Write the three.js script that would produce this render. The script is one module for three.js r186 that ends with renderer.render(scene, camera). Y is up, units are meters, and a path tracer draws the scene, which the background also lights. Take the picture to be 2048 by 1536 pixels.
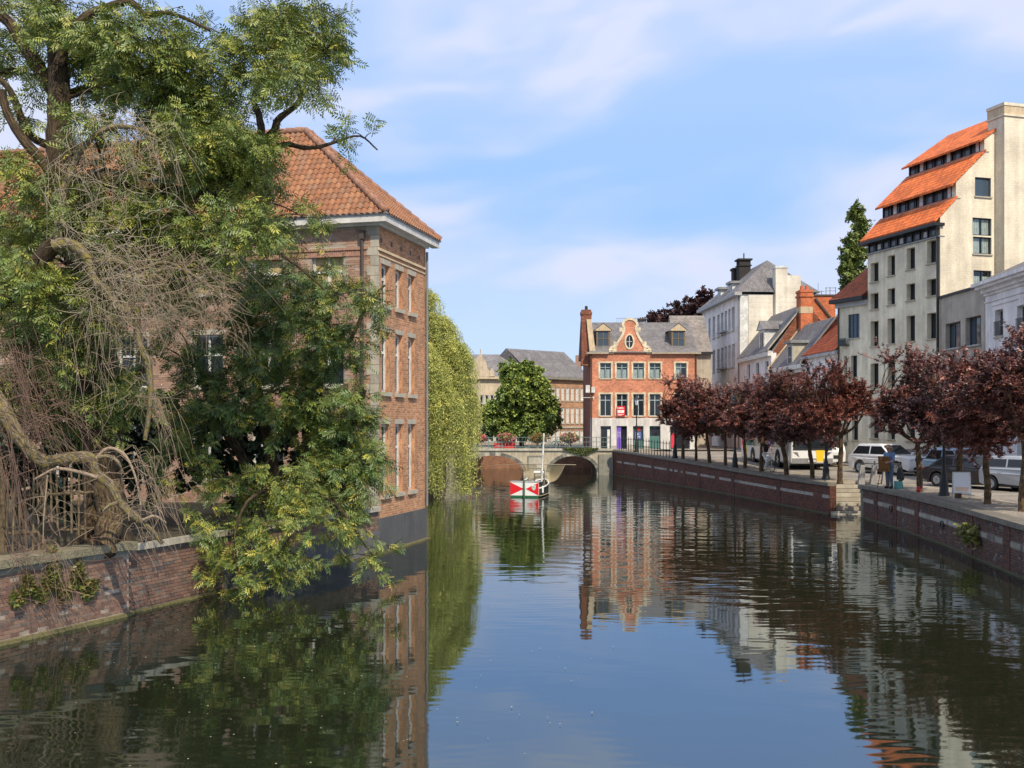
import * as THREE from 'three';
import { mergeGeometries, toCreasedNormals } from 'three/addons/utils/BufferGeometryUtils.js';
import { RoundedBoxGeometry } from 'three/addons/geometries/RoundedBoxGeometry.js';

// ---------------------------------------------------------------- camera, sky, sun, exposure
const scene = new THREE.Scene();
const EYE = 4.1, FOC = 2100, HX = 1024, HY = 850;          // eye height above the water; lens in photograph pixels
const camera = new THREE.PerspectiveCamera(2 * Math.atan(768 / FOC) * 180 / Math.PI, 4 / 3, 0.1, 900);
camera.setViewOffset(2048, 1536, 0, -(HY - 768), 2048, 1536);   // a shifted lens keeps the verticals upright
camera.position.set(0, EYE, 0); camera.lookAt(0, EYE, -10);
scene.add(camera);
const renderer = new THREE.WebGLRenderer({ antialias: true });
renderer.toneMapping = THREE.LinearToneMapping;
renderer.toneMappingExposure = 1.42;
renderer.shadowMap.enabled = true;

function rng(seed) { let a = seed >>> 0; return () => { a = (a + 0x6D2B79F5) | 0; let t = Math.imul(a ^ (a >>> 15), 1 | a); t = (t + Math.imul(t ^ (t >>> 7), 61 | t)) ^ t; return ((t ^ (t >>> 14)) >>> 0) / 4294967296; }; }
const lerp = (a, b, t) => a + (b - a) * t, clamp = (x, a = 0, b = 1) => Math.min(b, Math.max(a, x));
const sst = (a, b, x) => { const t = clamp((x - a) / (b - a)); return t * t * (3 - 2 * t); };
const hash2 = (x, y, s) => { let h = Math.imul(x | 0, 374761393) ^ Math.imul(y | 0, 668265263) ^ Math.imul(s | 0, 1442695041); h = Math.imul(h ^ (h >>> 13), 1274126177); return ((h ^ (h >>> 16)) >>> 0) / 4294967296; };
function vnoise(x, y, px, py, s) {          // value noise that repeats after px, py cells
  const x0 = Math.floor(x), y0 = Math.floor(y), fx = x - x0, fy = y - y0, m = (a, b) => ((a % b) + b) % b;
  const u = fx * fx * (3 - 2 * fx), v = fy * fy * (3 - 2 * fy);
  const a = hash2(m(x0, px), m(y0, py), s), b = hash2(m(x0 + 1, px), m(y0, py), s), c = hash2(m(x0, px), m(y0 + 1, py), s), d = hash2(m(x0 + 1, px), m(y0 + 1, py), s);
  return lerp(lerp(a, b, u), lerp(c, d, u), v);
}
function fbm(x, y, px, py, s, o = 4) { let r = 0, a = 0.5, t = 0; for (let i = 0; i < o; i++) { r += a * vnoise(x, y, px, py, s + i * 17); t += a; x *= 2; y *= 2; px *= 2; py *= 2; a *= 0.5; } return r / t; }

const SUN_AZ = 21 * Math.PI / 180, SUN_EL = 47 * Math.PI / 180;   // behind the camera, a little to the right
{
  // air and thin cirrus, one value per direction
  const W = 2048, H = 1024, d = new Float32Array(W * H * 4);
  const stops = [[0, .50, .60, .74], [5, .40, .545, .77], [11, .235, .42, .77], [26, .20, .385, .76], [45, .24, .41, .76], [90, .25, .41, .74]];
  for (let j = 0; j < H; j++) {
    const el = 90 - (j + 0.5) / H * 180, e = Math.abs(el);
    let k = 0; while (k < stops.length - 2 && e > stops[k + 1][0]) k++;
    const t = clamp((e - stops[k][0]) / (stops[k + 1][0] - stops[k][0])), c = [1, 2, 3].map(q => lerp(stops[k][q], stops[k + 1][q], t));
    for (let i = 0; i < W; i++) {
      const az = i / W * 360;
      const sk = e - 3.4 * Math.sin((az - 90) * Math.PI / 90) + 40;      // the streaks run a little off level
      const warp = fbm(i / W * 24, sk / 5, 24, 1000, 5, 3) - 0.5;
      const broad = fbm(i / W * 14, sk / 9 + warp * 1.2, 14, 1000, 11, 4);
      const fine = fbm(i / W * 46, sk / 2.3 + warp * 3.2, 46, 1000, 23, 5);
      const wisp = fbm(i / W * 150, sk / 0.9 + warp * 7, 150, 1000, 31, 3);
      let cl = sst(0.30, 0.66, broad * 0.74 + fine * 0.26) * 0.72 + sst(0.40, 0.72, fine) * 0.38 * sst(0.25, 0.55, broad) + (wisp - 0.5) * 0.36 * sst(0.32, 0.6, broad);
      cl = clamp(cl + 0.08 + 0.22 * sst(11, 19, e) + 0.30 * sst(24, 40, e)) * sst(1, 9, e);
      const w = [0.545, 0.575, 0.70], o = (j * W + i) * 4;
      for (let q = 0; q < 3; q++) d[o + q] = lerp(c[q], w[q], cl * 0.9);
      d[o + 3] = 1;
    }
  }
  const flip = new Float32Array(d.length);
  for (let j = 0; j < H; j++) flip.set(d.subarray(j * W * 4, (j + 1) * W * 4), (H - 1 - j) * W * 4);
  const sky = new THREE.DataTexture(flip, W, H, THREE.RGBAFormat, THREE.FloatType);
  sky.mapping = THREE.EquirectangularReflectionMapping; sky.magFilter = sky.minFilter = THREE.LinearFilter; sky.needsUpdate = true;
  scene.background = sky; scene.environment = sky;
}
const sun = new THREE.DirectionalLight(new THREE.Color(1, 0.885, 0.71), 3.35);
sun.position.set(Math.sin(SUN_AZ) * Math.cos(SUN_EL) * 120, Math.sin(SUN_EL) * 120, Math.cos(SUN_AZ) * Math.cos(SUN_EL) * 120 - 50);
sun.target.position.set(0, 0, -50); sun.castShadow = true;
Object.assign(sun.shadow.camera, { left: -90, right: 90, top: 90, bottom: -90, near: 1, far: 400 }); sun.shadow.mapSize.set(4096, 4096);
scene.add(sun, sun.target);

// ---------------------------------------------------------------- helpers
const V = (x, y, d) => new THREE.Vector3(x, y, -d);                     // d: metres ahead of the camera
const at = (px, py, d) => V((px - HX) * d / FOC, EYE - (py - HY) * d / FOC, d);   // a place sighted in the photograph at a known distance
const used = {};
const numbered = n => { const k = used[n] = (used[n] ?? -1) + 1; return k ? n + '_' + String(k).padStart(3, '0') : n; };
function tag(o, label, category, group, kind) { Object.assign(o.userData, { label }); if (category) o.userData.category = category; if (group) o.userData.group = group; if (kind) o.userData.kind = kind; return o; }
function M(name, geo, mat, parent) { const m = new THREE.Mesh(geo, mat); m.name = parent ? name : numbered(name); m.castShadow = m.receiveShadow = true; (parent || scene).add(m); return m; }
function T(name, label, category, pos, turn = 0, group) { const o = new THREE.Group(); o.name = numbered(name); scene.add(o); if (pos) o.position.copy(pos); o.rotation.y = turn; return tag(o, label, category, group); }
function G(name, parent, x = 0, y = 0, z = 0, turn = 0) { const o = new THREE.Group(); o.name = name; o.position.set(x, y, z); o.rotation.y = turn; parent.add(o); return o; }
function struct(name, geo, mat, label) { const m = M(name, geo, mat); m.userData.kind = 'structure'; if (label) m.userData.label = label; return m; }
function copyOf(o, label) { const c = o.clone(); c.name = numbered(o.name.replace(/_\d{3}$/, '')); c.userData = { ...o.userData, label }; scene.add(c); return c; }
class MB {                                   // collects faces; uv in metres
  constructor() { this.p = []; this.n = []; this.u = []; }
  tri(a, b, c, ua, ub, uc) {
    const e = new THREE.Vector3().subVectors(b, a), f = new THREE.Vector3().subVectors(c, a), n = e.cross(f).normalize();
    const ax = Math.abs(n.x), ay = Math.abs(n.y), az = Math.abs(n.z);
    const uv = v => ax > ay && ax > az ? [v.z, v.y] : ay > az ? [v.x, v.z] : [v.x, v.y];
    [[a, ua], [b, ub], [c, uc]].forEach(([v, w]) => { this.p.push(v.x, v.y, v.z); this.n.push(n.x, n.y, n.z); this.u.push(...(w || uv(v))); });
    return this;
  }
  quad(a, b, c, d, uvs) { if (uvs) { this.tri(a, b, c, uvs[0], uvs[1], uvs[2]); this.tri(a, c, d, uvs[0], uvs[2], uvs[3]); } else { this.tri(a, b, c); this.tri(a, c, d); } return this; }
  hex(q) {                                    // eight corners: bottom ring 0-3 (seen from above counter-clockwise), top ring 4-7
    this.quad(q[3], q[2], q[1], q[0]); this.quad(q[4], q[5], q[6], q[7]);
    for (let i = 0; i < 4; i++) { const j = (i + 1) % 4; this.quad(q[i], q[j], q[j + 4], q[i + 4]); }
    return this;
  }
  box(x0, x1, y0, y1, z0, z1, f) {
    const v = (x, y, z) => { const r = new THREE.Vector3(x, y, z); return f ? f(r) : r; };
    return this.hex([v(x0, y0, z1), v(x1, y0, z1), v(x1, y0, z0), v(x0, y0, z0), v(x0, y1, z1), v(x1, y1, z1), v(x1, y1, z0), v(x0, y1, z0)]);
  }
  add(g) { g = g.index ? g.toNonIndexed() : g; this.p.push(...g.attributes.position.array); this.n.push(...g.attributes.normal.array); if (g.attributes.uv) this.u.push(...g.attributes.uv.array); else for (let i = 0; i < g.attributes.position.count; i++) this.u.push(0, 0); return this; }
  geo() { const g = new THREE.BufferGeometry(); g.setAttribute('position', new THREE.Float32BufferAttribute(this.p, 3)); g.setAttribute('normal', new THREE.Float32BufferAttribute(this.n, 3)); g.setAttribute('uv', new THREE.Float32BufferAttribute(this.u, 2)); return g; }
}
const boxG = (x0, x1, y0, y1, z0, z1) => new MB().box(x0, x1, y0, y1, z0, z1).geo();
const poly = pts => { const s = new THREE.Shape(); pts.forEach((p, i) => i ? s.lineTo(p[0], p[1]) : s.moveTo(p[0], p[1])); s.closePath(); return s; };
const rectHole = (x0, y0, x1, y1) => { const s = new THREE.Path(); s.moveTo(x0, y0); s.lineTo(x0, y1); s.lineTo(x1, y1); s.lineTo(x1, y0); s.closePath(); return s; };
function wallG(outline, holes, t) {          // wall of thickness t whose outer face lies at z = 0
  const s = outline instanceof THREE.Shape ? outline : poly(outline); holes.forEach(h => s.holes.push(h instanceof THREE.Path ? h : rectHole(...h)));
  const g = new THREE.ExtrudeGeometry(s, { depth: t, bevelEnabled: false, curveSegments: 20 }); g.translate(0, 0, -t); return g;
}
const extr = (pts, depth, bevel = 0, seg = 8) => { const g = new THREE.ExtrudeGeometry(pts instanceof THREE.Shape ? pts : poly(pts), { depth: depth - 2 * bevel, bevelEnabled: bevel > 0, bevelSize: bevel, bevelThickness: bevel, bevelOffset: -bevel, bevelSegments: 2, curveSegments: seg }); g.translate(0, 0, bevel); return g; };
function tubeG(pts, radii, sides = 6, rough = 0) {       // a tapering, bending tube with closed ends
  const n = pts.length, pos = [], nor = [], uv = [], idx = [], tmp = new THREE.Vector3(), up = new THREE.Vector3(0.31, 0.1, 0.94).normalize();
  let nrm = null, len = 0;
  for (let i = 0; i < n; i++) {
    const tan = new THREE.Vector3().subVectors(pts[Math.min(n - 1, i + 1)], pts[Math.max(0, i - 1)]).normalize();
    if (!nrm) { nrm = new THREE.Vector3().crossVectors(tan, up); if (nrm.lengthSq() < 1e-4) nrm.set(1, 0, 0); }
    nrm.addScaledVector(tan, -nrm.dot(tan)).normalize();
    const bin = new THREE.Vector3().crossVectors(tan, nrm), r = Array.isArray(radii) ? radii[i] : radii;
    if (i) len += pts[i].distanceTo(pts[i - 1]);
    for (let k = 0; k <= sides; k++) {
      const a = k / sides * Math.PI * 2; tmp.copy(nrm).multiplyScalar(Math.cos(a)).addScaledVector(bin, Math.sin(a)); const rr = r; { const kk = k % sides, r = rr * (1 + rough * (hash2(i, kk, 5) - 0.5 + (hash2(Math.floor(i / 3), Math.floor(kk / 2), 9) - 0.5)));
      pos.push(pts[i].x + tmp.x * r, pts[i].y + tmp.y * r, pts[i].z + tmp.z * r); nor.push(tmp.x, tmp.y, tmp.z); uv.push(k / sides * Math.max(0.2, 2 * Math.PI * (Array.isArray(radii) ? radii[0] : radii)), len); }
    }
  }
  for (let i = 0; i < n - 1; i++) for (let k = 0; k < sides; k++) { const a = i * (sides + 1) + k, b = a + sides + 1; idx.push(a, a + 1, b, b, a + 1, b + 1); }
  for (const e of [0, n - 1]) { const c = pos.length / 3; pos.push(pts[e].x, pts[e].y, pts[e].z); const t = new THREE.Vector3().subVectors(pts[e], pts[e ? e - 1 : 1]).normalize(); nor.push(t.x, t.y, t.z); uv.push(0, 0); for (let k = 0; k < sides; k++) { const a = e * (sides + 1) + k; e ? idx.push(c, a, a + 1) : idx.push(c, a + 1, a); } }
  const g = new THREE.BufferGeometry(); g.setAttribute('position', new THREE.Float32BufferAttribute(pos, 3)); g.setAttribute('normal', new THREE.Float32BufferAttribute(nor, 3)); g.setAttribute('uv', new THREE.Float32BufferAttribute(uv, 2)); g.setIndex(idx); return g;
}
const barG = (a, b, r, s = 8) => tubeG([a, b], [r, r], s);
const v3 = (x, y, z) => new THREE.Vector3(x, y, z);
function smooth(pts, k = 4) { return new THREE.CatmullRomCurve3(pts, false, 'centripetal').getPoints((pts.length - 1) * k); }
function smoothR(r, k = 4) { const o = []; for (let i = 0; i < r.length - 1; i++) for (let j = 0; j < k; j++) o.push(lerp(r[i], r[i + 1], j / k)); o.push(r[r.length - 1]); return o; }
const merge = list => mergeGeometries(list.map(g => { g = g.index ? g.toNonIndexed() : g; for (const k of Object.keys(g.attributes)) if (!['position', 'normal', 'uv'].includes(k)) g.deleteAttribute(k); if (!g.attributes.uv) g.setAttribute('uv', new THREE.Float32BufferAttribute(new Float32Array(g.attributes.position.count * 2), 2)); return g; }));

// ---------------------------------------------------------------- materials
const sRGB = c => new THREE.Color(c);
function tex(size, fn, color = true, h = size) {
  const d = new Uint8Array(size * h * 4);
  for (let j = 0; j < h; j++) for (let i = 0; i < size; i++) { const c = fn(i / size, j / h, i, j), o = (j * size + i) * 4; if (typeof c === 'number') { d[o] = d[o + 1] = d[o + 2] = clamp(c) * 255; } else { d[o] = clamp(c[0]) * 255; d[o + 1] = clamp(c[1]) * 255; d[o + 2] = clamp(c[2]) * 255; } d[o + 3] = 255; }
  const t = new THREE.DataTexture(d, size, h); t.wrapS = t.wrapT = THREE.RepeatWrapping; t.magFilter = THREE.LinearFilter; t.minFilter = THREE.LinearMipmapLinearFilter; t.generateMipmaps = true; if (color) t.colorSpace = THREE.SRGBColorSpace; t.needsUpdate = true; return t;
}
const rep = (t, sx, sy = sx) => { const c = t.clone(); c.repeat.set(1 / sx, 1 / sy); c.needsUpdate = true; return c; };
const grain = tex(512, (u, v) => { const a = fbm(u * 8, v * 8, 8, 8, 3, 5), b = fbm(u * 64, v * 64, 64, 64, 9, 2); const k = 0.90 + (a - 0.5) * 0.36 + (b - 0.5) * 0.18; return [k, k, k * 0.985]; });
const streaky = tex(512, (u, v) => { const a = fbm(u * 24, v * 3, 24, 3, 41, 4), b = fbm(u * 6, v * 6, 6, 6, 43, 5), c = fbm(u * 90, v * 90, 90, 90, 47, 2); const k = 0.92 + (a - 0.5) * 0.14 + (b - 0.5) * 0.22 + (c - 0.5) * 0.09; return [k, k * 0.99, k * 0.97]; });
const grainB = tex(512, (u, v) => fbm(u * 40, v * 40, 40, 40, 77, 4), false);
const coarseB = tex(512, (u, v) => fbm(u * 10, v * 10, 10, 10, 79, 6), false);
const mat = (rgb, o = {}) => { const { rough = 0.85, map, size = 3, bump = 0, bsize = 1, bmap = grainB, ...r } = o; const m = new THREE.MeshStandardMaterial({ roughness: rough, ...r }); if (typeof rgb === 'string') m.color.set(rgb); else m.color.setRGB(...rgb); if (map) m.map = rep(map, size); if (bump) { m.bumpMap = rep(bmap, bsize); m.bumpScale = bump; } return m; };
function courseTex(nx, ny, off, base, vary, joint, jw, jh, seed) {  // coursed masonry or slates too far away to tell apart, one tile of nx by ny pieces
  return [tex(1024, (u, v) => {
    const y = v * ny, r = Math.floor(y), x = u * nx + (r % 2 ? off : 0), c = Math.floor(x), fx = x - c, fy = y - r;
    const h = hash2(((c % nx) + nx) % nx, r, seed), h2 = hash2(((c % nx) + nx) % nx, r, seed + 5), n = fbm(u * 60, v * 60, 60, 60, seed, 2) - 0.5, big = fbm(u * 5, v * 5, 5, 5, seed + 3, 4) - 0.5;
    if (fx < jw || fy < jh) return joint.map(q => q * (1 + n * 0.25 + big * 0.2));
    const k = 1 + (h - 0.5) * vary * 2 + n * 0.22 + big * 0.28; return [base[0] * k, base[1] * k * (1 + (h2 - 0.5) * vary * 0.5), base[2] * k * (1 + (h2 - 0.5) * vary * 0.7)];
  }), tex(512, (u, v) => { const y = v * ny, r = Math.floor(y), x = u * nx + (r % 2 ? off : 0), fx = x - Math.floor(x), fy = y - r; return (fx < jw || fy < jh) ? 0.1 : 0.85 + (fbm(u * 60, v * 60, 60, 60, seed, 2) - 0.5) * 0.3; }, false)];
}
function coursed(t, sx, sy, bump = 0.006, tint = [1, 1, 1], rough = 0.9) { const m = new THREE.MeshStandardMaterial({ roughness: rough, map: rep(t[0], sx, sy), bumpMap: rep(t[1], sx, sy), bumpScale: bump }); m.color.setRGB(...tint); return m; }
const brickPink = courseTex(16, 48, 0.5, [.68, .50, .40], 0.14, [.70, .62, .53], 0.06, 0.17, 101);
const brickRed = courseTex(16, 48, 0.5, [.76, .50, .40], 0.10, [.76, .62, .52], 0.05, 0.14, 111);
const brickDark = courseTex(16, 48, 0.5, [.42, .28, .23], 0.22, [.42, .37, .33], 0.05, 0.15, 121);
const slateT = courseTex(16, 24, 0.5, [.53, .52, .52], 0.09, [.36, .36, .39], 0.03, 0.10, 131);
const tileT = courseTex(20, 16, 0.0, [.86, .49, .27], 0.12, [.62, .31, .17], 0.10, 0.12, 141);
const woodT = tex(512, (u, v) => { const g = fbm(u * 60, v * 2.5, 60, 2, 201, 4), b = fbm(u * 6, v * 6, 6, 6, 203, 4); const k = 0.72 + (g - 0.5) * 0.5 + (b - 0.5) * 0.3; return [k, k * 0.95, k * 0.86]; });
const barkT = tex(512, (u, v) => { const w = fbm(u * 6, v * 6, 6, 6, 301, 3), g = fbm(u * 34 + w * 3, v * 7, 34, 7, 303, 4), l = sst(0.58, 0.75, fbm(u * 9, v * 9, 9, 9, 307, 4)); const k = 0.40 + (g - 0.5) * 0.75; return [lerp(k * 1.02, 0.55, l * 0.55), lerp(k * 0.86, 0.53, l * 0.55), lerp(k * 0.66, 0.32, l * 0.5)]; });
const barkB = tex(512, (u, v) => { const w = fbm(u * 6, v * 6, 6, 6, 301, 3); return fbm(u * 34 + w * 3, v * 7, 34, 7, 303, 4); }, false);
const lichenT = tex(512, (u, v) => { const g = fbm(u * 30, v * 10, 30, 10, 313, 4), l = sst(0.50, 0.72, fbm(u * 12, v * 12, 12, 12, 317, 5)) * 0.7; const k = 0.46 + (g - 0.5) * 0.6; return [lerp(k, 0.58, l), lerp(k * 0.92, 0.53, l), lerp(k * 0.78, 0.22, l)]; });
const mats = {
  bark: mat([.42, .38, .34], { map: barkT, size: 0.9, bump: 0.03, bmap: barkB, bsize: 0.9, rough: 0.95 }),
  barkPale: mat([.66, .62, .56], { map: barkT, size: 0.9, bump: 0.03, bmap: barkB, bsize: 0.9, rough: 0.95 }),
  lichen: mat([.85, .82, .74], { map: lichenT, size: 0.8, bump: 0.02, bmap: barkB, bsize: 0.8, rough: 0.95 }),
  plumBark: mat([.62, .52, .44], { map: barkT, size: 0.7, bump: 0.015, bmap: barkB, bsize: 0.7, rough: 0.95 }),
  twig: mat([.30, .225, .155], { rough: 0.9 }), twigRed: mat([.20, .125, .09], { rough: 0.9 }), twigPale: mat([.34, .285, .20], { rough: 0.9 }),
  whitePaint: mat([.80, .79, .76], { rough: 0.55, map: grain, size: 2 }), greyPaint: mat([.44, .45, .46], { rough: 0.6, map: streaky, size: 3 }),
  stone: mat([.50, .46, .38], { map: streaky, size: 2.4, bump: 0.006, rough: 0.9 }), stoneDark: mat([.26, .25, .21], { map: streaky, size: 1.7, bump: 0.01, rough: 0.92 }),
  sandstone: mat([.66, .53, .36], { map: streaky, size: 2.2, bump: 0.004, rough: 0.9 }),
  concrete: mat([.13, .13, .135], { map: streaky, size: 4, bump: 0.006, rough: 0.85 }),
  algae: mat([.20, .175, .075], { map: streaky, size: 1.5, bump: 0.012, rough: 0.8 }),
  mortar: mat([.42, .35, .29], { map: grain, size: 1.5, bump: 0.004, bsize: 0.3, rough: 0.95 }), mortarDark: mat([.20, .17, .15], { map: grain, size: 1.5, bump: 0.004, bsize: 0.3, rough: 0.95 }),
  glass: mat([.018, .022, .026], { rough: 0.06 }), glassBlue: mat([.05, .075, .10], { rough: 0.04 }), blind: mat([.50, .40, .20], { rough: 0.8, map: streaky, size: 1 }),
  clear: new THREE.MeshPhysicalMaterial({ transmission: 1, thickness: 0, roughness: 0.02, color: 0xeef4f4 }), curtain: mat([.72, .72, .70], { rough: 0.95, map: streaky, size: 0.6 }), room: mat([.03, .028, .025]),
  blackMetal: mat([.022, .024, .024], { rough: 0.5, metalness: 0.2 }), iron: mat([.03, .04, .038], { rough: 0.6 }), zinc: mat([.30, .31, .32], { rough: 0.5, metalness: 0.35, map: streaky, size: 2 }), brownPipe: mat([.07, .05, .04], { rough: 0.6 }),
  chrome: mat([.6, .6, .6], { rough: 0.2, metalness: 1 }), tyre: mat([.02, .02, .02], { rough: 0.8 }), rim: mat([.42, .43, .45], { rough: 0.35, metalness: 0.8 }), lamp: mat([.75, .77, .80], { rough: 0.12 }), amber: mat([.75, .30, .04], { rough: 0.3 }), redLamp: mat([.5, .03, .02], { rough: 0.3 }),
  skin: mat([.55, .33, .24], { rough: 0.6 }),
};
// ---------------------------------------------------------------- water
const quayEdge = [[12.6, -30], [12.9, 14], [13.3, 24], [13.65, 28], [14.75, 35.5], [15.25, 41], [15.5, 46.3]];
const quayEdge2 = [[14.56, 48.1], [14.24, 50.75], [13.95, 53], [13.07, 60.2], [12.15, 66.2], [11.1, 71.75], [9.75, 78.5], [8.3, 86]];
const leftBank = [[-13.9, 9], [-9.65, 19.8], [-8.25, 22.6], [-4.25, 33.4], [-3.11, 37.8], [-4.7, 44], [-4.95, 66], [-5.45, 86]];
const facadeLine = [[24.3, -30], [24.3, 49.8], [24.75, 54.9], [24.63, 60.4], [22.7, 67], [21.6, 69.4], [21.1, 75.6], [20.6, 83.4], [20.3, 93.5], [19.6, 108], [19.6, 500]];
const along = (line, d) => { let i = 0; while (i < line.length - 2 && d > line[i + 1][1]) i++; const [a, b] = [line[i], line[i + 1]]; return lerp(a[0], b[0], clamp((d - a[1]) / (b[1] - a[1]))); };
const quayX = d => d < 47.2 ? along(quayEdge, d) : along(quayEdge2, d);
const groundY = d => 1.45 + 0.62 * sst(52, 90, d);                  // the quay rises gently to the bridge
{
  const R = rng(7), waves = [];
  for (let i = 0; i < 40; i++) { const L = 0.24 * Math.pow(11, Math.pow(R(), 1.2)), a = (R() - 0.5) * (L < 0.6 ? 0.7 : 1.5), k = 2 * Math.PI / L; waves.push([k * Math.sin(a), k * Math.cos(a), (0.0014 + 0.0018 * R()) * Math.pow(L, -0.2) / k, R() * 6.28]); }
  const mod = (x, d) => (0.35 + 1.25 * sst(0.3, 0.72, fbm(x / 7 + 20, d / 11, 1000, 1000, 61, 3))) * (0.72 + 0.55 * sst(19, 34, d)) * (1 - 0.3 * sst(60, 90, d));
  const rows = []; for (let d = 6; d < 101;) { rows.push(d); d += 0.042 + Math.max(0, d - 14) * 0.0019; }
  const pos = [], nor = [], idx = [], uv = [];
  const NX = 190;
  rows.forEach((d, r) => {
    const x0 = -Math.min(d * 0.5 + 5, 16), x1 = Math.min(d * 0.5 + 5, 17.5);
    for (let i = 0; i <= NX; i++) {
      const x = lerp(x0, x1, i / NX), m = mod(x, d); let y = 0, gx = 0, gd = 0;
      for (const [kx, kd, A, ph] of waves) { const p = kx * x + kd * d + ph + 0.6 * Math.sin(x * 0.31 + d * 0.17 + ph), c = Math.cos(p) * A * m; y += Math.sin(p) * A * m; gx += c * kx; gd += c * kd; }
      const n = new THREE.Vector3(-gx, 1, gd).normalize(); pos.push(x, y, -d); nor.push(n.x, n.y, n.z); uv.push(x, d);
    }
    if (r) for (let i = 0; i < NX; i++) { const a = (r - 1) * (NX + 1) + i, b = a + NX + 1; idx.push(a, a + 1, b, b, a + 1, b + 1); }
  });
  const g = new THREE.BufferGeometry(); g.setAttribute('position', new THREE.Float32BufferAttribute(pos, 3)); g.setAttribute('normal', new THREE.Float32BufferAttribute(nor, 3)); g.setAttribute('uv', new THREE.Float32BufferAttribute(uv, 2)); g.setIndex(idx);
  const wm = new THREE.MeshPhysicalMaterial({ roughness: 0.03, ior: 2.75 }); wm.color.setRGB(.014, .017, .008); wm.specularColor.setRGB(.60, .83, 1);
  struct('canal_water', g, wm, 'brown green canal water with small ripples');
  const wide = new MB(); for (const [a, b, c, d] of [[-90, 60, -40, 101]]) wide.quad(V(a, -0.09, c), V(b, -0.09, c), V(b, -0.09, d), V(a, -0.09, d));
  struct('outer_water', wide.geo(), wm, 'canal water beyond the view');
  // small floating leaves and fluff
  const lf = new THREE.InstancedMesh(new THREE.CircleGeometry(0.012, 6).rotateX(-Math.PI / 2), mat([.42, .38, .26]), 130), m4 = new THREE.Matrix4(); lf.name = 'floating_leaf'; const R2 = rng(91);
  for (let i = 0; i < 130; i++) { const d = 12.5 + R2() * 16, x = lerp(-d * 0.45, d * 0.1, Math.pow(R2(), 0.8)); m4.makeRotationY(R2() * 6).scale(v3(0.5 + R2(), 1, 0.5 + R2())).setPosition(x, 0.024, -d); lf.setMatrixAt(i, m4); }
  tag(lf, 'scattered fallen leaf flecks floating on the canal', 'leaf litter', null, 'stuff'); scene.add(lf);
}
// ---------------------------------------------------------------- ground sheets
const paveT = tex(1024, (u, v) => { const nx = 40, ny = 40, y = v * ny, r = Math.floor(y), x = u * nx + (r % 2) * 0.5, c = Math.floor(x), h = hash2(((c % nx) + nx) % nx, r, 401), n = fbm(u * 50, v * 50, 50, 50, 403, 3) - 0.5, b = fbm(u * 4, v * 4, 4, 4, 405, 5) - 0.5; const j = (x - c < 0.1 || y - r < 0.1) ? 0.8 : 1; const k = j * (0.80 + (h - 0.5) * 0.14 + n * 0.18 + b * 0.34); return [k, k * 0.965, k * 0.92]; });
const roadT = tex(1024, (u, v) => { const n = fbm(u * 90, v * 90, 90, 90, 413, 3) - 0.5, b = fbm(u * 5, v * 5, 5, 5, 415, 5) - 0.5; const k = 0.8 + n * 0.3 + b * 0.36; return [k, k * 0.975, k * 0.94]; });
const paveM = mat([.46, .42, .36], { map: paveT, size: 5, bump: 0.004, bsize: 0.5 }), roadM = mat([.40, .375, .335], { map: roadT, size: 6, bump: 0.004, bsize: 0.4 }), farPaveM = mat([.30, .295, .285], { map: paveT, size: 6, bump: 0.004, bsize: 0.5 });
const earthM = mat([.10, .085, .05], { map: grain, size: 2, bump: 0.03, bmap: coarseB, bsize: 1.5 });
function strip(x0, x1, yo, d0, d1, step) { const g = new MB(); for (let d = d0; d < d1 - 1e-6; d += step) { const e = Math.min(d1, d + step); g.quad(V(x0(d), groundY(d) + yo, d), V(x1(d), groundY(d) + yo, d), V(x1(e), groundY(e) + yo, e), V(x0(e), groundY(e) + yo, e)); } return g; }
const kerbL = d => quayX(d) + 2.3 + 0.4 * sst(60, 80, d), kerbR = d => along(facadeLine, d) - 2.1;
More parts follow.
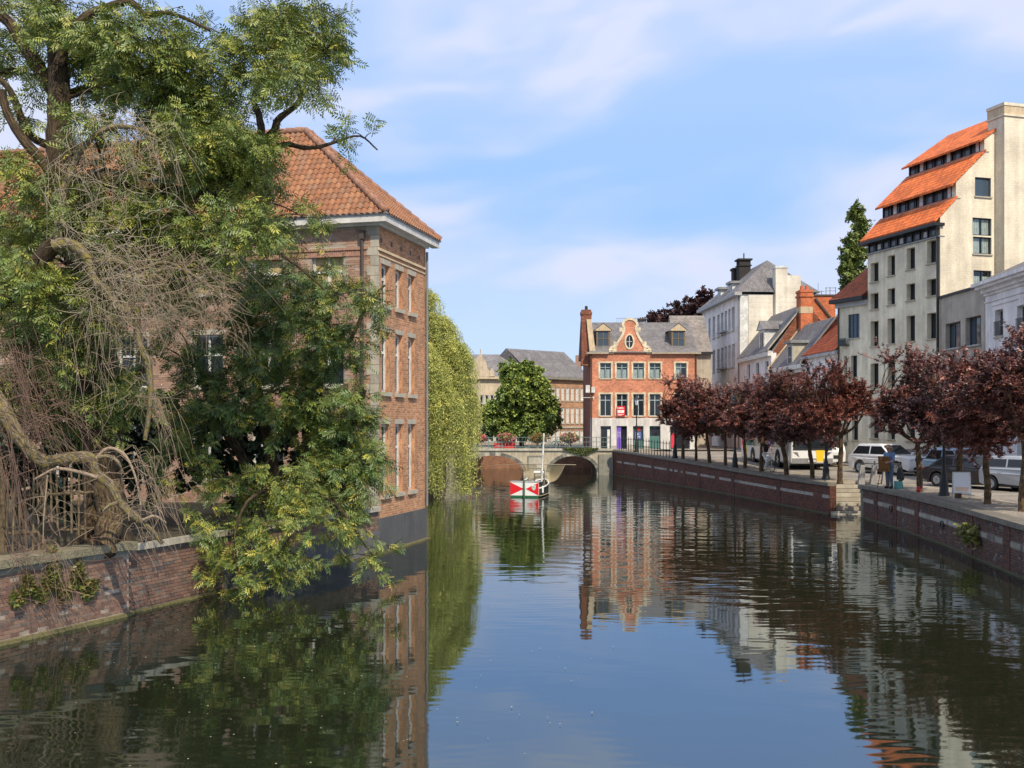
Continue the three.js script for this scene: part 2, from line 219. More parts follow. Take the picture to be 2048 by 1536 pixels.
{
  struct('quay_pavement', strip(d => quayX(d) + 0.5, kerbL, 0, -30, 46.3, 1.5).quad(V(16.9, 1.45, 46.3), V(17.9, 1.45, 46.3), V(17.9, 1.45, 50.7), V(16.9, 1.45, 50.7)).add(strip(d => quayX(d) + 0.5, kerbL, 0, 50.7, 88, 1.2).geo()).geo(), paveM, 'pale paved promenade along the right bank');
  struct('road', strip(kerbL, kerbR, -0.10, -30, 100, 2).geo(), roadM, 'pale grey street behind the quay trees');
  struct('far_pavement', strip(kerbR, d => 70, 0.0, -30, 130, 2).geo(), farPaveM, 'grey pavement at the foot of the houses');
  const kg = new MB(), R = rng(5);
  for (const [f, s] of [[kerbL, -1], [kerbR, 1]]) for (let d = 20; d < 96; d += 1) { const a = f(d), b = f(d + 0.985), y = groundY(d); kg.hex([V(a - 0.07, y - 0.12, d), V(a + 0.07, y - 0.12, d), V(b + 0.07, y - 0.12, d + 0.985), V(b - 0.07, y - 0.12, d + 0.985), V(a - 0.07, y + 0.006, d), V(a + 0.07, y + 0.006, d), V(b + 0.07, y + 0.006, d + 0.985), V(b - 0.07, y + 0.006, d + 0.985)]); }
  struct('kerb', kg.geo(), mats.stone, 'stone kerbs along both sides of the street');
  const far = new MB(); far.quad(V(-400, 2.05, 98), V(8.3, 2.05, 86), V(kerbL(100) + 3, 2.02, 100), V(-400, 2.05, 900)); far.quad(V(kerbL(100) + 3, 2.02, 100), V(70, 2.06, 100), V(400, 2.05, 900), V(-400, 2.05, 900));
  struct('ground', new MB().quad(V(-400, 2.045, 99.3), V(400, 2.045, 99.3), V(400, 2.045, 900), V(-400, 2.045, 900)).quad(V(8.1, 2.045, 86), V(20, 2.045, 86), V(20, 2.045, 99.3), V(8.1, 2.045, 99.3)).quad(V(70, 1.3, -300), V(400, 1.3, -300), V(400, 2.045, 99.3), V(70, 2.045, 99.3)).geo(), farPaveM, 'grey paved ground beyond the bridge');
  const lg = new MB(); const LB = leftBank;
  for (let i = 0; i < LB.length - 1; i++) { const y = 1.52, y1 = i === LB.length - 2 ? 2.045 : 1.52; lg.quad(V(-400, y, LB[i][1]), V(LB[i][0] - 0.2, y, LB[i][1]), V(LB[i + 1][0] - 0.2, y1, LB[i + 1][1]), V(-400, y1, LB[i + 1][1])); }
  lg.quad(V(-400, 1.52, -300), V(-16, 1.52, -300), V(-13.9, 1.52, 9), V(-400, 1.52, 9)); lg.quad(V(-400, 2.045, 86), V(-5.6, 2.045, 86), V(-5.6, 2.045, 99.3), V(-400, 2.045, 99.3));
  struct('garden_ground', lg.geo(), earthM, 'dark bare earth of the garden on the left bank');
}
// ---------------------------------------------------------------- bricks laid one by one
const brickGeos = [[.208, .060], [.200, .058], [.205, .062]].map(([w, h]) => new MB().box(-w / 2, w / 2, -h / 2, h / 2, -0.05, 0.008).geo());
const headGeo = new MB().box(-.049, .049, -.030, .030, -0.05, 0.008).geo();
// lays bricks over a rectangle of a face; 'frame' takes (u, v) to a point and gives the turn about y; the nearest become meshes of their own
function layBricks(parent, frame, turn, u0, u1, v0, v1, blocked, palette, single, rank, seed) {
  const R = rng(seed), list = [], course = 0.075, pitch = 0.218;
  for (let r = 0, v = v0 + course / 2; v < v1 - course * 0.4; r++, v += course) for (let u = u0 + (r % 2 ? 0 : pitch / 2) + 0.0; u < u1 - pitch * 0.2; u += pitch) {
    const uc = u + pitch / 2; if (uc - pitch / 2 < u0 - 0.12 || uc + pitch / 2 > u1 + 0.12) continue;
    if (blocked && blocked(uc, v)) continue; list.push([uc, v, R(), R(), R(), R()]);
  }
  const mt = palette.map(c => mat(c, { rough: 0.92, map: grain, size: 0.5, bump: 0.004, bsize: 0.15 }));
  list.sort((a, b) => rank(a[0], a[1]) - rank(b[0], b[1]));
  const q = new THREE.Quaternion().setFromAxisAngle(v3(0, 1, 0), turn), nrm = v3(Math.sin(turn), 0, Math.cos(turn));
  list.slice(0, single).forEach(([u, v, a, b, c, e]) => { const m = M('brick', brickGeos[Math.floor(a * 3)], mt[Math.floor(b * mt.length)], parent); m.position.copy(frame(u, v)).addScaledVector(nrm, c * 0.005 - (e > 0.94 ? 0.016 : 0)); m.rotation.y = turn; m.rotation.z = (c - 0.5) * 0.012; });
  const rest = list.slice(single); if (!rest.length) return;
  const im = new THREE.InstancedMesh(brickGeos[0], mat([1, 1, 1], { rough: 0.92, map: grain, size: 0.5, bump: 0.004, bsize: 0.15 }), rest.length), m4 = new THREE.Matrix4(), col = new THREE.Color();
  rest.forEach(([u, v, a, b, c, e], i) => { m4.compose(frame(u, v).addScaledVector(nrm, c * 0.005 - (e > 0.95 ? 0.014 : 0)), q, v3(0.96 + a * 0.06, 0.94 + b * 0.1, 1)); im.setMatrixAt(i, m4); const p = palette[Math.floor(a * palette.length)]; col.setRGB(p[0], p[1], p[2]).multiplyScalar(0.85 + c * 0.3); im.setColorAt(i, col); });
  im.name = 'brick'; im.castShadow = im.receiveShadow = true; tag(im, 'the remaining bricks of the wall', null, null, 'stuff'); parent.add(im);
}
const faceFrame = (a, b) => { const dx = b[0] - a[0], dd = b[1] - a[1], L = Math.hypot(dx, dd); return { L, turn: Math.atan2(dd / L, dx / L), pt: (u, v, o = 0) => V(a[0] + dx / L * u + o * dd / L, v, a[1] + dd / L * u - o * dx / L) }; };   // outward is to the right of a->b, local x runs a->b
const offs = (pt, o) => pt;
// ---------------------------------------------------------------- garden wall on the left bank
{
  const w = T('garden_wall', 'old brick canal wall with stone coping below the picket fence', 'wall', V(-8.25, 0, 22.6));
  const o = w.position.clone(), rel = v => v.clone().sub(o);
  // near stretch: all brick, a pier at its far end
  const A = [-13.9, 9], B = [-8.25, 22.6], f1 = faceFrame(A, B), f2 = faceFrame([-8.45, 22.5], [-4.25, 33.4]);
  const slab = (f, u0, u1, y0, y1, front, back, mt, name, list) => { const g = new MB(); g.hex([f.pt(u0, y0, front), f.pt(u1, y0, front), f.pt(u1, y0, -back), f.pt(u0, y0, -back), f.pt(u0, y1, front), f.pt(u1, y1, front), f.pt(u1, y1, -back), f.pt(u0, y1, -back)].map(rel)); return M(name, g.geo(), mt, w); };
  slab(f1, 0, f1.L, -0.6, 1.34, 0, 0.5, mats.mortar, 'wall_core'); slab(f2, 0.02, f2.L, -0.6, 1.36, 0, 0.45, mats.mortarDark, 'wall_core');
  slab(f1, 0, f1.L + 0.04, -0.6, 0.07, 0.09, 0.3, mats.algae, 'footing');
  slab(f2, 3.7, f2.L - 0.02, -0.6, 0.74, 0.05, 0.3, mats.concrete, 'concrete_plinth'); slab(f2, 0, f2.L - 0.04, -0.6, 0.05, 0.08, 0.3, mats.algae, 'footing');
  const pal = [[.36, .20, .145], [.30, .165, .12], [.41, .245, .175], [.26, .15, .115], [.33, .22, .17], [.22, .165, .14]];
  layBricks(w, (u, v) => rel(f1.pt(u, v)), f1.turn, 6.5, f1.L, 0.10, 1.33, null, pal, 300, (u, v) => Math.abs(u - 13.2), 11);
  layBricks(w, (u, v) => rel(f2.pt(u, v)), f2.turn, 0.1, f2.L, 0.08, 1.34, (u, v) => u > 3.62 && v < 0.78, pal, 0, () => 0, 12);
  // corbel course and coping stones
  slab(f1, 0, f1.L + 0.03, 1.34, 1.43, 0.05, 0.5, mats.stoneDark, 'corbel'); 
  const R = rng(3); const cm = [mats.stone, mats.stoneDark, mat([.26, .235, .155], { map: streaky, size: 1.3, bump: 0.02 })];
  for (let u = 3; u < f1.L + 0.1; u += 1.12) slab(f1, u, Math.min(u + 1.105, f1.L + 0.12), 1.432 + R() * 0.006, 1.585 + R() * 0.012, 0.13 + R() * 0.015, 0.55, cm[2], 'coping_stone');
  for (let u = 0.5; u < f2.L - 0.1; u += 1.2) slab(f2, u, Math.min(u + 1.185, f2.L - 0.02), 1.362 + R() * 0.006, 1.50 + R() * 0.01, 0.10 + R() * 0.012, 0.5, cm[0], 'coping_stone');
}
// ---------------------------------------------------------------- quay wall on the right bank
const quayPal = [[.15, .072, .055], [.17, .082, .06], [.12, .065, .052], [.19, .095, .07], [.10, .06, .05]];
{
  const w = T('quay_wall', 'dark brick quay wall with a pale stone band under the plum trees', 'wall', V(15.5, 0, 46.3)), o = w.position.clone(), rel = v => v.clone().sub(o);
  const R = rng(17), pierM = coursed(brickDark, 3.5, 3.6, 0.006, [.62, .50, .44]), coreM = coursed(brickDark, 3.5, 3.6, 0.006, [.72, .52, .44]), bandM = mat([.42, .39, .34], { map: streaky, size: 1.4, bump: 0.006 }), copM = mat([.20, .18, .145], { map: streaky, size: 1.6, bump: 0.015 }), bands = [bandM, mat([.33, .30, .25], { map: streaky, size: 1.1, bump: 0.01 }), mat([.24, .21, .18], { map: streaky, size: 0.9, bump: 0.012 })], slime = mat([.10, .095, .045], { map: streaky, size: 1.5, bump: 0.02 });
  const run = (line, bricksFrom, bricksTo) => {
    for (let i = line.length - 1; i > 0; i--) {
      const a = line[i], b = line[i - 1], f = faceFrame(a, b), ya = groundY(a[1]) - 0.15, yb = groundY(b[1]) - 0.15; if (b[1] < 0 && a[1] < 15) continue;
      const P = (u, y, off) => rel(f.pt(u, y, off)), top = u => lerp(ya, yb, u / f.L);
      const seg = (u0, u1, y0, y1, front, back, mt, name) => { const F = y => typeof y === 'function' ? y : () => y, p = F(y0), q = F(y1); M(name, new MB().hex([P(u0, p(u0), front), P(u1, p(u1), front), P(u1, p(u1), -back), P(u0, p(u0), -back), P(u0, q(u0), front), P(u1, q(u1), front), P(u1, q(u1), -back), P(u0, q(u0), -back)]).geo(), mt, w); };
      const near = a[1] <= 46.4 && b[1] > 20, thin = a[1] > 50 && a[1] < 51;
      seg(-0.05, f.L + 0.02, -0.6, top, near ? 0 : 0.008, thin ? 0.3 : 1.6, near ? mats.mortarDark : coreM, 'wall_core');
      seg(0, f.L, -0.6, 0.06, 0.07, 0.3, slime, 'footing');
      for (let u = 0.0, w; u < f.L - 0.1; u += w) { w = 0.55 + R() * 0.5; if (R() < 0.10) continue; const e = Math.min(u + w - 0.012, f.L); seg(u, e, q => top(q) * 0.56, q => top(q) * 0.56 + 0.15, 0.014 + R() * 0.010, 0.2, bands[Math.floor(R() * R() * 3)], 'band_stone'); }
      for (let u = 0; u < f.L - 0.05; u += 1.3) { const e = Math.min(u + 1.285, f.L + 0.01), k = R() * 0.008; seg(u, e, q => top(q) + 0.002, q => top(q) + 0.153 + k, 0.09 + R() * 0.012, thin ? 0.32 : 0.52, copM, 'coping_stone'); }
      if (near) layBricks(w, (u, v) => P(u, v, 0), f.turn, 0, f.L, 0.02, ya, (u, v) => Math.abs(v - (top(u) * 0.56 + 0.075)) < 0.1, quayPal, 0, () => 0, 30 + i);
      for (const [u, k] of [[f.L * 0.35, 0], [f.L * 0.82, 1]]) if (f.L > 3.5 && R() < 0.8) seg(u - 0.28, u + 0.28, -0.6, q => top(q) - 0.002, 0.028, 0.2, pierM, 'pier');
    }
  };
  run(quayEdge); run(quayEdge2);
  // end faces at the landing steps
  const end = (x0, x1, d, y1, mt) => M('end_face', boxG(x0 - o.x, x1 - o.x, -0.6, y1, -d - 0.25 - o.z, -d + 0.02 - o.z), mt, w);
  end(15.52, 17.1, 46.5, 1.24, mats.stoneDark);
  M('end_coping', boxG(15.42 - o.x, 17.1 - o.x, 1.245, 1.452, -46.75 - o.z, -46.31 - o.z), mats.stoneDark, w);
  M('end_face', boxG(16.9 - o.x, 17.3 - o.x, -0.6, 1.44, -50.7 - o.z, -46.6 - o.z), coreM, w);
  for (const [px, py, d] of [[1930, 1050, 36], [1790, 1018, 42.3]]) { const r = M('mooring_ring', new THREE.TorusGeometry(0.13, 0.022, 8, 18), mats.blackMetal, w); r.position.copy(rel(V(quayX(d) - 0.06, EYE - (py - HY) * d / FOC, d))); r.rotation.y = Math.PI / 2; }
  const st = T('landing_steps', 'worn stone landing steps cut into the quay between two brick walls', 'steps', V(15.7, 0, 49.4));
  for (let i = 0; i < 8; i++) { const y1 = 1.44 - i * 0.185, d1 = 50.75 - i * 0.33; M('step', new MB().box(-1.10, 1.19, y1 - 0.165, y1, -(d1 + 0.02) + 49.4, -(d1 - 0.35) + 49.4 + (i % 2) * 0.015).geo(), i % 2 ? mats.stone : mat([.42, .38, .31], { map: streaky, size: 1.1, bump: 0.012 }), st); M('riser_block', new MB().box(-1.09, 1.19, -0.5, y1 - 0.17, -(d1 + 0.02) + 49.4, -(d1 - 0.30) + 49.4).geo(), mats.stoneDark, st); }
}
// ---------------------------------------------------------------- wall of the left bank towards the bridge and the bank beyond it
{
  const w = T('left_bank_wall', 'low brown brick bank wall below the willow', 'wall', V(-4.7, 0, 44)), o = w.position.clone(), rel = v => v.clone().sub(o), m = coursed(brickDark, 3.5, 3.6, 0.006, [1.1, .95, .85]);
  for (let i = 5; i < leftBank.length - 1; i++) { const f = faceFrame(leftBank[i], leftBank[i + 1]), h = 1.36, h1 = i === leftBank.length - 2 ? 1.9 : 1.36; M('wall_core', new MB().hex([f.pt(0, -0.6, 0), f.pt(f.L, -0.6, 0), f.pt(f.L, -0.6, -0.5), f.pt(0, -0.6, -0.5), f.pt(0, h, 0), f.pt(f.L, h1, 0), f.pt(f.L, h1, -0.5), f.pt(0, h, -0.5)].map(rel)).geo(), m, w); for (let u = 0; u < f.L - 0.2; u += 1.5) M('coping_stone', new MB().hex([[0, 0], [1, 0], [1, 1], [0, 1]].flatMap(() => []).concat([f.pt(u, lerp(h, h1, u / f.L) + 0.002, 0.08), f.pt(Math.min(u + 1.48, f.L), lerp(h, h1, u / f.L) + 0.002, 0.08), f.pt(Math.min(u + 1.48, f.L), lerp(h, h1, u / f.L) + 0.002, -0.5), f.pt(u, lerp(h, h1, u / f.L) + 0.002, -0.5), f.pt(u, lerp(h, h1, u / f.L) + 0.16, 0.08), f.pt(Math.min(u + 1.48, f.L), lerp(h, h1, u / f.L) + 0.16, 0.08), f.pt(Math.min(u + 1.48, f.L), lerp(h, h1, u / f.L) + 0.16, -0.5), f.pt(u, lerp(h, h1, u / f.L) + 0.16, -0.5)]).map(rel)).geo(), mats.stone, w); }
  const b = T('far_bank_wall', 'reddish brick bank wall seen through the bridge arches', 'wall', V(0, 0, 99)); M('wall_core', boxG(-9, 10, -0.6, 1.9, -0.5, 0), coursed(brickPink, 3.5, 3.6, 0.006, [.55, .47, .40]), b); M('coping', boxG(-9, 10, 1.902, 2.06, -0.5, 0.08), mats.stone, b);
  M('side_wall', boxG(7.9, 8.3, -0.6, 1.9, 0.01, 7), coursed(brickPink, 3.5, 3.6, 0.006, [.45, .40, .36]), b);
}
// ---------------------------------------------------------------- windows shared by all houses
// the opening is w by h, its sill's middle at (x, y, z) on the outer face; turn points the window outwards
function win(parent, x, y, z, turn, w, h, o = {}) {
  const { recess = 0.14, fw = 0.06, frame = mats.whitePaint, pane = mats.glass, cols = 2, rows = [0.68], sill = mats.stone, sillOut = 0.07, sillH = 0.08, surround, sw = 0.14, lintel, lh = 0.2, curtain, label, bars, barMat, name = 'window' } = o;
  const g = G(name, parent, x, y, z, turn); if (label) g.userData.label = label;
  const f = new MB(), z0 = -recess - 0.07, z1 = -recess;
  f.box(-w / 2, w / 2, 0, fw, z0, z1).box(-w / 2, w / 2, h - fw, h, z0, z1).box(-w / 2, -w / 2 + fw, fw, h - fw, z0, z1).box(w / 2 - fw, w / 2, fw, h - fw, z0, z1);
  for (let c = 1; c < cols; c++) { const xx = -w / 2 + w * c / cols; f.box(xx - fw * 0.5, xx + fw * 0.5, fw, h - fw, z0 + 0.004, z1 - 0.004); }
  for (const r of rows) f.box(-w / 2 + fw, w / 2 - fw, h * r - fw * 0.5, h * r + fw * 0.5, z0 + 0.008, z1 - 0.008);
  M('frame', f.geo(), frame, g);
  const xs = []; for (let c = 0; c <= cols; c++) xs.push(-w / 2 + w * c / cols); const ys = [0, ...rows.map(r => h * r), h];
  if (o.onePane) M('pane', boxG(-w / 2 + 0.02, w / 2 - 0.02, 0.02, h - 0.02, z0 + 0.02, z0 + 0.03), pane, g);
  else for (let i = 0; i < cols; i++) for (let j = 0; j < ys.length - 1; j++) M('pane', boxG(xs[i] + 0.01, xs[i + 1] - 0.01, ys[j] + 0.01, ys[j + 1] - 0.01, z0 + 0.02 + ((i * 3 + j) % 3) * 0.001, z0 + 0.03), pane, g);
  if (curtain) { const c = new MB(); for (const [a, b, p, q] of curtain) { const n = 8; for (let k = 0; k < n; k++) { const u0 = lerp(a, b, k / n) * w - w / 2, u1 = lerp(a, b, (k + 1) / n) * w - w / 2, zz = z0 - 0.05 - (k % 2) * 0.02; c.box(u0, u1, p * h, q * h, zz - 0.006, zz); } } M('curtain', c.geo(), mats.curtain, g); M('room', boxG(-w / 2 - 0.0, w / 2 + 0.0, 0, h, z0 - 0.45, z0 - 0.42), mats.room, g); }
  if (sill) M('sill', new MB().box(-w / 2 - 0.05, w / 2 + 0.05, -sillH, -0.003, -recess + 0.003, sillOut).geo(), sill, g);
  if (surround) { const s = new MB(), t = 0.035; s.box(-w / 2 - sw, -w / 2, -0.0, h + sw, -0.03, t).box(w / 2, w / 2 + sw, -0.0, h + sw, -0.03, t).box(-w / 2, w / 2, h, h + sw, -0.03, t).box(-w / 2 - sw * 1.25, -w / 2 - sw, h - 0.12, h + sw, -0.03, t).box(w / 2 + sw, w / 2 + sw * 1.25, h - 0.12, h + sw, -0.03, t); M('surround', s.geo(), surround, g); }
  if (lintel) M('lintel', boxG(-w / 2 - 0.08, w / 2 + 0.08, h + 0.003, h + lh, -0.05, 0.012), lintel, g);
  if (bars) { const b = new MB(), bh = bars; b.box(-w / 2 - 0.04, w / 2 + 0.04, bh - 0.03, bh, 0.03, 0.06).box(-w / 2 - 0.04, w / 2 + 0.04, 0.06, 0.09, 0.03, 0.06); for (let i = 0; i <= 8; i++) { const xx = lerp(-w / 2, w / 2, i / 8); b.box(xx - 0.012, xx + 0.012, 0.06, bh, 0.035, 0.055); } M('window_guard', b.geo(), barMat || mats.blackMetal, g); }
  return g;
}
// a facade seen in the photograph: left and right foot as [x, distance]; u(px) runs along it, y(px, py) gives the height there
function facade(a, b) {
  const dx = b[0] - a[0], dd = b[1] - a[1], L = Math.hypot(dx, dd), r = [dx / L, dd / L];
  const u = px => { const k = (px - HX) / FOC; return (k * a[1] - a[0]) / (r[0] - k * r[1]); };
  const dist = px => a[1] + r[1] * u(px);
  return { L, u, dist, y: (px, py) => EYE - (py - HY) * dist(px) / FOC, turn: Math.atan2(r[1], r[0]), a, b, rect: (x0, y0, x1, y1) => { const xm = (x0 + x1) / 2, k = dist(xm) / FOC; return [u(x0), EYE - (y1 - HY) * k, u(x1), EYE - (y0 - HY) * k]; } };
}
// ---------------------------------------------------------------- the brick house on the left bank
{
  const A = [-4.25, 33.4], ex = .2508, ed = .968, DEP = 4.545, LEN = 16.5;
  const h = T('canal_house', 'three storey brick house with hipped red tile roof rising straight from the canal', 'house', V(A[0], 0, A[1]), -0.2535);
  const south = facade([A[0] - LEN * ed, A[1] + LEN * ex], A), east = facade(A, [A[0] + DEP * ex, A[1] + DEP * ed]);
  const sx = px => south.u(px) - LEN;
  // openings of the south face: [centre x, y0, width, height]
  const so = [];
  for (const px of [655, 535, 415, 265, 110, -30]) { const x = sx(px); so.push([x, 5.35, 1.15, 1.75, 'mid'], [x, 8.42, 1.1, 1.25, 'top'], [x, 2.25, 1.15, 1.9, 'low']); }
  const south0 = 1.2, top = 10.45;
  const mPink = coursed(brickPink, 3.5, 3.6, 0.006, [1.0, .92, .77]);
  M('wall', wallG([[-LEN, 0], [-0.352, 0], [-0.352, top], [-LEN, top]], so.map(([x, y, w, hh]) => [x - w / 2, y, x + w / 2, y + hh]), 0.35), mats.mortar, h).userData.label = 'sunlit garden side of the brick house';
  const blocked = (u, v) => (v > 9.5 && v < 9.78) || so.some(([x, y, w, hh]) => Math.abs(u - x) < w / 2 + 0.085 && v > y - 0.12 && v < y + hh + 0.2);
  layBricks(h, (u, v) => v3(u, v, 0), 0, -LEN, -0.36, 1.5, top - 0.05, blocked, [[.58, .345, .24], [.62, .39, .28], [.54, .315, .225], [.65, .43, .32], [.50, .295, .215], [.58, .375, .28]], 300, (u, v) => Math.hypot((u + 1.6) * 0.8, v - 9.0), 21);
  for (const [x, y, w, hh, k] of so) win(h, x, y, 0, 0, w, hh, { recess: 0.12, fw: 0.075, rows: k === 'top' ? [0.5] : [0.62], pane: k === 'top' ? mats.blind : mats.glass, lintel: mats.stone, lh: 0.16 });
  // string course of bricks on edge below the frieze
  { const g = new MB(); g.box(-LEN, -0.355, 9.70, 9.775, 0, 0.05).box(-LEN, -0.355, 9.505, 9.56, 0, 0.03); M('string_course', g.geo(), mat([.45, .25, .18], { map: grain, size: 0.7 }), h); const cg = new MB(), R = rng(8); for (let x = -LEN; x < -0.4; x += 0.075) cg.box(x, x + 0.062, 9.562, 9.698, -0.02, 0.012 + R() * 0.006); M('soldier_course', cg.geo(), mat([.48, .26, .185], { map: grain, size: 0.4 }), h); }
  // canal side
  const eo = []; for (const [a, b] of [[0.25, 0.98], [1.53, 2.2], [2.75, 3.42]]) eo.push([(a + b) / 2, 1.85, b - a, 2.28], [(a + b) / 2, 5.16, b - a, 1.96], [(a + b) / 2, 7.98, b - a, 1.30]);
  const ew = M('wall', wallG([[0, -0.6], [DEP, -0.6], [DEP, top], [0, top]], eo.map(([x, y, w, hh]) => [x - w / 2, y, x + w / 2, y + hh]), 0.35), mPink, h); ew.rotation.y = Math.PI / 2; ew.userData.label = 'canal side of the brick house';
  for (const [x, y, w, hh] of eo) win(h, 0, y, -x, Math.PI / 2, w, hh, { recess: 0.15, fw: 0.085, rows: [0.66], cols: 2, sill: mats.stone, sillOut: 0.09, sillH: 0.13, lintel: mats.stone, lh: 0.17 });
  { const s = new MB(); s.box(0.002, 0.05, 9.66, 9.74, -DEP, 0.05).box(0.002, 0.03, 9.50, 9.55, -DEP, 0.03); M('string_course', s.geo(), mats.sandstone, h); const vt = new MB(); for (const t of [0.25, 1.15, 2.05, 2.95, 3.85]) vt.box(-0.05, 0.012, 9.95, 10.1, -t - 0.06, -t + 0.06); M('vent', vt.geo(), mats.brownPipe, h); }
  M('back_wall', new MB().box(-LEN, -0.352, -0.6, top, -DEP, -DEP + 0.3).box(-LEN, -LEN + 0.3, -0.6, top, -DEP + 0.302, -0.352).geo(), mPink, h);
  M('floor_slabs', new MB().box(-LEN + 0.31, -0.36, 4.5, 4.7, -DEP + 0.31, -0.36).box(-LEN + 0.31, -0.36, 7.3, 7.5, -DEP + 0.31, -0.36).box(-0.95, -0.9, 0, 10, -DEP + 0.31, -0.36).box(-LEN + 0.31, -1, 0, 10, -1.0, -0.95).geo(), mats.room, h);
  M('plinth', new MB().box(0.002, 0.05, -0.6, 1.12, -DEP - 0.01, 0.03).geo(), mat([.105, .107, .112], { map: streaky, size: 3.4, bump: 0.004 }), h);
  M('footing', new MB().box(0.0, 0.14, -0.6, 0.06, -DEP - 0.05, 0.06).geo(), mats.algae, h);
  { const R = rng(4); for (let y = 1.5, i = 0; y < 10.2; i++) { const hh = 0.26 + R() * 0.12, w = i % 2 ? 0.40 : 0.27; M('quoin_stone', new MB().box(-w, 0.016, y, y + hh - 0.012, -0.02, 0.018 + R() * 0.006).geo(), i % 3 ? mats.stone : mat([.40, .37, .31], { map: streaky, size: 1, bump: 0.01 }), h); y += hh; } }
  M('downpipe', new MB().add(barG(v3(-0.52, 1.4, 0.09), v3(-0.52, 10.3, 0.09), 0.05)).box(-0.6, -0.44, 10.02, 10.3, 0.03, 0.17).geo(), mats.brownPipe, h);
  M('downpipe', barG(v3(0.09, 1.2, -DEP + 0.1), v3(0.09, 10.3, -DEP + 0.1), 0.045), mats.zinc, h);
  // cornice and gutter
  const O = 0.42, ey = 10.76;
  M('cornice', new MB().box(-LEN, 0.13, 10.44, 10.56, 0.02, 0.13).box(-LEN, O - 0.02, 10.50, 10.72, 0.13, O - 0.02).box(-LEN, O - 0.06, 10.56, 10.72, -0.3, 0.13).box(0.02, 0.13, 10.44, 10.56, -DEP, 0.02).box(0.13, O - 0.02, 10.50, 10.722, -DEP - O + 0.06, 0.13).box(-0.3, 0.13, 10.562, 10.722, -DEP - O + 0.06, -0.302).geo(), mat([.70, .69, .67], { map: streaky, size: 2.6, rough: 0.7 }), h);
  M('gutter', new MB().box(-LEN, O + 0.03, 10.722, 10.79, O - 0.12, O + 0.03).box(O - 0.10, O + 0.03, 10.722, 10.792, -DEP - O, O - 0.12).geo(), mats.zinc, h);
  // roof
  const ry = 14.3, apex = -3.6, zm = -DEP / 2, e0 = O, run = zm - e0;          // slope from (z=e0,y=ey) to (z=zm,y=ry)
  const base = mat([.16, .075, .05], { rough: 0.95 });
  const rb = new MB(); const c1 = v3(-LEN, ey, e0), c2 = v3(O, ey, e0), c3 = v3(O, ey, -DEP - O), c4 = v3(-LEN, ey, -DEP - O), r1 = v3(-LEN, ry, zm), r2 = v3(apex, ry, zm);
  rb.quad(c1, c2, r2, r1); rb.tri(c2, c3, r2); rb.quad(c3, c4, r1, r2); rb.tri(c4, c1, r1); const roof = M('roof', rb.geo(), base, h);
  const tileG = (() => { const n = 6, w = 0.228, len = 0.32, prof = i => { const t = i / n; return [t * w, 0.028 * Math.sin(t * Math.PI * 2 - 0.5) + 0.012]; }; const g = new MB(); for (let i = 0; i < n; i++) { const [x0, y0] = prof(i), [x1, y1] = prof(i + 1), lift = 0.022; g.quad(v3(x0, y0 + lift, 0), v3(x1, y1 + lift, 0), v3(x1, y1, -len), v3(x0, y0, -len)); g.quad(v3(x0, y0 + lift - 0.022, 0.0), v3(x1, y1 + lift - 0.022, 0.0), v3(x1, y1 + lift, 0), v3(x0, y0 + lift, 0)); } return g.geo(); })();
  const tpal = [[.36, .155, .075], [.39, .175, .088], [.32, .14, .070], [.41, .195, .10], [.29, .135, .075], [.32, .17, .10]], tmats = tpal.map(c => mat(c, { map: grain, size: 0.35, rough: 0.88 }));
  const up = v3(0, ry - ey, run).normalize(), SL = Math.hypot(ry - ey, run), ang = Math.atan2(ry - ey, -run), tiles = [], R = rng(33);
  for (let r = 0; r < 17; r++) for (let c = 0; c < 83; c++) { const s = -0.04 + r * 0.262, x = O - 0.25 - c * 0.205, lim = lerp(O, apex, s / SL); if (x + 0.16 > lim || x < -LEN) continue; tiles.push([x, s, R()]); }
  tiles.sort((a, b) => b[0] - a[0]);
  const q = new THREE.Quaternion().setFromAxisAngle(v3(1, 0, 0), ang), place = (x, s) => v3(x, ey + up.y * s + 0.01, e0 + up.z * s + 0.006);
  tiles.slice(0, 300).forEach(([x, s, k]) => { const m = M('roof_tile', tileG, tmats[Math.floor(k * 6)], roof); m.position.copy(place(x, s)); m.position.y += (k * 7 % 1) * 0.008; m.quaternion.copy(q); m.rotateY((k * 13 % 1 - 0.5) * 0.02); });
  const stuff = (list, pf, name) => { const im = new THREE.InstancedMesh(tileG, mat([1, 1, 1], { map: grain, size: 0.35, rough: 0.88 }), list.length), m4 = new THREE.Matrix4(), col = new THREE.Color(); list.forEach((t, i) => { const [p, qq] = pf(t); m4.compose(p, qq, v3(1, 1, 1)); im.setMatrixAt(i, m4); im.setColorAt(i, col.setRGB(...tpal[Math.floor(t[2] * 6)])); }); im.name = 'roof_tile'; im.castShadow = im.receiveShadow = true; tag(im, 'the remaining clay pantiles', null, null, 'stuff'); roof.add(im); };
  stuff(tiles.slice(300), t => [place(t[0], t[1]), q]);
  { const rx = apex - O, S2 = Math.hypot(ry - ey, rx), a2 = Math.atan2(ry - ey, -rx), up2 = v3(rx, ry - ey, 0).normalize(), q2 = new THREE.Quaternion().setFromAxisAngle(v3(0, 1, 0), Math.PI / 2).multiply(new THREE.Quaternion().setFromAxisAngle(v3(1, 0, 0), a2)), l2 = []; for (let r = 0; r < 21; r++) for (let c = 0; c < 30; c++) { const s = -0.04 + r * 0.262, z = O - 0.1 - c * 0.205, lo = lerp(-DEP - O, zm, s / S2), hi = lerp(O, zm, s / S2); if (z > hi - 0.1 || z - 0.26 < lo) continue; l2.push([z, s, R()]); } stuff(l2, t => [v3(O + up2.x * t[1] + 0.006, ey + up2.y * t[1] + 0.01, t[0]), q2]); }
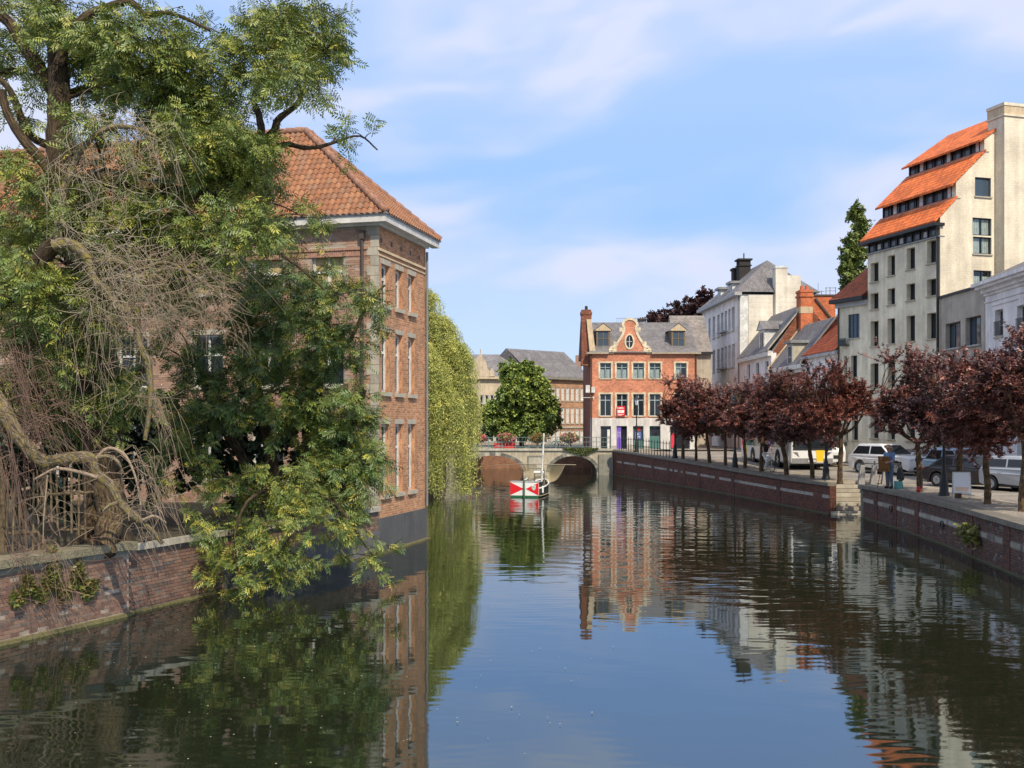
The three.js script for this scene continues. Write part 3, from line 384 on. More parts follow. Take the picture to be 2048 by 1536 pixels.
  const rollM = [mat([.34, .17, .11], { map: grain, size: 0.5, rough: 0.9 }), mat([.30, .16, .115], { map: grain, size: 0.5, rough: 0.9 }), mat([.38, .20, .13], { map: grain, size: 0.5, rough: 0.9 })];
  const rolls = (a, b) => { const L = a.distanceTo(b), n = Math.round(L / 0.36); for (let i = 0; i < n; i++) { const p = a.clone().lerp(b, i / n), e = a.clone().lerp(b, (i + 1.08) / n); p.y += 0.055; e.y += 0.035; M('ridge_tile', tubeG([p, e], [0.135, 0.115], 10), rollM[i % 3], roof); } };
  rolls(v3(O, ey, e0), r2); rolls(v3(O, ey, -DEP - O), r2); rolls(v3(-LEN, ry, zm), r2);
  // dormers
  for (const px of [452, 287, 135]) { const x = sx(px) + 0.15, d = G('dormer', h, x, 11.3, 0.02); M('cheek', new MB().box(-0.5, 0.5, 0, 1.02, -1.2, -0.005).geo(), mats.whitePaint, d); const f = new MB(); f.box(-0.5, 0.5, -0.08, 0.05, 0, 0.06).box(-0.5, -0.4, 0.05, 1.0, 0, 0.05).box(0.4, 0.5, 0.05, 1.0, 0, 0.05).box(-0.4, 0.4, 0.9, 1.0, 0, 0.05).box(-0.03, 0.03, 0.05, 0.9, 0, 0.045).box(-0.4, 0.4, 0.5, 0.55, 0, 0.042); M('frame', f.geo(), mats.whitePaint, d); for (const s of [-1, 1]) M('pane', boxG(s * 0.215 - 0.18, s * 0.215 + 0.18, 0.06, 0.9, 0, 0.02), mats.glassBlue, d); M('dormer_roof', new MB().hex([v3(-0.62, 1.03, 0.14), v3(0.62, 1.03, 0.14), v3(0.62, 1.28, -1.4), v3(-0.62, 1.28, -1.4), v3(-0.62, 1.10, 0.14), v3(0.62, 1.10, 0.14), v3(0.62, 1.36, -1.4), v3(-0.62, 1.36, -1.4)]).geo(), mats.zinc, d); }
}
// ---------------------------------------------------------------- stone bridge
{
  const D = 86, b = T('stone_bridge', 'low two arched stone bridge closing the view down the canal', 'bridge', V(0, 0, D));
  const X = px => (px - HX) * D / FOC, Yp = py => EYE - (py - HY) * D / FOC;
  const arch = (x0, x1, crown, spring) => { const p = new THREE.Path(), c = (x0 + x1) / 2, a = (x1 - x0) / 2; p.moveTo(x0, -0.5); p.lineTo(x0, spring); for (let i = 1; i < 32; i++) { const t = Math.PI - i / 32 * Math.PI; p.lineTo(c + a * Math.cos(t), spring + (crown - spring) * Math.sin(t)); } p.lineTo(x1, spring); p.lineTo(x1, -0.5); p.closePath(); return p; };
  const A1 = [X(923), X(1047), 1.60, 0.15], A2 = [X(1099), X(1194), 1.56, 0.15];
  const m = mat([.50, .44, .33], { map: streaky, size: 2.6, bump: 0.012, bmap: coarseB, bsize: 2 });
  const s = poly([[X(892), -0.6], [X(1226), -0.6], [X(1226), 2.0], [X(892), 2.0]]); s.holes.push(arch(...A1), arch(...A2));
  const g = new THREE.ExtrudeGeometry(s, { depth: 6, bevelEnabled: false, curveSegments: 32 }); g.translate(0, 0, -6); M('span', g, m, b);
  const R = rng(71), vm = [mats.stoneDark, mat([.13, .13, .12], { map: streaky, size: 1, bump: 0.01 }), mat([.17, .165, .145], { map: streaky, size: 1, bump: 0.01 })];
  for (const [x0, x1, cr, sp] of [A1, A2]) { const c = (x0 + x1) / 2, a = (x1 - x0) / 2, n = 17, pt = (t, k) => [c - (a + k) * Math.cos(t), sp + (cr - sp + k) * Math.sin(t)]; for (let i = 0; i < n; i++) { const t0 = lerp(0.12, Math.PI - 0.12, i / n), t1 = lerp(0.12, Math.PI - 0.12, (i + 0.96) / n), th = i === 8 ? 0.36 : 0.27, key = i === 8 || i === 7 || i === 9; const q = [pt(t0, 0), pt(t1, 0), pt(t1, th), pt(t0, th)].map(p => [...p]); M('voussoir', new MB().hex([v3(q[0][0], q[0][1], 0.05 + R() * 0.02), v3(q[1][0], q[1][1], 0.06), v3(q[1][0], q[1][1], -0.2), v3(q[0][0], q[0][1], -0.2), v3(q[3][0], q[3][1], 0.06), v3(q[2][0], q[2][1], 0.06), v3(q[2][0], q[2][1], -0.2), v3(q[3][0], q[3][1], -0.2)]).geo(), key && R() < 0.7 ? mats.stone : vm[i % 3], b); } }
  for (let x = X(890); x < X(1226); x += 1.15) M('coping_stone', new MB().box(x, Math.min(x + 1.135, X(1228)), 2.002, 2.17 + R() * 0.01, -0.4, 0.13 + R() * 0.02).geo(), mats.stone, b);
  M('deck', boxG(X(892), X(1226), 2.003, 2.06, -6, -0.42), farPaveM, b);
  M('pier_panel', new MB().box(X(1058), X(1085), 0.55, 1.5, 0, 0.05).geo(), mats.stone, b); M('panel_frame', new MB().box(X(1055), X(1058), 0.45, 1.6, 0, 0.09).box(X(1085), X(1088), 0.45, 1.6, 0, 0.09).box(X(1058), X(1085), 1.5, 1.6, 0, 0.09).geo(), mats.stoneDark, b);
  M('abutment', new MB().box(X(892), X(920), -0.6, 1.2, 0, 0.3).geo(), mats.stone, b);
  M('abutment', new MB().box(X(1197), X(1226), -0.6, 1.7, 0, 0.18).geo(), mats.stoneDark, b);
  // railing
  const rl = T('bridge_railing', 'slim grey green iron railing along the bridge', 'railing', V(0, 2.17, D + 0.15)); const gm = mat([.13, .19, .18], { rough: 0.55 });
  for (let px = 896; px <= 1222; px += 27) M('post', new MB().box(X(px) - 0.03, X(px) + 0.03, 0, 0.95, -0.03, 0.03).geo(), gm, rl);
  for (const y of [0.12, 0.52, 0.9]) M('rail', boxG(X(896), X(1222), y, y + 0.04, -0.02, 0.02), gm, rl);
  for (let px = 896, i = 0; px < 1222; px += 6.75, i++) if (i % 4) M('baluster', boxG(X(px) - 0.01, X(px) + 0.01, 0.16, 0.9, -0.012, 0.012), gm, rl);
  // ivy on the coping
  const leaf = new MB().quad(v3(-.05, 0, 0), v3(0, -.06, .02), v3(.05, 0, 0), v3(0, .07, .02)).geo(), iv = new THREE.InstancedMesh(leaf, mat([.11, .14, .035], { side: THREE.DoubleSide }), 900), m4 = new THREE.Matrix4(), e = new THREE.Euler(), qq = new THREE.Quaternion();
  for (let i = 0; i < 900; i++) { e.set(R() * 3, R() * 6, R() * 6); const x = X(1126 + R() * 70), f = Math.sin((x - X(1126)) / (X(1196) - X(1126)) * 3.14); m4.compose(v3(x, 2.2 - Math.pow(R(), 1.5) * 0.55 * f, -D + 0.1 + R() * 0.15), qq.setFromEuler(e), v3(1.2, 1.2, 1.2)); iv.setMatrixAt(i, m4); }
  iv.name = 'ivy'; tag(iv, 'ivy hanging over the bridge coping above the right arch', 'ivy', null, 'stuff'); scene.add(iv);
}
// ---------------------------------------------------------------- flower tubs on the bridge
{
  const R = rng(5), petal = new MB(); for (let k = 0; k < 3; k++) { const a = k * 2.1, c = Math.cos(a), s = Math.sin(a); petal.quad(v3(0, 0, 0), v3(.05 * c - .03 * s, .02, .05 * s + .03 * c), v3(.09 * c, .035, .09 * s), v3(.05 * c + .03 * s, .02, .05 * s - .03 * c)); }
  const pg = petal.geo(), where = ['behind the willow', 'above the red car', 'just left of the boat mast', 'at the right end of the bridge'], colr = [[[.6, .05, .06], [.55, .12, .14], [.5, .3, .22]], [[.6, .07, .09], [.6, .32, .1], [.5, .15, .22]], [[.35, .15, .05], [.35, .2, .05], [.12, .12, .03]], [[.5, .22, .2], [.5, .4, .18], [.4, .12, .16]]];
  [955, 1013, 1075, 1139].forEach((px, i) => {
    const D = 86.6, t = T('flower_tub', 'round tub of trailing flowers on a post ' + where[i], 'planter', V((px - HX) * D / FOC, 2.06, D), 0, 'flower tubs along the bridge');
    M('post', new MB().box(-0.09, 0.09, 0, 0.55, -0.09, 0.09).geo(), mats.stone, t); M('tub', new THREE.LatheGeometry([[0.05, 0.5], [0.3, 0.55], [0.48, 0.8], [0.52, 0.86], [0.0, 0.84]].map(p => new THREE.Vector2(...p)), 16), mats.stoneDark, t);
    const n = 620, im = new THREE.InstancedMesh(pg, mat([1, 1, 1], { side: THREE.DoubleSide, rough: 0.8 }), n), m4 = new THREE.Matrix4(), e = new THREE.Euler(), q = new THREE.Quaternion(), c = new THREE.Color();
    for (let k = 0; k < n; k++) { const a = R() * 6.28, h = R() * 2 - 0.9, r = Math.sqrt(Math.max(0, 1 - h * h)) * (0.75 + R() * 0.3); e.set(R() * 6, R() * 6, R() * 6); m4.compose(v3(Math.cos(a) * r * 0.78, 0.98 + h * 0.36, Math.sin(a) * r * 0.7), q.setFromEuler(e), v3(1, 1, 1).multiplyScalar(1 + R() * 0.6)); im.setMatrixAt(k, m4); const g = R() < 0.52; const p = g ? [.10, .14, .04] : colr[i][Math.floor(R() * 3)]; im.setColorAt(k, c.setRGB(...p).multiplyScalar(0.7 + R() * 0.6)); }
    im.name = 'flowers'; im.castShadow = im.receiveShadow = true; im.userData.kind = 'stuff'; t.add(im);
  });
}
// ---------------------------------------------------------------- houses beyond the bridge
const slateM = coursed(slateT, 4, 4, 0.005, [.66, .64, .62], 0.8), slateWarm = coursed(slateT, 4, 4, 0.005, [.78, .76, .74], 0.7);
function gableRoof(parent, name, W, y0, y1, D, mt, o = {}) { // ridge parallel to the facade; eave at z = over, back eave at -D
  const { ov = 0.35, ends = 0.0 } = o, g = new MB(), zr = -D / 2; g.quad(v3(-ends, y0, ov), v3(W + ends, y0, ov), v3(W + ends, y1, zr), v3(-ends, y1, zr)); g.quad(v3(W + ends, y0, -D - ov), v3(-ends, y0, -D - ov), v3(-ends, y1, zr), v3(W + ends, y1, zr)); g.quad(v3(-ends, y0 - 0.06, ov), v3(W + ends, y0 - 0.06, ov), v3(W + ends, y0, ov), v3(-ends, y0, ov)); g.tri(v3(W, y0 - 0.03, 0), v3(W, y0 - 0.03, -D), v3(W, y1 - 0.03, zr)); g.tri(v3(0, y0 - 0.03, -D), v3(0, y0 - 0.03, 0), v3(0, y1 - 0.03, zr)); return M(name, g.geo(), mt, parent); }
{ // long tan range with two rows of windows
  const F = facade([(1062 - HX) * 112 / FOC, 112], [(1178 - HX) * 118 / FOC, 118]), y0 = 2.0, h = T('window_range', 'long tan brick range with rows of narrow windows right of the linden tree', 'house', V(F.a[0], y0, F.a[1]), F.turn), W = F.L, top = 7.3;
  const holes = []; for (let px = 1078; px < 1172; px += 9.6) { const u = F.u(px); holes.push([u - 0.24, 4.7 + 0.1, u + 0.24, 6.2], [u - 0.24, 2.3, u + 0.24, 4.0], [u - 0.3, 0.1, u + 0.3, 1.5]); }
  M('wall', wallG([[0, 0], [W, 0], [W, top], [0, top]], holes, 0.3), coursed(brickPink, 3.5, 3.6, 0.004, [.92, .90, .78]), h); M('body', boxG(0.01, W - 0.01, 0, top, -8, -0.302), mats.room, h);
  holes.forEach(([a, b, c, d]) => win(h, (a + c) / 2, b, 0, 0, c - a, d - b, { recess: 0.06, fw: 0.1, rows: [0.6], onePane: true, cols: 1, sillH: 0.12, pane: mats.curtain, frame: mats.whitePaint }));
  M('string_course', boxG(-0.02, W + 0.02, 1.75, 1.95, 0, 0.12), mats.stone, h); M('cornice', boxG(-0.1, W + 0.1, top - 0.25, top + 0.05, 0, 0.4), mats.stoneDark, h); gableRoof(h, 'roof', W, top + 0.05, top + 3.2, 8, slateM);
}
{ // pale ornate facade behind the willow
  const F = facade([(890 - HX) * 112 / FOC, 112], [(1062 - HX) * 112 / FOC, 112]), h = T('pale_gabled_house', 'pale stone house with a small ornate gable left of the linden tree', 'house', V(F.a[0], 2.0, F.a[1]), F.turn), W = F.L, top = 7.2;
  const cream = mat([.62, .52, .38], { map: streaky, size: 3 }); const holes = []; for (let px = 900; px < 1055; px += 10.5) { const u = F.u(px); holes.push([u - 0.2, 3.1, u + 0.2, 5.3], [u - 0.22, 0.3, u + 0.22, 1.9]); }
  M('wall', wallG([[0, 0], [W, 0], [W, top], [0, top]], holes, 0.3), cream, h); M('body', boxG(0.01, W - 0.01, 0, top, -8, -0.302), mats.room, h);
  holes.forEach(([a, b, c, d]) => win(h, (a + c) / 2, b, 0, 0, c - a, d - b, { recess: 0.06, fw: 0.08, rows: [0.6], cols: 1, onePane: true, sillH: 0.1 }));
  M('cornice', boxG(-0.1, W + 0.1, top - 0.2, top + 0.06, 0, 0.4), mats.sandstone, h); gableRoof(h, 'roof', W, top + 0.06, top + 2.7, 8, slateWarm);
  const u = F.u(961), gs = poly([[u - 1.3, 0], [u + 1.3, 0], [u + 1.1, 0.5], [u + 0.75, 0.9], [u + 0.6, 1.6], [u + 0.25, 2.2], [u, 2.5], [u - 0.25, 2.2], [u - 0.6, 1.6], [u - 0.75, 0.9], [u - 1.1, 0.5]]); const g = extr(gs, 0.4); g.translate(0, top, -0.15); M('gable', g, cream, h); win(h, u, top + 0.5, 0.25, 0, 0.5, 0.9, { recess: 0.02, cols: 1, rows: [], sill: null });
  M('finial', barG(v3(u, top + 2.4, 0.05), v3(u, top + 3.0, 0.05), 0.06), mats.sandstone, h);
  const gu = F.u(984), st = M('statue_niche', extr([[gu - 0.3, 0], [gu + 0.3, 0], [gu + 0.2, 0.7], [gu, 1.0], [gu - 0.2, 0.7]], 0.3), cream, h); st.position.set(0, top, 0.1);
  // round pediment rising behind
  const p = T('round_pediment_roof', 'rounded stone pediment with an urn above the far roofs', 'pediment', V((997 - HX) * 130 / FOC, 2, 130)); const hw = 1.05, ps = new THREE.Shape(); ps.moveTo(-hw, 0); ps.lineTo(hw, 0); ps.lineTo(hw, 7.6); ps.absarc(0, 7.6, hw, 0, Math.PI, false); ps.closePath(); const hole = new THREE.Path(); hole.absarc(0, 7.55, 0.65, 0, Math.PI, false); hole.closePath(); ps.holes.push(hole); M('pediment_wall', extr(ps, 0.6), cream, p); M('infill', boxG(-0.64, 0.64, 7.4, 8.2, 0.1, 0.3), mats.sandstone, p); M('urn', new THREE.LatheGeometry([[0, 8.6], [0.1, 8.65], [0.08, 8.9], [0.26, 9.2], [0.2, 9.35], [0, 9.4]].map(q => new THREE.Vector2(...q)), 10), mats.stoneDark, p).position.z = 0.3; M('side_block', boxG(-3, 3, 0, 6.6, -3, -0.01), cream, p);
  // clock tower cupola behind the willow
  const c = T('cupola_house', 'grey house with a round topped dormer glimpsed over the willow', 'house', V((905 - HX) * 122 / FOC, 2, 122)); M('wall', boxG(-3.2, 2.2, 0, 9, -5, 0), cream, c); M('roof', new MB().hex([v3(-3.4, 9, .3), v3(2.4, 9, .3), v3(2.4, 9, -5), v3(-3.4, 9, -5), v3(-2.6, 11, -1.6), v3(1.4, 11, -1.6), v3(1.4, 11, -3), v3(-2.6, 11, -3)]).geo(), slateM, c); const ds = new THREE.Shape(); ds.moveTo(-0.55, 0); ds.lineTo(0.55, 0); ds.lineTo(0.55, 0.8); ds.absarc(0, 0.8, 0.55, 0, Math.PI); ds.closePath(); const dg = extr(ds, 1); dg.translate(0, 10.9, -2); M('dormer', dg, mats.stoneDark, c); M('dormer_window', new THREE.CircleGeometry(0.36, 16).translate(0, 11.7, -0.98), mats.glassBlue, c);
}
{ // orange gabled house and chimneys above the range
  const D = 126, X = px => (px - HX) * D / FOC, Y = py => EYE - (py - HY) * D / FOC; const h = T('orange_gable_house', 'orange brick gable with a tall chimney above the tan range', 'house', V(X(1125), 2, D)); const o = X(1125), om = coursed(brickRed, 3.5, 3.6, 0.004, [1.05, .78, .55]);
  M('wall', extr([[X(1100) - o, 0], [X(1150) - o, 0], [X(1150) - o, Y(757) - 2], [X(1121) - o, Y(725) - 2], [X(1100) - o, Y(752) - 2]], 0.4), om, h); M('body', boxG(X(1102) - o, X(1185) - o, 0, Y(765) - 2, -6, -0.01), om, h);
  M('roof', new MB().quad(v3(X(1121) - o, Y(725) - 1.98, 0.45), v3(X(1151) - o, Y(758) - 1.98, 0.45), v3(X(1180) - o, Y(758) - 1.98, -4), v3(X(1158) - o, Y(727) - 1.98, -4)).geo(), slateM, h); M('chimney', new MB().box(X(1097) - o, X(1110) - o, 4, Y(715) - 2, 0.41, 1.0).box(X(1096) - o, X(1111) - o, Y(717) - 2, Y(714) - 2, 0.38, 1.05).geo(), om, h); M('chimney', boxG(X(1154) - o, X(1166) - o, 4, Y(708) - 2, -3, -2.2), mat([.33, .2, .15]), h);
}
// ---------------------------------------------------------------- gabled brick house by the bridge
const brickHouseM = coursed(brickRed, 3.5, 3.6, 0.005, [.98, .90, .82]);
{
  const D = 89, y0 = 2.05, X = px => (px - HX) * D / FOC - (1181 - HX) * D / FOC, Y = py => EYE - (py - HY) * D / FOC - y0, W = X(1394);
  const h = T('gabled_brick_house', 'red brick house with curved gable and white ground floor beside the bridge', 'house', V((1181 - HX) * D / FOC, y0, D)), eave = Y(707), white = mat([.72, .70, .68], { map: streaky, size: 3.4 }), cream = mat([.80, .68, .48], { map: grain, size: 2 });
  const up = [], mid = [], low = [];
  for (const [a, b] of [[1200, 1222], [1233, 1255], [1266, 1288], [1299, 1321], [1351, 1373]]) { up.push([X(a), Y(757), X(b), Y(726)]); mid.push([X(a), Y(832), X(b), Y(788)]); }
  for (const [a, b] of [[1201, 1222], [1233, 1254], [1266, 1287], [1299, 1321], [1340, 1380]]) low.push([X(a), 0.02, X(b), Y(852)]);
  // scroll gable outline
  const c = 1260, half = [[43, 707], [43, 700], [38, 692], [30, 690], [26, 683], [19, 672], [15, 662], [14, 655], [17, 650], [15.5, 645], [12, 640], [7, 636.5], [0, 635.5]];
  const out = [[0, Y(836)], [W, Y(836)], [W, eave], ...half.map(([dx, py]) => [X(c + dx), Y(py)]), ...half.slice(0, -1).reverse().map(([dx, py]) => [X(c - dx), Y(py)]), [0, eave]];
  const oval = new THREE.Path(); oval.absellipse(X(1259), Y(683), 0.30, 0.55, 0, Math.PI * 2, true);
  const s = poly(out); s.holes.push(oval); M('wall', wallG(s, [...up, ...mid], 0.35), brickHouseM, h);
  M('ground_floor_wall', wallG([[0, 0], [W, 0], [W, Y(836) - 0.003], [0, Y(836) - 0.003]], low, 0.37), white, h).position.z = 0.02;
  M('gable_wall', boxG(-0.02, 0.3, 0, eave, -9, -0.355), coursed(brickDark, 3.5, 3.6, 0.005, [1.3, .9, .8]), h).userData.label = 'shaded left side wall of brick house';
  M('body', boxG(0.302, W - 0.01, 0, eave - 0.02, -9, -0.95), mats.room, h); M('party_wall', boxG(W - 0.3, W, 0, eave, -9, -0.38), brickHouseM, h);
  up.forEach(([a, b, p, q], i) => win(h, (a + p) / 2, b, 0, 0, p - a, q - b, { recess: 0.1, fw: 0.05, rows: [0.72], frame: mat([.30, .38, .38]), surround: cream, sw: 0.13, sill: mats.sandstone, pane: mats.clear, curtain: i < 4 ? [[0.04, 0.42, 0.05, 0.6], [0.58, 0.96, 0.05, 0.6]] : [[0.05, 0.5, 0.05, 0.9]] }));
  mid.forEach(([a, b, p, q]) => win(h, (a + p) / 2, b, 0, 0, p - a, q - b, { recess: 0.1, fw: 0.055, rows: [0.72], frame: mat([.42, .48, .48]), surround: cream, sw: 0.13, sill: mats.sandstone }));
  const og = G('oval_window', h, X(1259), Y(683), 0); M('pane', new THREE.CircleGeometry(1, 28).scale(0.31, 0.56, 1).translate(0, 0, -0.12), mats.glass, og); const ring = new THREE.Shape(); ring.absellipse(0, 0, 0.43, 0.68, 0, Math.PI * 2); const rh = new THREE.Path(); rh.absellipse(0, 0, 0.29, 0.54, 0, Math.PI * 2, true); ring.holes.push(rh); const rg = new THREE.ExtrudeGeometry(ring, { depth: 0.09, bevelEnabled: false, curveSegments: 24 }); rg.translate(0, 0, -0.03); M('surround', rg, cream, og); M('frame', new MB().box(-0.025, 0.025, -0.54, 0.54, -0.1, -0.06).box(-0.29, -0.025, -0.025, 0.025, -0.1, -0.06).box(0.025, 0.29, -0.025, 0.025, -0.1, -0.06).geo(), mats.whitePaint, og);
  // stone edging of the gable: a ribbon that follows the outline, with scroll ends
  const full = [...half.map(([dx, py]) => v3(X(c + dx), Y(py), 0)), ...half.slice(0, -1).reverse().map(([dx, py]) => v3(X(c - dx), Y(py), 0))];
  const line = smooth(full.slice(1, -1), 3), inner = line.map((p, i) => { const t = line[Math.min(line.length - 1, i + 1)].clone().sub(line[Math.max(0, i - 1)]).normalize(); return p.clone().add(v3(-t.y, t.x, 0).multiplyScalar(0.20)); });
  const eg = new MB(); for (let i = 0; i < line.length - 1; i++) { const a = line[i], b = line[i + 1], c = inner[i + 1], d = inner[i], Z = (v, z) => v.clone().setZ(z); eg.quad(Z(a, 0.07), Z(b, 0.07), Z(c, 0.07), Z(d, 0.07)); eg.quad(Z(a, -0.4), Z(b, -0.4), Z(b, 0.07), Z(a, 0.07)); eg.quad(Z(d, 0.07), Z(c, 0.07), Z(c, 0), Z(d, 0)); }
  M('gable_edging', eg.geo(), cream, h); M('gable_keystones', new MB().box(X(c - 21), X(c - 13), Y(663), Y(655), 0, 0.05).box(X(c + 13), X(c + 21), Y(663), Y(655), 0, 0.05).box(X(c - 33), X(c - 27), Y(703), Y(683), 0, 0.05).box(X(c + 27), X(c + 33), Y(703), Y(683), 0, 0.05).geo(), cream, h);
  for (const sgn of [-1, 1]) { const v = M('scroll', new THREE.TorusGeometry(0.16, 0.09, 8, 20), cream, h); v.position.set(X(c + sgn * 37), Y(703), 0.03); M('scroll_eye', new THREE.CylinderGeometry(0.1, 0.1, 0.1, 12).rotateX(Math.PI / 2), mats.sandstone, h).position.set(X(c + sgn * 37), Y(703), 0.03); }
  // eaves gutters, roof, ridge
  M('gutter', new MB().box(-0.35, X(c - 43), eave - 0.05, eave + 0.1, -0.2, 0.32).box(X(c + 43), W + 0.3, eave - 0.05, eave + 0.1, -0.2, 0.32).geo(), mat([.42, .36, .28], { map: streaky, size: 2 }), h);
  const rz = -5.2, ry = 13.3 - y0, rg2 = new MB(); rg2.quad(v3(-0.1, eave + 0.08, 0.2), v3(W + 0.1, eave + 0.08, 0.2), v3(W + 0.1, ry, rz), v3(0.1, ry, rz)); rg2.quad(v3(W + 0.1, eave, -10.4), v3(-0.1, eave, -10.4), v3(0.1, ry, rz), v3(W + 0.1, ry, rz)); rg2.tri(v3(-0.1, eave + 0.08, -10.4), v3(-0.1, eave + 0.08, 0.2), v3(0.1, ry, rz)); rg2.tri(v3(W, eave, 0), v3(W, eave, -10.4), v3(W, ry, rz)); M('roof', rg2.geo(), slateM, h);
  const rr = new MB(); for (let px = 1245; px <= 1310; px += 4) rr.box(X(px), X(px) + 0.02, ry, ry + 0.38, rz - 0.02, rz); rr.box(X(1245), X(1310), ry + 0.36, ry + 0.4, rz - 0.025, rz + 0.005); M('roof_railing', rr.geo(), mats.zinc, h);
  for (const [a, b, t] of [[1197, 1219, 0], [1349, 1371, 1]]) { const d = G('dormer', h, (X(a) + X(b)) / 2, Y(697), -0.9), w = X(b) - X(a), hh = Y(664) - Y(697) + 0.06; const bm = mat([.20, .15, .10], { map: streaky, size: 1 }); M('cheek', boxG(-w / 2 - 0.12, w / 2 + 0.12, 0, hh + 0.15, -2.4, -0.06), bm, d); M('dormer_gable', extr([[-w / 2 - 0.2, hh + 0.12], [w / 2 + 0.2, hh + 0.12], [w / 2 + 0.2, hh + 0.22], [0, hh + 0.72], [-w / 2 - 0.2, hh + 0.22]], 0.22), mats.sandstone, d).position.z = -0.1; M('frame', new MB().box(-w / 2 - 0.12, w / 2 + 0.12, -0.1, 0.06, -0.05, 0.05).box(-w / 2 - 0.12, -w / 2 + 0.02, 0.06, hh + 0.1, -0.05, 0.03).box(w / 2 - 0.02, w / 2 + 0.12, 0.06, hh + 0.1, -0.05, 0.03).box(-0.03, 0.03, 0.06, hh + 0.1, -0.05, 0.01).box(-w / 2, w / 2, hh * 0.62, hh * 0.66, -0.05, 0.008).geo(), bm, d); for (const sg of [-1, 1]) M('pane', boxG(sg * w / 4 - w / 4 + 0.02, sg * w / 4 + w / 4 - 0.02, 0.05, hh + 0.08, -0.055, -0.03), mats.glassBlue, d); M('dormer_roof', new MB().quad(v3(-w / 2 - 0.3, hh + 0.2, 0.16), v3(0, hh + 0.78, 0.16), v3(0, hh + 0.78, -2.6), v3(-w / 2 - 0.3, hh + 0.2, -2.6)).quad(v3(0, hh + 0.78, 0.16), v3(w / 2 + 0.3, hh + 0.2, 0.16), v3(w / 2 + 0.3, hh + 0.2, -2.6), v3(0, hh + 0.78, -2.6)).geo(), slateM, d); }
  const ch = M('chimney', new MB().box(-0.75, 0.12, eave - 1, Y(628), -1.3, -0.4).box(-0.8, 0.17, Y(628), Y(622), -1.35, -0.35).box(-0.72, 0.09, Y(622), Y(618), -1.28, -0.42).geo(), coursed(brickDark, 3.5, 3.6, 0.005, [1.4, 1.05, .85]), h); M('chimney_pot', new THREE.CylinderGeometry(0.12, 0.14, 0.35, 10).translate(-0.3, Y(614), -0.85), mats.blackMetal, ch); M('chimney_buttress', new MB().hex([v3(-0.05, eave, -0.05), v3(0.45, eave, -0.05), v3(0.45, eave, -0.4), v3(-0.05, eave, -0.4), v3(-0.32, Y(638), -0.2), v3(0.1, Y(638), -0.2), v3(0.1, Y(638), -0.42), v3(-0.32, Y(638), -0.42)]).geo(), mats.sandstone, h);
  M('side_buttress', new MB().hex([v3(-0.75, eave - 0.4, -0.45), v3(-0.02, eave - 0.4, -0.45), v3(-0.02, eave - 0.4, -4.5), v3(-0.75, eave - 0.4, -4.5), v3(-0.75, Y(640), -0.5), v3(-0.02, Y(640), -0.5), v3(-0.02, Y(640), -1.5), v3(-0.75, Y(640), -1.5)]).geo(), coursed(brickDark, 3.5, 3.6, 0.005, [1.2, .85, .75]), h);
  M('downpipe', barG(v3(W - 0.1, 0, 0.1), v3(W - 0.1, eave, 0.1), 0.06), mats.brownPipe, h); M('downpipe', barG(v3(0.08, 0, 0.1), v3(0.08, eave, 0.1), 0.05), mats.brownPipe, h);
  // shop fronts
  const shop = (i, f) => { const [a, b, p, q] = low[i], d = G('shop_door', h, (a + p) / 2, b, 0.02); f(d, p - a, q - b); };
  const fr = (d, w, hh, m, z = -0.2) => M('frame', new MB().box(-w / 2, -w / 2 + 0.07, 0, hh, z - 0.06, z).box(w / 2 - 0.07, w / 2, 0, hh, z - 0.06, z).box(-w / 2 + 0.07, w / 2 - 0.07, hh - 0.09, hh, z - 0.06, z).geo(), m, d);
  shop(0, (d, w, hh) => { fr(d, w, hh, mats.zinc); M('pane', boxG(-w / 2, w / 2, 0, hh, -0.26, -0.24), mats.glass, d); M('door_leaf', boxG(w / 2 - 0.3, w / 2 - 0.08, 0.05, hh - 0.3, -0.22, -0.18), mats.whitePaint, d); });
  shop(1, (d, w, hh) => { fr(d, w, hh, mats.blackMetal); M('pane', boxG(-w / 2, w / 2, 0, hh, -0.26, -0.24), mats.glass, d); M('purple_panel', boxG(-w / 2 + 0.02, -w / 2 + 0.4, 0.02, hh - 0.02, -0.18, -0.12), mat([.17, .09, .48], { rough: 0.6 }), d); M('ladder_motif', new MB().box(-w / 2 + 0.1, -w / 2 + 0.13, 0.9, 1.5, -0.12, -0.112).box(-w / 2 + 0.3, -w / 2 + 0.33, 0.9, 1.5, -0.12, -0.112).box(-w / 2 + 0.13, -w / 2 + 0.3, 1.1, 1.13, -0.12, -0.112).box(-w / 2 + 0.13, -w / 2 + 0.3, 1.35, 1.38, -0.12, -0.112).geo(), mats.whitePaint, d); });
  const gm = mat([.07, .17, .15], { rough: 0.5 });
  shop(2, (d, w, hh) => { fr(d, w, hh, gm); M('lower_panel', boxG(-w / 2 + 0.07, w / 2 - 0.07, 0, 0.75, -0.24, -0.19), gm, d); M('pane', boxG(-w / 2, w / 2, 0.7, hh, -0.27, -0.245), mats.glassBlue, d); M('poster', boxG(-0.25, 0.25, 0.85, 1.45, -0.244, -0.238), mat([.12, .17, .42]), d); M('poster_lettering', new MB().box(-0.18, 0.05, 1.2, 1.3, -0.237, -0.234).box(-0.02, 0.18, 0.98, 1.06, -0.237, -0.234).geo(), mats.whitePaint, d); M('red_notice', boxG(-0.02, 0.2, 1.55, 1.85, -0.244, -0.236), mat([.55, .03, .03]), d); });
  shop(3, (d, w, hh) => { fr(d, w, hh, gm); M('lower_panel', boxG(-w / 2 + 0.07, w / 2 - 0.07, 0, 1.1, -0.24, -0.19), gm, d); M('pane', boxG(-w / 2, w / 2, 1.05, hh, -0.27, -0.245), mats.glass, d); });
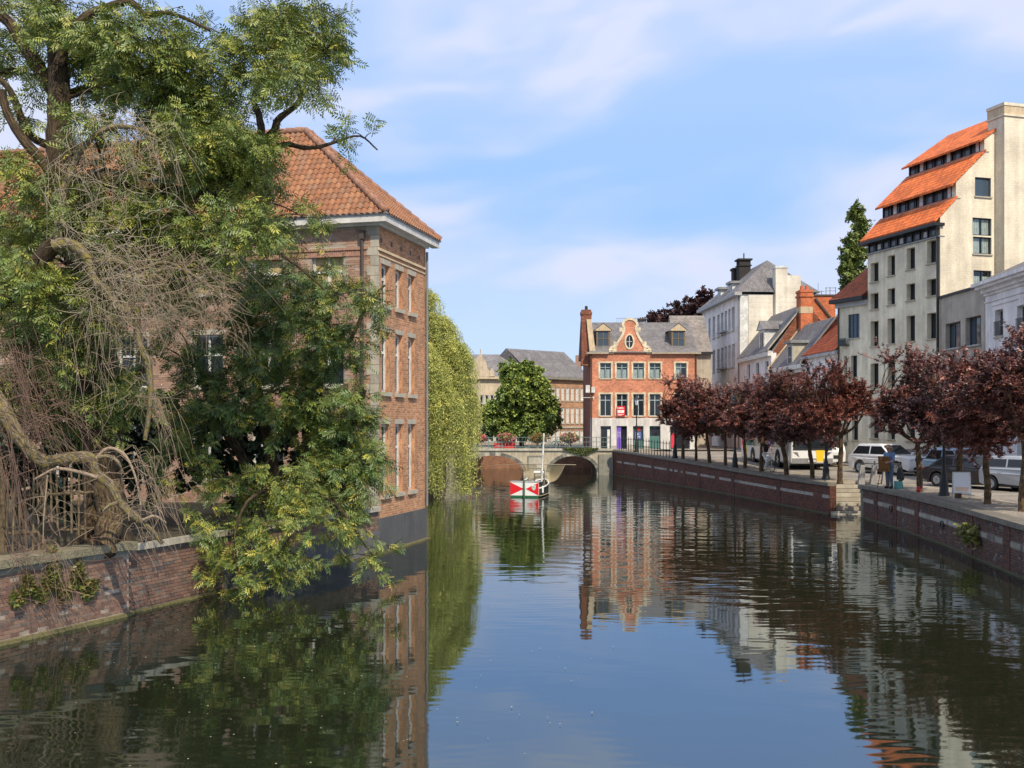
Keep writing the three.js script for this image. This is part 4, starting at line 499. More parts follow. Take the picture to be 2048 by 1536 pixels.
  shop(4, (d, w, hh) => { fr(d, w, hh, mats.zinc); M('pane', boxG(-w / 2, w / 2, 0, hh, -0.27, -0.245), mats.glass, d); });
  M('base_course', new MB().box(X(1222) + 0.01, X(1233) - 0.01, 0, 0.3, 0.02, 0.05).box(X(1254) + 0.01, X(1266) - 0.01, 0, 0.3, 0.02, 0.05).box(X(1287) + 0.01, X(1299) - 0.01, 0, 0.3, 0.02, 0.05).geo(), mats.stone, h);
  // for-let board, wall cabinet and arm lamp
  const sg = T('red_board', 'small red board with white lettering below a first floor window', 'sign', V((1242 - HX) * (D - 0.2) / FOC, y0 + Y(833), D - 0.16)); const face = document.createElement('canvas'); face.width = 128; face.height = 160; const cx = face.getContext('2d'); cx.fillStyle = '#c3202c'; cx.fillRect(0, 0, 128, 160); cx.fillStyle = '#f4ece4'; for (const [a, w] of [[10, 14], [34, 10], [48, 9], [60, 12], [75, 9], [88, 12]]) cx.fillRect(a, 20 + (a % 3) * 3, w, 20 - (a % 4) * 2); cx.fillRect(14, 62, 96, 44); cx.fillStyle = '#d8a09a'; for (let k = 0; k < 3; k++) cx.fillRect(20, 70 + k * 12, 80 - k * 14, 5); cx.fillStyle = '#f4ece4'; cx.fillRect(16, 124, 90, 7); cx.fillRect(16, 138, 60, 7); const ct = new THREE.CanvasTexture(face); ct.colorSpace = THREE.SRGBColorSpace; const bm = new THREE.MeshStandardMaterial({ map: ct, roughness: 0.6 });
  M('board', new THREE.BoxGeometry(0.72, 0.86, 0.04).translate(0, 0.45, 0), bm, sg); M('bracket', new MB().box(-0.3, -0.26, 0, 0.1, -0.15, -0.02).box(0.26, 0.3, 0, 0.1, -0.15, -0.02).geo(), mats.blackMetal, sg);
  const al = T('wall_arm_lamp', 'white arm lamp and cabinets on the brick house corner', 'lamp', V((1181 - HX) * D / FOC, y0 + Y(800), D - 0.05)); M('arm', new MB().box(-0.75, 0.3, 0.18, 0.23, 0.02, 0.07).box(0.24, 0.3, 0, 0.3, 0, 0.05).geo(), mats.whitePaint, al); M('head', new THREE.ConeGeometry(0.14, 0.26, 12).translate(-0.72, 0.1, 0.045), mats.whitePaint, al); M('cabinet', boxG(-0.42, -0.08, 0.62, 1.25, 0.02, 0.3), mats.whitePaint, al); M('cabinet', boxG(0.06, 0.36, 0.62, 1.1, 0.02, 0.26), mats.whitePaint, al);
  // neighbour with stone tile roof behind
  const nb = T('stone_roof_house', 'beige house with a steep stone slate roof squeezed behind the brick house', 'house', V((1384 - HX) * 96 / FOC, 2.05, 96)); const nx = px => (px - 1384) * 96 / FOC, ny = py => EYE - (py - HY) * 96 / FOC - 2.05; M('wall', boxG(-1.2, nx(1424), 0, ny(706), -6, 0), mat([.50, .46, .38], { map: streaky, size: 3 }), nb); M('roof', new MB().quad(v3(-1.5, ny(707), 0.3), v3(nx(1424), ny(707), 0.3), v3(nx(1424), ny(622), -4), v3(-1.5, ny(622), -4)).tri(v3(-1.5, ny(707), -8), v3(-1.5, ny(707), 0.3), v3(-1.5, ny(622), -4)).geo(), coursed(slateT, 4, 4, 0.005, [.95, .86, .76], 0.85), nb); M('gutter', boxG(-1.5, nx(1424), ny(709), ny(704), 0.2, 0.4), mats.blackMetal, nb); win(nb, nx(1406), ny(755), 0, 0, 0.6, 1.0, { rows: [] });
}
// ---------------------------------------------------------------- the terrace along the quay, far to near
const lav = mat([.92, .90, .90], { map: streaky, size: 4, bump: 0.003 }), creamClad = coursed(courseTex(4, 12, 0.5, [.95, .91, .81], 0.02, [.84, .79, .68], 0.006, 0.045, 171), 6, 5, 0.004, [.88, .85, .79]), cladMap = (creamClad.map = rep(streaky, 6), creamClad.bumpScale = 0.015, creamClad.color.setRGB(.82, .77, .66)), orangeBrick = coursed(brickRed, 3.5, 3.6, 0.006, [.92, .60, .38]), brownBrick = coursed(brickDark, 3.5, 3.6, 0.006, [1.35, .95, .70]);
function terrace(name, label, A, B, top, depth, wm, y0, px0) { // a house body whose facade runs from A (far, left) to B (near, right)
  const F = facade(A, B), h = T(name, label, 'house', V(A[0], y0, A[1]), F.turn); F.h = h; F.y0 = y0; F.top = top - y0; F.depth = depth; F.wm = wm; F.holes = [];
  F.R = (x0, yt, x1, yb) => { const r = F.rect(x0, yt, x1, yb); r[1] -= y0; r[3] -= y0; return r; };
  F.Y = (px, py) => F.y(px, py) - y0;
  F.window = (x0, yt, x1, yb, o) => { const r = F.R(x0, yt, x1, yb); F.holes.push([r, o]); };
  F.build = (outline) => { M('facade_wall', wallG(outline || [[0, 0], [F.L, 0], [F.L, F.top], [0, F.top]], F.holes.map(q => q[0]), 0.4), wm, h); M('body', new MB().box(0.01, F.L - 0.41, 0, F.top - 0.02, -depth, -0.9).geo(), mats.room, h); { const sg = new MB().box(0, 0.3, 0, F.top, -depth, -0.402); if (!F.noSide) sg.box(F.L - 0.4, F.L, 0, F.top, -depth, -0.402); M('side_wall', sg.geo(), F.side || wm, h); } for (const [r, o] of F.holes) win(h, (r[0] + r[2]) / 2, r[1], 0, 0, r[2] - r[0], r[3] - r[1], o); return h; };
  return F;
}
const wdark = { recess: 0.2, fw: 0.05, frame: mat([.03, .035, .035], { rough: 0.5 }), rows: [], cols: 2, sillOut: 0.1 };
{ // tall white house
  const F = terrace('tall_white_house', 'tall white rendered house with steep slate roof and cream clad side wall', [19.6, 108], [20.3, 93.5], 15.75, 7, lav, 2.05), o = { recess: 0.18, fw: 0.06, rows: [0.7], cols: 1, sillH: 0.1, frame: mats.whitePaint };
  const xs = [[1417, 1421], [1425.5, 1430], [1434.5, 1439], [1442, 1446.5], [1449.5, 1454], [1456.5, 1461], [1463.5, 1469]];
  xs.forEach(([a, b], i) => { const k = (i / 6); F.window(a, lerp(637, 614, k), b, lerp(680, 661, k), o); F.window(a, lerp(703, 688, k), b, lerp(747, 734, k), o); F.window(a, lerp(780, 776, k), b, lerp(815, 812, k), o); });
  const h = F.build(), L = F.L, t = F.top; M('white_return', new MB().box(L + 0.002, L + 0.012, 0, t, -0.75, -0.02).geo(), mats.whitePaint, h);
  for (const k of [13.05, 9.6]) { const u0 = F.u(1441), u1 = F.u(1455); M('balcony', new MB().box(u0, u1, k - 2.3, k - 2.18, 0, 0.4).box(u0, u1, k - 1.5, k - 1.45, 0.37, 0.4).geo(), mats.greyPaint, h); }
  M('clad_side', new MB().box(L + 0.002, L + 0.08, 0, t - 0.05, -depthOf(7), -0.75).geo(), creamClad, h);
  function depthOf(d) { return d - 0.01; }
  M('cornice', new MB().box(-0.3, L + 0.3, t - 0.12, t + 0.18, -0.1, 0.55).geo(), mats.greyPaint, h);
  const ry = 19.3 - 2.05, g = new MB(), zr = -3.4, a = v3(-0.3, t + 0.18, 0.5), b = v3(L + 0.3, t + 0.18, 0.5), c = v3(L + 0.3, t + 0.18, -7.2), d = v3(-0.3, t + 0.18, -7.2), r1 = v3(3, ry, zr), r2 = v3(L - 3.2, ry, zr); g.quad(a, b, r2, r1); g.tri(b, c, r2); g.quad(c, d, r1, r2); g.tri(d, a, r1); M('roof', g.geo(), slateM, h);
  for (const u of [L - 4.6, L - 9]) { const dm = G('dormer', h, u, t + 0.3, -0.35); M('cheek', boxG(-0.6, 0.6, 0, 1.2, -2.2, -0.01), mats.whitePaint, dm); M('pane', boxG(-0.45, 0.45, 0.1, 1.1, -0.005, 0.02), mats.glassBlue, dm); M('dormer_roof', new MB().box(-0.85, 0.85, 1.2, 1.42, -2.4, 0.25).geo(), mats.zinc, dm); }
  const S = (px, py) => { const dd = F.b[1]; return [(px - HX) * dd / FOC - F.b[0], EYE - (py - HY) * dd / FOC - 2.05]; };
  M('clad_chimney', new MB().box(L - 0.45, L + 0.5, 0, S(0, 537)[1], -S(1573, 0)[0], -S(1549, 0)[0]).geo(), creamClad, h); M('chimney_cap', new MB().box(L - 0.5, L + 0.55, S(0, 537)[1] + 0.003, S(0, 533)[1], -S(1574, 0)[0], -S(1548, 0)[0]).geo(), mats.whitePaint, h);
  M('clad_block', new MB().box(L - 3, L + 0.3, 0, S(0, 551)[1], -S(1601, 0)[0], -S(1574.5, 0)[0]).geo(), creamClad, h);
  const bm = mat([.035, .03, .027], { map: grain, size: 0.6 }); M('dark_chimney', new MB().box(L - 8.4, L - 7.3, ry - 2.6, ry + 0.1, -3.0, -1.9).box(L - 8.5, L - 7.2, ry + 0.1, ry + 0.2, -3.1, -1.8).box(L - 8.4, L - 8.25, ry + 0.2, ry + 0.65, -3.0, -1.9).box(L - 7.45, L - 7.3, ry + 0.2, ry + 0.65, -3.0, -1.9).box(L - 8, L - 7.7, ry + 0.2, ry + 0.65, -3.0, -1.9).box(L - 8.55, L - 7.15, ry + 0.65, ry + 0.8, -3.15, -1.75).geo(), bm, h); M('dark_chimney', new MB().box(L - 9.6, L - 8.7, ry - 2.8, ry - 0.1, -2.9, -1.7).box(L - 9.7, L - 8.6, ry - 0.1, ry + 0.1, -3, -1.6).geo(), bm, h); M('chimney_finial', barG(v3(L - 7.9, ry + 0.8, -2.5), v3(L - 7.9, ry + 1.4, -2.5), 0.06), bm, h);
  M('downpipe', barG(v3(L - 0.15, 0, 0.1), v3(L - 0.15, t, 0.1), 0.06), mats.zinc, h);
}
{ // white house with one dormer
  const F = terrace('white_dormer_house', 'small white house with one white dormer on a slate roof', [20.3, 93.5], [20.6, 83.4], 9.95, 5.6, lav, 1.95), o = { recess: 0.14, fw: 0.06, rows: [0.65], cols: 2, frame: mats.greyPaint };
  F.side = brownBrick; for (const [a, b, k] of [[1494.5, 1500, 0], [1511.5, 1518, 1], [1530.5, 1537, 2]]) { F.window(a, 729 - k * 3.5, b, 757 - k * 1.5, o); F.window(a, 800, b, 835, o); F.window(a, 862, b, 893, o); }
  const h = F.build(), L = F.L, t = F.top; M('cornice', new MB().box(0, L, t - 0.35, t + 0.06, 0.002, 0.28).geo(), mats.whitePaint, h);
  const ry = 13.8 - 1.95; gableRoof(h, 'roof', L, t + 0.06, ry, 5.6, slateM, { ov: 0.28 }); M('gable', new MB().hex([v3(L - 0.3, t - 0.1, -0.1), v3(L + 0.012, t - 0.1, -0.1), v3(L + 0.012, t - 0.1, -5.5), v3(L - 0.3, t - 0.1, -5.5), v3(L - 0.3, ry - 0.1, -2.6), v3(L + 0.012, ry - 0.1, -2.6), v3(L + 0.012, ry - 0.1, -3), v3(L - 0.3, ry - 0.1, -3)]).geo(), brownBrick, h); M('verge', new MB().hex([v3(L - 0.15, t + 0.06, 0.3), v3(L + 0.06, t + 0.06, 0.3), v3(L + 0.06, ry + 0.05, -2.8), v3(L - 0.15, ry + 0.05, -2.8), v3(L - 0.15, t + 0.2, 0.3), v3(L + 0.06, t + 0.2, 0.3), v3(L + 0.06, ry + 0.18, -2.8), v3(L - 0.15, ry + 0.18, -2.8)]).geo(), mats.stone, h);
  const d = G('dormer', h, F.u(1521), t + 0.25, -0.15); M('cheek', boxG(-0.75, 0.75, 0, 1.75, -2.2, -0.01), mats.whitePaint, d); M('pane', boxG(-0.5, 0.5, 0.15, 1.5, -0.005, 0.015), mats.glass, d); M('frame', new MB().box(-0.75, -0.5, 0, 1.75, 0, 0.05).box(0.5, 0.75, 0, 1.75, 0, 0.05).box(-0.5, 0.5, 1.5, 1.75, 0, 0.05).box(-0.03, 0.03, 0.1, 1.5, 0.016, 0.05).geo(), mats.whitePaint, d); M('pediment', extr([[-0.95, 1.75], [0.95, 1.75], [0, 2.45]], 0.25), mats.whitePaint, d).position.z = -0.05; M('dormer_roof', new MB().quad(v3(-1, 1.74, .25), v3(0, 2.5, .25), v3(0, 2.5, -2.6), v3(-1, 1.74, -2.6)).quad(v3(0, 2.5, .25), v3(1, 1.74, .25), v3(1, 1.74, -2.6), v3(0, 2.5, -2.6)).geo(), slateM, d);
  const S = (px, py) => { const dd = 82.5; return [(px - HX) * dd / FOC - F.b[0], EYE - (py - HY) * dd / FOC - 1.95]; };
  const c0 = S(1604, 0)[0], c1 = S(1628, 0)[0]; M('chimney', new MB().box(L - 0.6, L + 0.55, 3, S(0, 583)[1], -c1, -c0).box(L - 0.68, L + 0.63, S(0, 592)[1], S(0, 588)[1], -c1 - 0.07, -c0 + 0.07).box(L - 0.65, L + 0.6, S(0, 583)[1] + 0.002, S(0, 578)[1], -c1 - 0.05, -c0 + 0.05).geo(), orangeBrick, h); M('chimney_pot', new MB().add(new THREE.CylinderGeometry(0.14, 0.17, 0.42, 10).translate(L, S(0, 574)[1], -c0 - 0.25).toNonIndexed()).add(new THREE.CylinderGeometry(0.14, 0.17, 0.42, 10).translate(L, S(0, 574)[1], -c0 - 0.65).toNonIndexed()).geo(), mat([.5, .12, .05]), h);
  M('chimney_band', new MB().box(L - 0.62, L + 0.57, S(0, 625)[1], S(0, 612)[1], -c1 - 0.02, -c0 + 0.02).geo(), mat([.62, .50, .33], { map: streaky, size: 1 }), h);
  // tall orange wall behind, with scaffold rails on top
  const ow = T('orange_back_wall', 'tall orange brick wall with scaffold rails behind the chimney', 'wall', V((1650 - HX) * 86 / FOC, 1.95, 86)), X = px => (px - 1650) * 86 / FOC, Y = py => EYE - (py - HY) * 86 / FOC - 1.95; M('wall', boxG(X(1624), X(1671), 0, Y(592), -3, 0), orangeBrick, ow); M('coping', boxG(X(1623), X(1672), Y(592) + 0.002, Y(589), -3.1, 0.1), mats.brownPipe, ow); const rb = new MB(); for (const px of [1626, 1634, 1643, 1652, 1660, 1671]) rb.box(X(px), X(px) + 0.05, Y(589), Y(px > 1650 ? 574 : 581), -0.1, -0.05); rb.box(X(1626), X(1650), Y(583), Y(582), -0.1, -0.06).box(X(1652), X(1673), Y(576), Y(575), -0.1, -0.06).box(X(1652), X(1673), Y(582), Y(581), -0.1, -0.06); rb.add(barG(v3(X(1637), Y(589), -0.1), v3(X(1637), Y(566), -0.1), 0.02)); M('scaffold_rail', rb.geo(), mats.zinc, ow); M('lean_to_verge', new MB().hex([v3(X(1629), Y(598), 0), v3(X(1632), Y(596), 0), v3(X(1662), Y(634), 0), v3(X(1659), Y(636), 0), v3(X(1629), Y(598), 0.15), v3(X(1632), Y(596), 0.15), v3(X(1662), Y(634), 0.15), v3(X(1659), Y(636), 0.15)]).geo(), mats.brownPipe, ow);
}
{ // brown brick house
  const F = terrace('brown_brick_house', 'low brown brick house with white cornice and a tall grey dormer', [20.6, 83.4], [21.1, 75.6], 8.45, 5, brownBrick, 1.85), o = { recess: 0.12, fw: 0.06, rows: [0.6], cols: 2, frame: mats.whitePaint };
  for (const [a, b] of [[1556, 1563], [1577, 1584], [1596, 1604]]) { F.window(a, 762, b, 806, o); F.window(a, 850, b, 890, o); }
  const h = F.build(), L = F.L, t = F.top; M('cornice', new MB().box(0, L, t - 0.5, t - 0.25, 0.002, 0.14).box(-0.02, L + 0.02, t - 0.25, t + 0.06, 0.002, 0.36).geo(), mats.whitePaint, h); const ry = 12 - 1.85; gableRoof(h, 'roof', L, t + 0.06, ry, 5, slateM, { ov: 0.3 }); M('gable', new MB().hex([v3(L - 0.3, t - 0.1, -0.1), v3(L + 0.012, t - 0.1, -0.1), v3(L + 0.012, t - 0.1, -4.9), v3(L - 0.3, t - 0.1, -4.9), v3(L - 0.3, ry - 0.1, -2.3), v3(L + 0.012, ry - 0.1, -2.3), v3(L + 0.012, ry - 0.1, -2.7), v3(L - 0.3, ry - 0.1, -2.7)]).geo(), brownBrick, h); for (const u of [0.05, L - 0.1]) M('verge', new MB().hex([v3(u - 0.1, t + 0.06, 0.32), v3(u + 0.15, t + 0.06, 0.32), v3(u + 0.15, ry + 0.05, -2.5), v3(u - 0.1, ry + 0.05, -2.5), v3(u - 0.1, t + 0.2, 0.32), v3(u + 0.15, t + 0.2, 0.32), v3(u + 0.15, ry + 0.18, -2.5), v3(u - 0.1, ry + 0.18, -2.5)]).geo(), mats.sandstone, h);
  const d = G('dormer', h, F.u(1582), t - 0.15, 0.05); M('cheek', boxG(-0.6, 0.6, 0, 1.9, -1.7, -0.01), mat([.50, .46, .36], { map: streaky, size: 1.5 }), d); M('pane', boxG(-0.34, 0.34, 0.2, 1.65, -0.005, 0.015), mats.glass, d); M('frame', new MB().box(-0.62, -0.34, -0.1, 1.9, 0, 0.06).box(0.34, 0.62, -0.1, 1.9, 0, 0.06).box(-0.34, 0.34, 1.65, 1.9, 0, 0.06).box(-0.3, 0.3, 0.85, 0.92, 0.016, 0.04).box(-0.03, 0.03, 0.2, 1.65, 0.016, 0.04).geo(), mats.greyPaint, d); M('sill', boxG(-0.75, 0.75, -0.25, -0.1, 0, 0.3), mats.blackMetal, d); M('dormer_roof', new MB().box(-0.8, 0.8, 1.9, 2.05, -1.9, 0.25).box(-0.7, 0.7, 2.05, 2.12, -1.9, 0.15).geo(), mats.zinc, d);
}
{ // low white house with red tiled roof
  const F = terrace('red_roof_house', 'low white house with a red tiled lean roof and green banner', [21.1, 75.6], [21.6, 69.4], 9.0, 4.5, lav, 1.75); for (const [a, b] of [[1612, 1618], [1650, 1660]]) F.window(a, 790, b, 830, { rows: [0.6], cols: 2 }); F.window(1625, 860, 1642, 905, { rows: [], cols: 1, sill: null });
  const h = F.build(), L = F.L, t = F.top; M('cornice', new MB().box(-0.02, L, t - 0.2, t + 0.06, 0.002, 0.3).geo(), mats.greyPaint, h); gableRoof(h, 'roof', L, t + 0.06, t + 2.3, 4.5, coursed(tileT, 4, 4, 0.02, [.80, .55, .45]), { ov: 0.3 });
  const b = T('green_banner', 'long green banner hanging from the low white house', 'banner', V(F.a[0] + (F.b[0] - F.a[0]) * 0.35 - 0.0, 1.75, lerp(75.6, 69.4, 0.35)), F.turn); const y = F.y(1630, 817) - 1.75, y2 = F.y(1630, 758) - 1.75; M('bracket', new MB().box(-0.02, 0.02, y2, y2 + 0.03, 0.02, 0.95).geo(), mats.blackMetal, b); const cl = M('cloth', new MB().box(-0.012, 0.012, y, y2 - 0.02, 0.15, 0.95).geo(), mat([.035, .26, .03], { rough: 0.75, map: streaky, size: 1 }), b); M('orange_mark', new MB().box(-0.016, 0.016, y2 - 0.45, y2 - 0.2, 0.45, 0.6).box(-0.016, 0.016, y2 - 0.52, y2 - 0.46, 0.3, 0.75).geo(), mat([.45, .2, .05]), b);
}
{ // cream corner house
  const wm = mat([.80, .745, .58], { map: streaky, size: 4, bump: 0.003 }), F = terrace('cream_house', 'narrow cream house with dark cornice and a blue framed bay window', [21.6, 69.4], [22.7, 67], 12.25, 6, wm, 1.65);
  F.window(1696, 628, 1719, 676, { recess: 0.08, fw: 0.06, rows: [0.76], cols: 3, frame: mat([.04, .06, .08], { rough: 0.4 }), pane: mats.glassBlue }); F.window(1688, 712, 1694, 757, wdark); F.window(1702, 711, 1714, 754, wdark); F.window(1690, 820, 1696, 880, wdark); F.window(1704, 815, 1716, 880, wdark);
  const h = F.build(), L = F.L, t = F.top; M('cornice', new MB().box(-0.15, L, t - 0.45, t - 0.15, 0.002, 0.2).geo(), mats.greyPaint, h); M('eaves', new MB().box(-0.4, L, t - 0.15, t + 0.1, -0.3, 0.5).geo(), mats.blackMetal, h); M('roof', new MB().quad(v3(-0.4, t + 0.1, 0.5), v3(L, t + 0.1, 0.5), v3(L, t + 2.6, -3), v3(-0.4, t + 2.6, -3)).tri(v3(-0.4, t + 0.1, -6), v3(-0.4, t + 0.1, 0.5), v3(-0.4, t + 2.6, -3)).geo(), coursed(tileT, 4, 4, 0.02, [.4, .32, .32]), h); const u = F.u(1690); M('balcony', new MB().box(u - 0.28, u + 0.4, F.Y(1690, 692), F.Y(1690, 690), 0, 0.35).box(u - 0.28, u + 0.4, F.Y(1690, 678), F.Y(1690, 677), 0.3, 0.34).box(u - 0.28, u - 0.24, F.Y(1690, 690), F.Y(1690, 678), 0.3, 0.34).box(u + 0.36, u + 0.4, F.Y(1690, 690), F.Y(1690, 678), 0.3, 0.34).box(u - 0.24, u + 0.36, F.Y(1690, 690), F.Y(1690, 679), 0.31, 0.33).geo(), mats.iron, h); M('downpipe', barG(v3(0.05, 0, 0.08), v3(0.05, t, 0.08), 0.055), mats.brownPipe, h);
}
{ // big cream house with three tiers of orange roof
  const wm = mat([.84, .775, .60], { map: streaky, size: 5, bump: 0.003 }), y0 = 1.5, F = terrace('tiered_roof_house', 'big cream house with three tiers of orange tile roof and black window bands', [22.7, 67], [24.63, 60.4], 15.0, 12, wm, y0), L = F.L;
  const o = { recess: 0.30, fw: 0.05, rows: [], cols: 2, frame: mat([.03, .035, .035], { rough: 0.5 }), sillOut: 0.1, sillH: 0.07, label: undefined };
  const cols = [[1741, 1757], [1775, 1790], [1813, 1830], [1854, 1874]]; const rows = [[503, 545], [572, 605], [634, 685], [723, 772], [815, 880]];
  cols.forEach(([a, b], i) => rows.forEach(([t, bt], j) => { const k = (i - 1.5) * [-15, -9.5, -5.5, -2.5, 1][j], k2 = (i - 1.5) * [-12.5, -9, -5, -2, 2.5][j]; F.window(a, t + k, b, bt + k2, o); }));
  const gp = [[0, 0], [0.0, 15 - y0], [-0.0, 16.05 - y0], [1.08, 17.2 - y0], [1.08, 18.15 - y0], [1.15, 18.25 - y0], [3.05, 20.0 - y0], [3.05, 20.85 - y0], [6.25, 23.0 - y0], [9.4, 20.85 - y0], [12, 18.3 - y0], [12, 0]]; // profile: [into the house, height]
  F.top = 15 - y0; F.noSide = true; const h = F.build([[0, 0], [L - 0.002, 0], [L - 0.002, 15 - y0], [0, 15 - y0]]);
  const gm = coursed(courseTex(8, 24, 0.5, [.95, .91, .80], 0.03, [.87, .82, .70], 0.03, 0.10, 181), 3.4, 3.4, 0.004, [.82, .74, .585]); gm.map = rep(streaky, 7); gm.bumpScale = 0.008;
  const gab = poly(gp.map(([d, y]) => [d, y])), gh = []; const GX = px => { const r = [.9598, .2807], k = (px - HX) / FOC; return (k * 60.4 - 24.63) / (r[0] - k * r[1]); }, GY = (px, py) => EYE - (py - HY) * (60.4 + 0.2807 * GX(px)) / FOC - y0;
  const gw = [[1950, 355, 1982, 393], [1945, 436, 1983, 471], [1946, 474, 1983, 508], [1947, 541, 1983, 577], [2052, 300, 2080, 340]].map(([a, t, b, c]) => [GX(a), GY((a + b) / 2, c), GX(b), GY((a + b) / 2, t)]);
  const gg = wallG(gab, gw, 0.35), gm1 = M('gable_wall', gg, gm, h); gm1.position.set(L, 0, 0); gm1.rotation.y = Math.PI / 2; gm1.userData.label = 'sunlit cream gable wall with chimney';
  gw.forEach(([a, b, c, d], i) => win(h, L, b, -(a + c) / 2, Math.PI / 2, c - a, d - b, { recess: 0.08, fw: 0.055, rows: [], cols: i === 0 || i === 4 ? 1 : 2, frame: mat([.02, .03, .04], { rough: 0.5 }), sill: i === 1 ? null : mats.stone, sillOut: 0.08, pane: i === 0 ? mats.glassBlue : mats.clear, curtain: i === 0 || i === 4 ? null : i === 3 ? [[0.03, 0.48, 0.02, 0.7], [0.52, 0.97, 0.02, 0.7]] : [[0.03, 0.47, 0.02, 0.96], [0.53, 0.97, 0.02, 0.96]] }));
  const om = coursed(tileT, 4.0, 4.0, 0.02, [.98, .80, .62]); const slope = (d0, ya, d1, yb, name) => { const q = (x, d, y) => v3(x, y, -d); M(name, new MB().hex([q(-0.25, d0, ya - 0.12), q(L + 0.1, d0, ya - 0.12), q(L + 0.1, d1, yb - 0.12), q(-0.25, d1, yb - 0.12), q(-0.25, d0, ya), q(L + 0.1, d0, ya), q(L + 0.1, d1, yb), q(-0.25, d1, yb)]).geo(), om, h); };
  slope(-0.42, 15.85 - y0, 1.1, 17.35 - y0, 'roof_tier'); slope(0.72, 18.0 - y0, 3.1, 20.2 - y0, 'roof_tier'); slope(2.7, 20.72 - y0, 6.3, 23.15 - y0, 'roof_tier'); slope(12.2, 18.3 - y0, 6.3, 23.14 - y0, 'back_roof');
  const blk = mat([.012, .012, .013], { rough: 0.45 }); M('eaves', new MB().box(-0.4, L + 0.15, 15.55 - y0, 15.72 - y0, -0.2, 0.5).geo(), blk, h); M('body_upper', new MB().box(0.0, L - 0.36, 15.0 - y0, 15.9 - y0, -11.9, -0.5).box(0, L - 0.36, 15.9 - y0, 17.2 - y0, -11.5, -1.6).box(0, L - 0.36, 17.2 - y0, 20 - y0, -9.3, -3.4).box(0, L - 0.36, 20 - y0, 20.8 - y0, -8.6, -3.6).geo(), wm, h);
  const band = (d, ya, yb, n) => { const b = G('window_band', h, 0, ya, -d); M('backing', boxG(0.02, L - 0.37, 0, yb - ya, -0.3, -0.06), blk, b); for (let i = 0; i < n; i++) { const u = lerp(0.25, L - 0.75, i / (n - 1)), w = 0.30; M('pane', boxG(u, u + w, 0.12, yb - ya - 0.12, -0.055, -0.03), i % 3 === 1 ? mats.curtain : mats.glassBlue, b); } const mg = boxG(0, 0.07, 0, yb - ya, -0.05, 0); for (let i = 0; i <= n; i++) M('mullion', mg, blk, b).position.x = lerp(0.02, L - 0.45, i / n); M('ledge', boxG(-0.05, L + 0.02, -0.07, 0, -0.3, 0.12), mats.zinc, b); };
  band(0.0, 15.0 - y0, 15.55 - y0, 9); band(1.08, 17.25 - y0, 18.2 - y0, 8); band(3.05, 20.08 - y0, 20.85 - y0, 8);
  M('chimney', new MB().box(L - 0.6, L + 0.75, 0, 22.6 - y0, -5.35, -3.8).box(L - 0.68, L + 0.83, 22.0 - y0, 22.1 - y0, -5.43, -3.72).box(L - 0.66, L + 0.81, 22.6 - y0, 22.78 - y0, -5.41, -3.74).geo(), gm, h); M('chimney_crown', boxG(L - 0.62, L + 0.77, 22.1 - y0, 22.6 - y0, -5.37, -3.78), mats.sandstone, h);
  M('plinth', new MB().box(0.02, L, 0, 1.15, 0.002, 0.05).geo(), mat([.24, .24, .245], { map: streaky, size: 3 }), h); M('downpipe', barG(v3(L - 0.12, 0, 0.08), v3(L - 0.12, 15.5 - y0, 0.08), 0.07), mats.blackMetal, h);
}
{ // grey house
  const wm = mat([.48, .435, .37], { map: streaky, size: 4, bump: 0.003 }), F = terrace('grey_house', 'flat roofed grey rendered house with two wide dark windows', [24.66, 60.35], [24.75, 54.95], 11.38, 8, wm, 1.45), o = { recess: 0.25, fw: 0.07, rows: [], cols: 3, frame: mat([.035, .042, .038], { rough: 0.5 }), pane: mats.glassBlue, sill: mats.greyPaint, sillOut: 0.12 };
  F.window(1891, 645, 1921, 696, o); F.window(1931, 633, 1962, 690, o); F.window(1891, 770, 1920, 815, o); F.window(1932, 765, 1962, 812, o); F.window(1893, 870, 1915, 922, { ...o, cols: 2, sill: null }); F.window(1930, 868, 1962, 930, { ...o, sill: null });
  const h = F.build(); M('coping', new MB().box(-0.1, F.L, F.top, F.top + 0.12, -8, 0.12).geo(), mats.blackMetal, h); M('flat_roof', boxG(0, F.L, F.top - 0.2, F.top - 0.02, -8, -0.41), mats.zinc, h);
}
{ // near white house
  const wm = mat([.90, .88, .89], { map: streaky, size: 4, bump: 0.003 }), F = terrace('white_corniced_house', 'white rendered house with deep moulded cornice at the right edge', [24.75, 54.9], [24.1, 42], 11.35, 8, wm, 1.45), o = { recess: 0.22, fw: 0.06, rows: [0.42], cols: 2, frame: mats.whitePaint, bars: 0.75, sillH: 0.12 };
  for (const [a, b, k] of [[1990, 2006, 0], [2034, 2052, -9], [2090, 2115, -24]]) { F.window(a, 619 + k, b, 672 + k * 0.6, o); F.window(a, 745 + k * 0.3, b, 810, { ...o, bars: 0 }); F.window(a, 860, b, 935, { ...o, bars: 0, sill: null }); }
  const h = F.build(), t = F.top, L = F.L; M('cornice', new MB().box(0.0, L, t - 0.55, t - 0.4, 0.002, 0.1).box(0, L, t - 0.4, t - 0.2, 0.002, 0.25).box(-0.15, L, t - 0.2, t - 0.05, 0.002, 0.5).box(-0.3, L, t - 0.05, t + 0.12, 0.002, 0.65).geo(), wm, h); M('moulding', new MB().box(0.9, 4, t - 1.15, t - 1.08, 0.002, 0.06).box(4.6, L, t - 1.15, t - 1.08, 0.002, 0.06).box(0, L, t - 0.9, t - 0.84, 0.002, 0.07).geo(), wm, h); gableRoof(h, 'roof', L, t + 0.12, t + 2.2, 8, slateM, { ov: 0.6 }); M('plinth', new MB().box(0.02, L, 0, 0.8, 0.002, 0.05).geo(), mats.greyPaint, h);
}
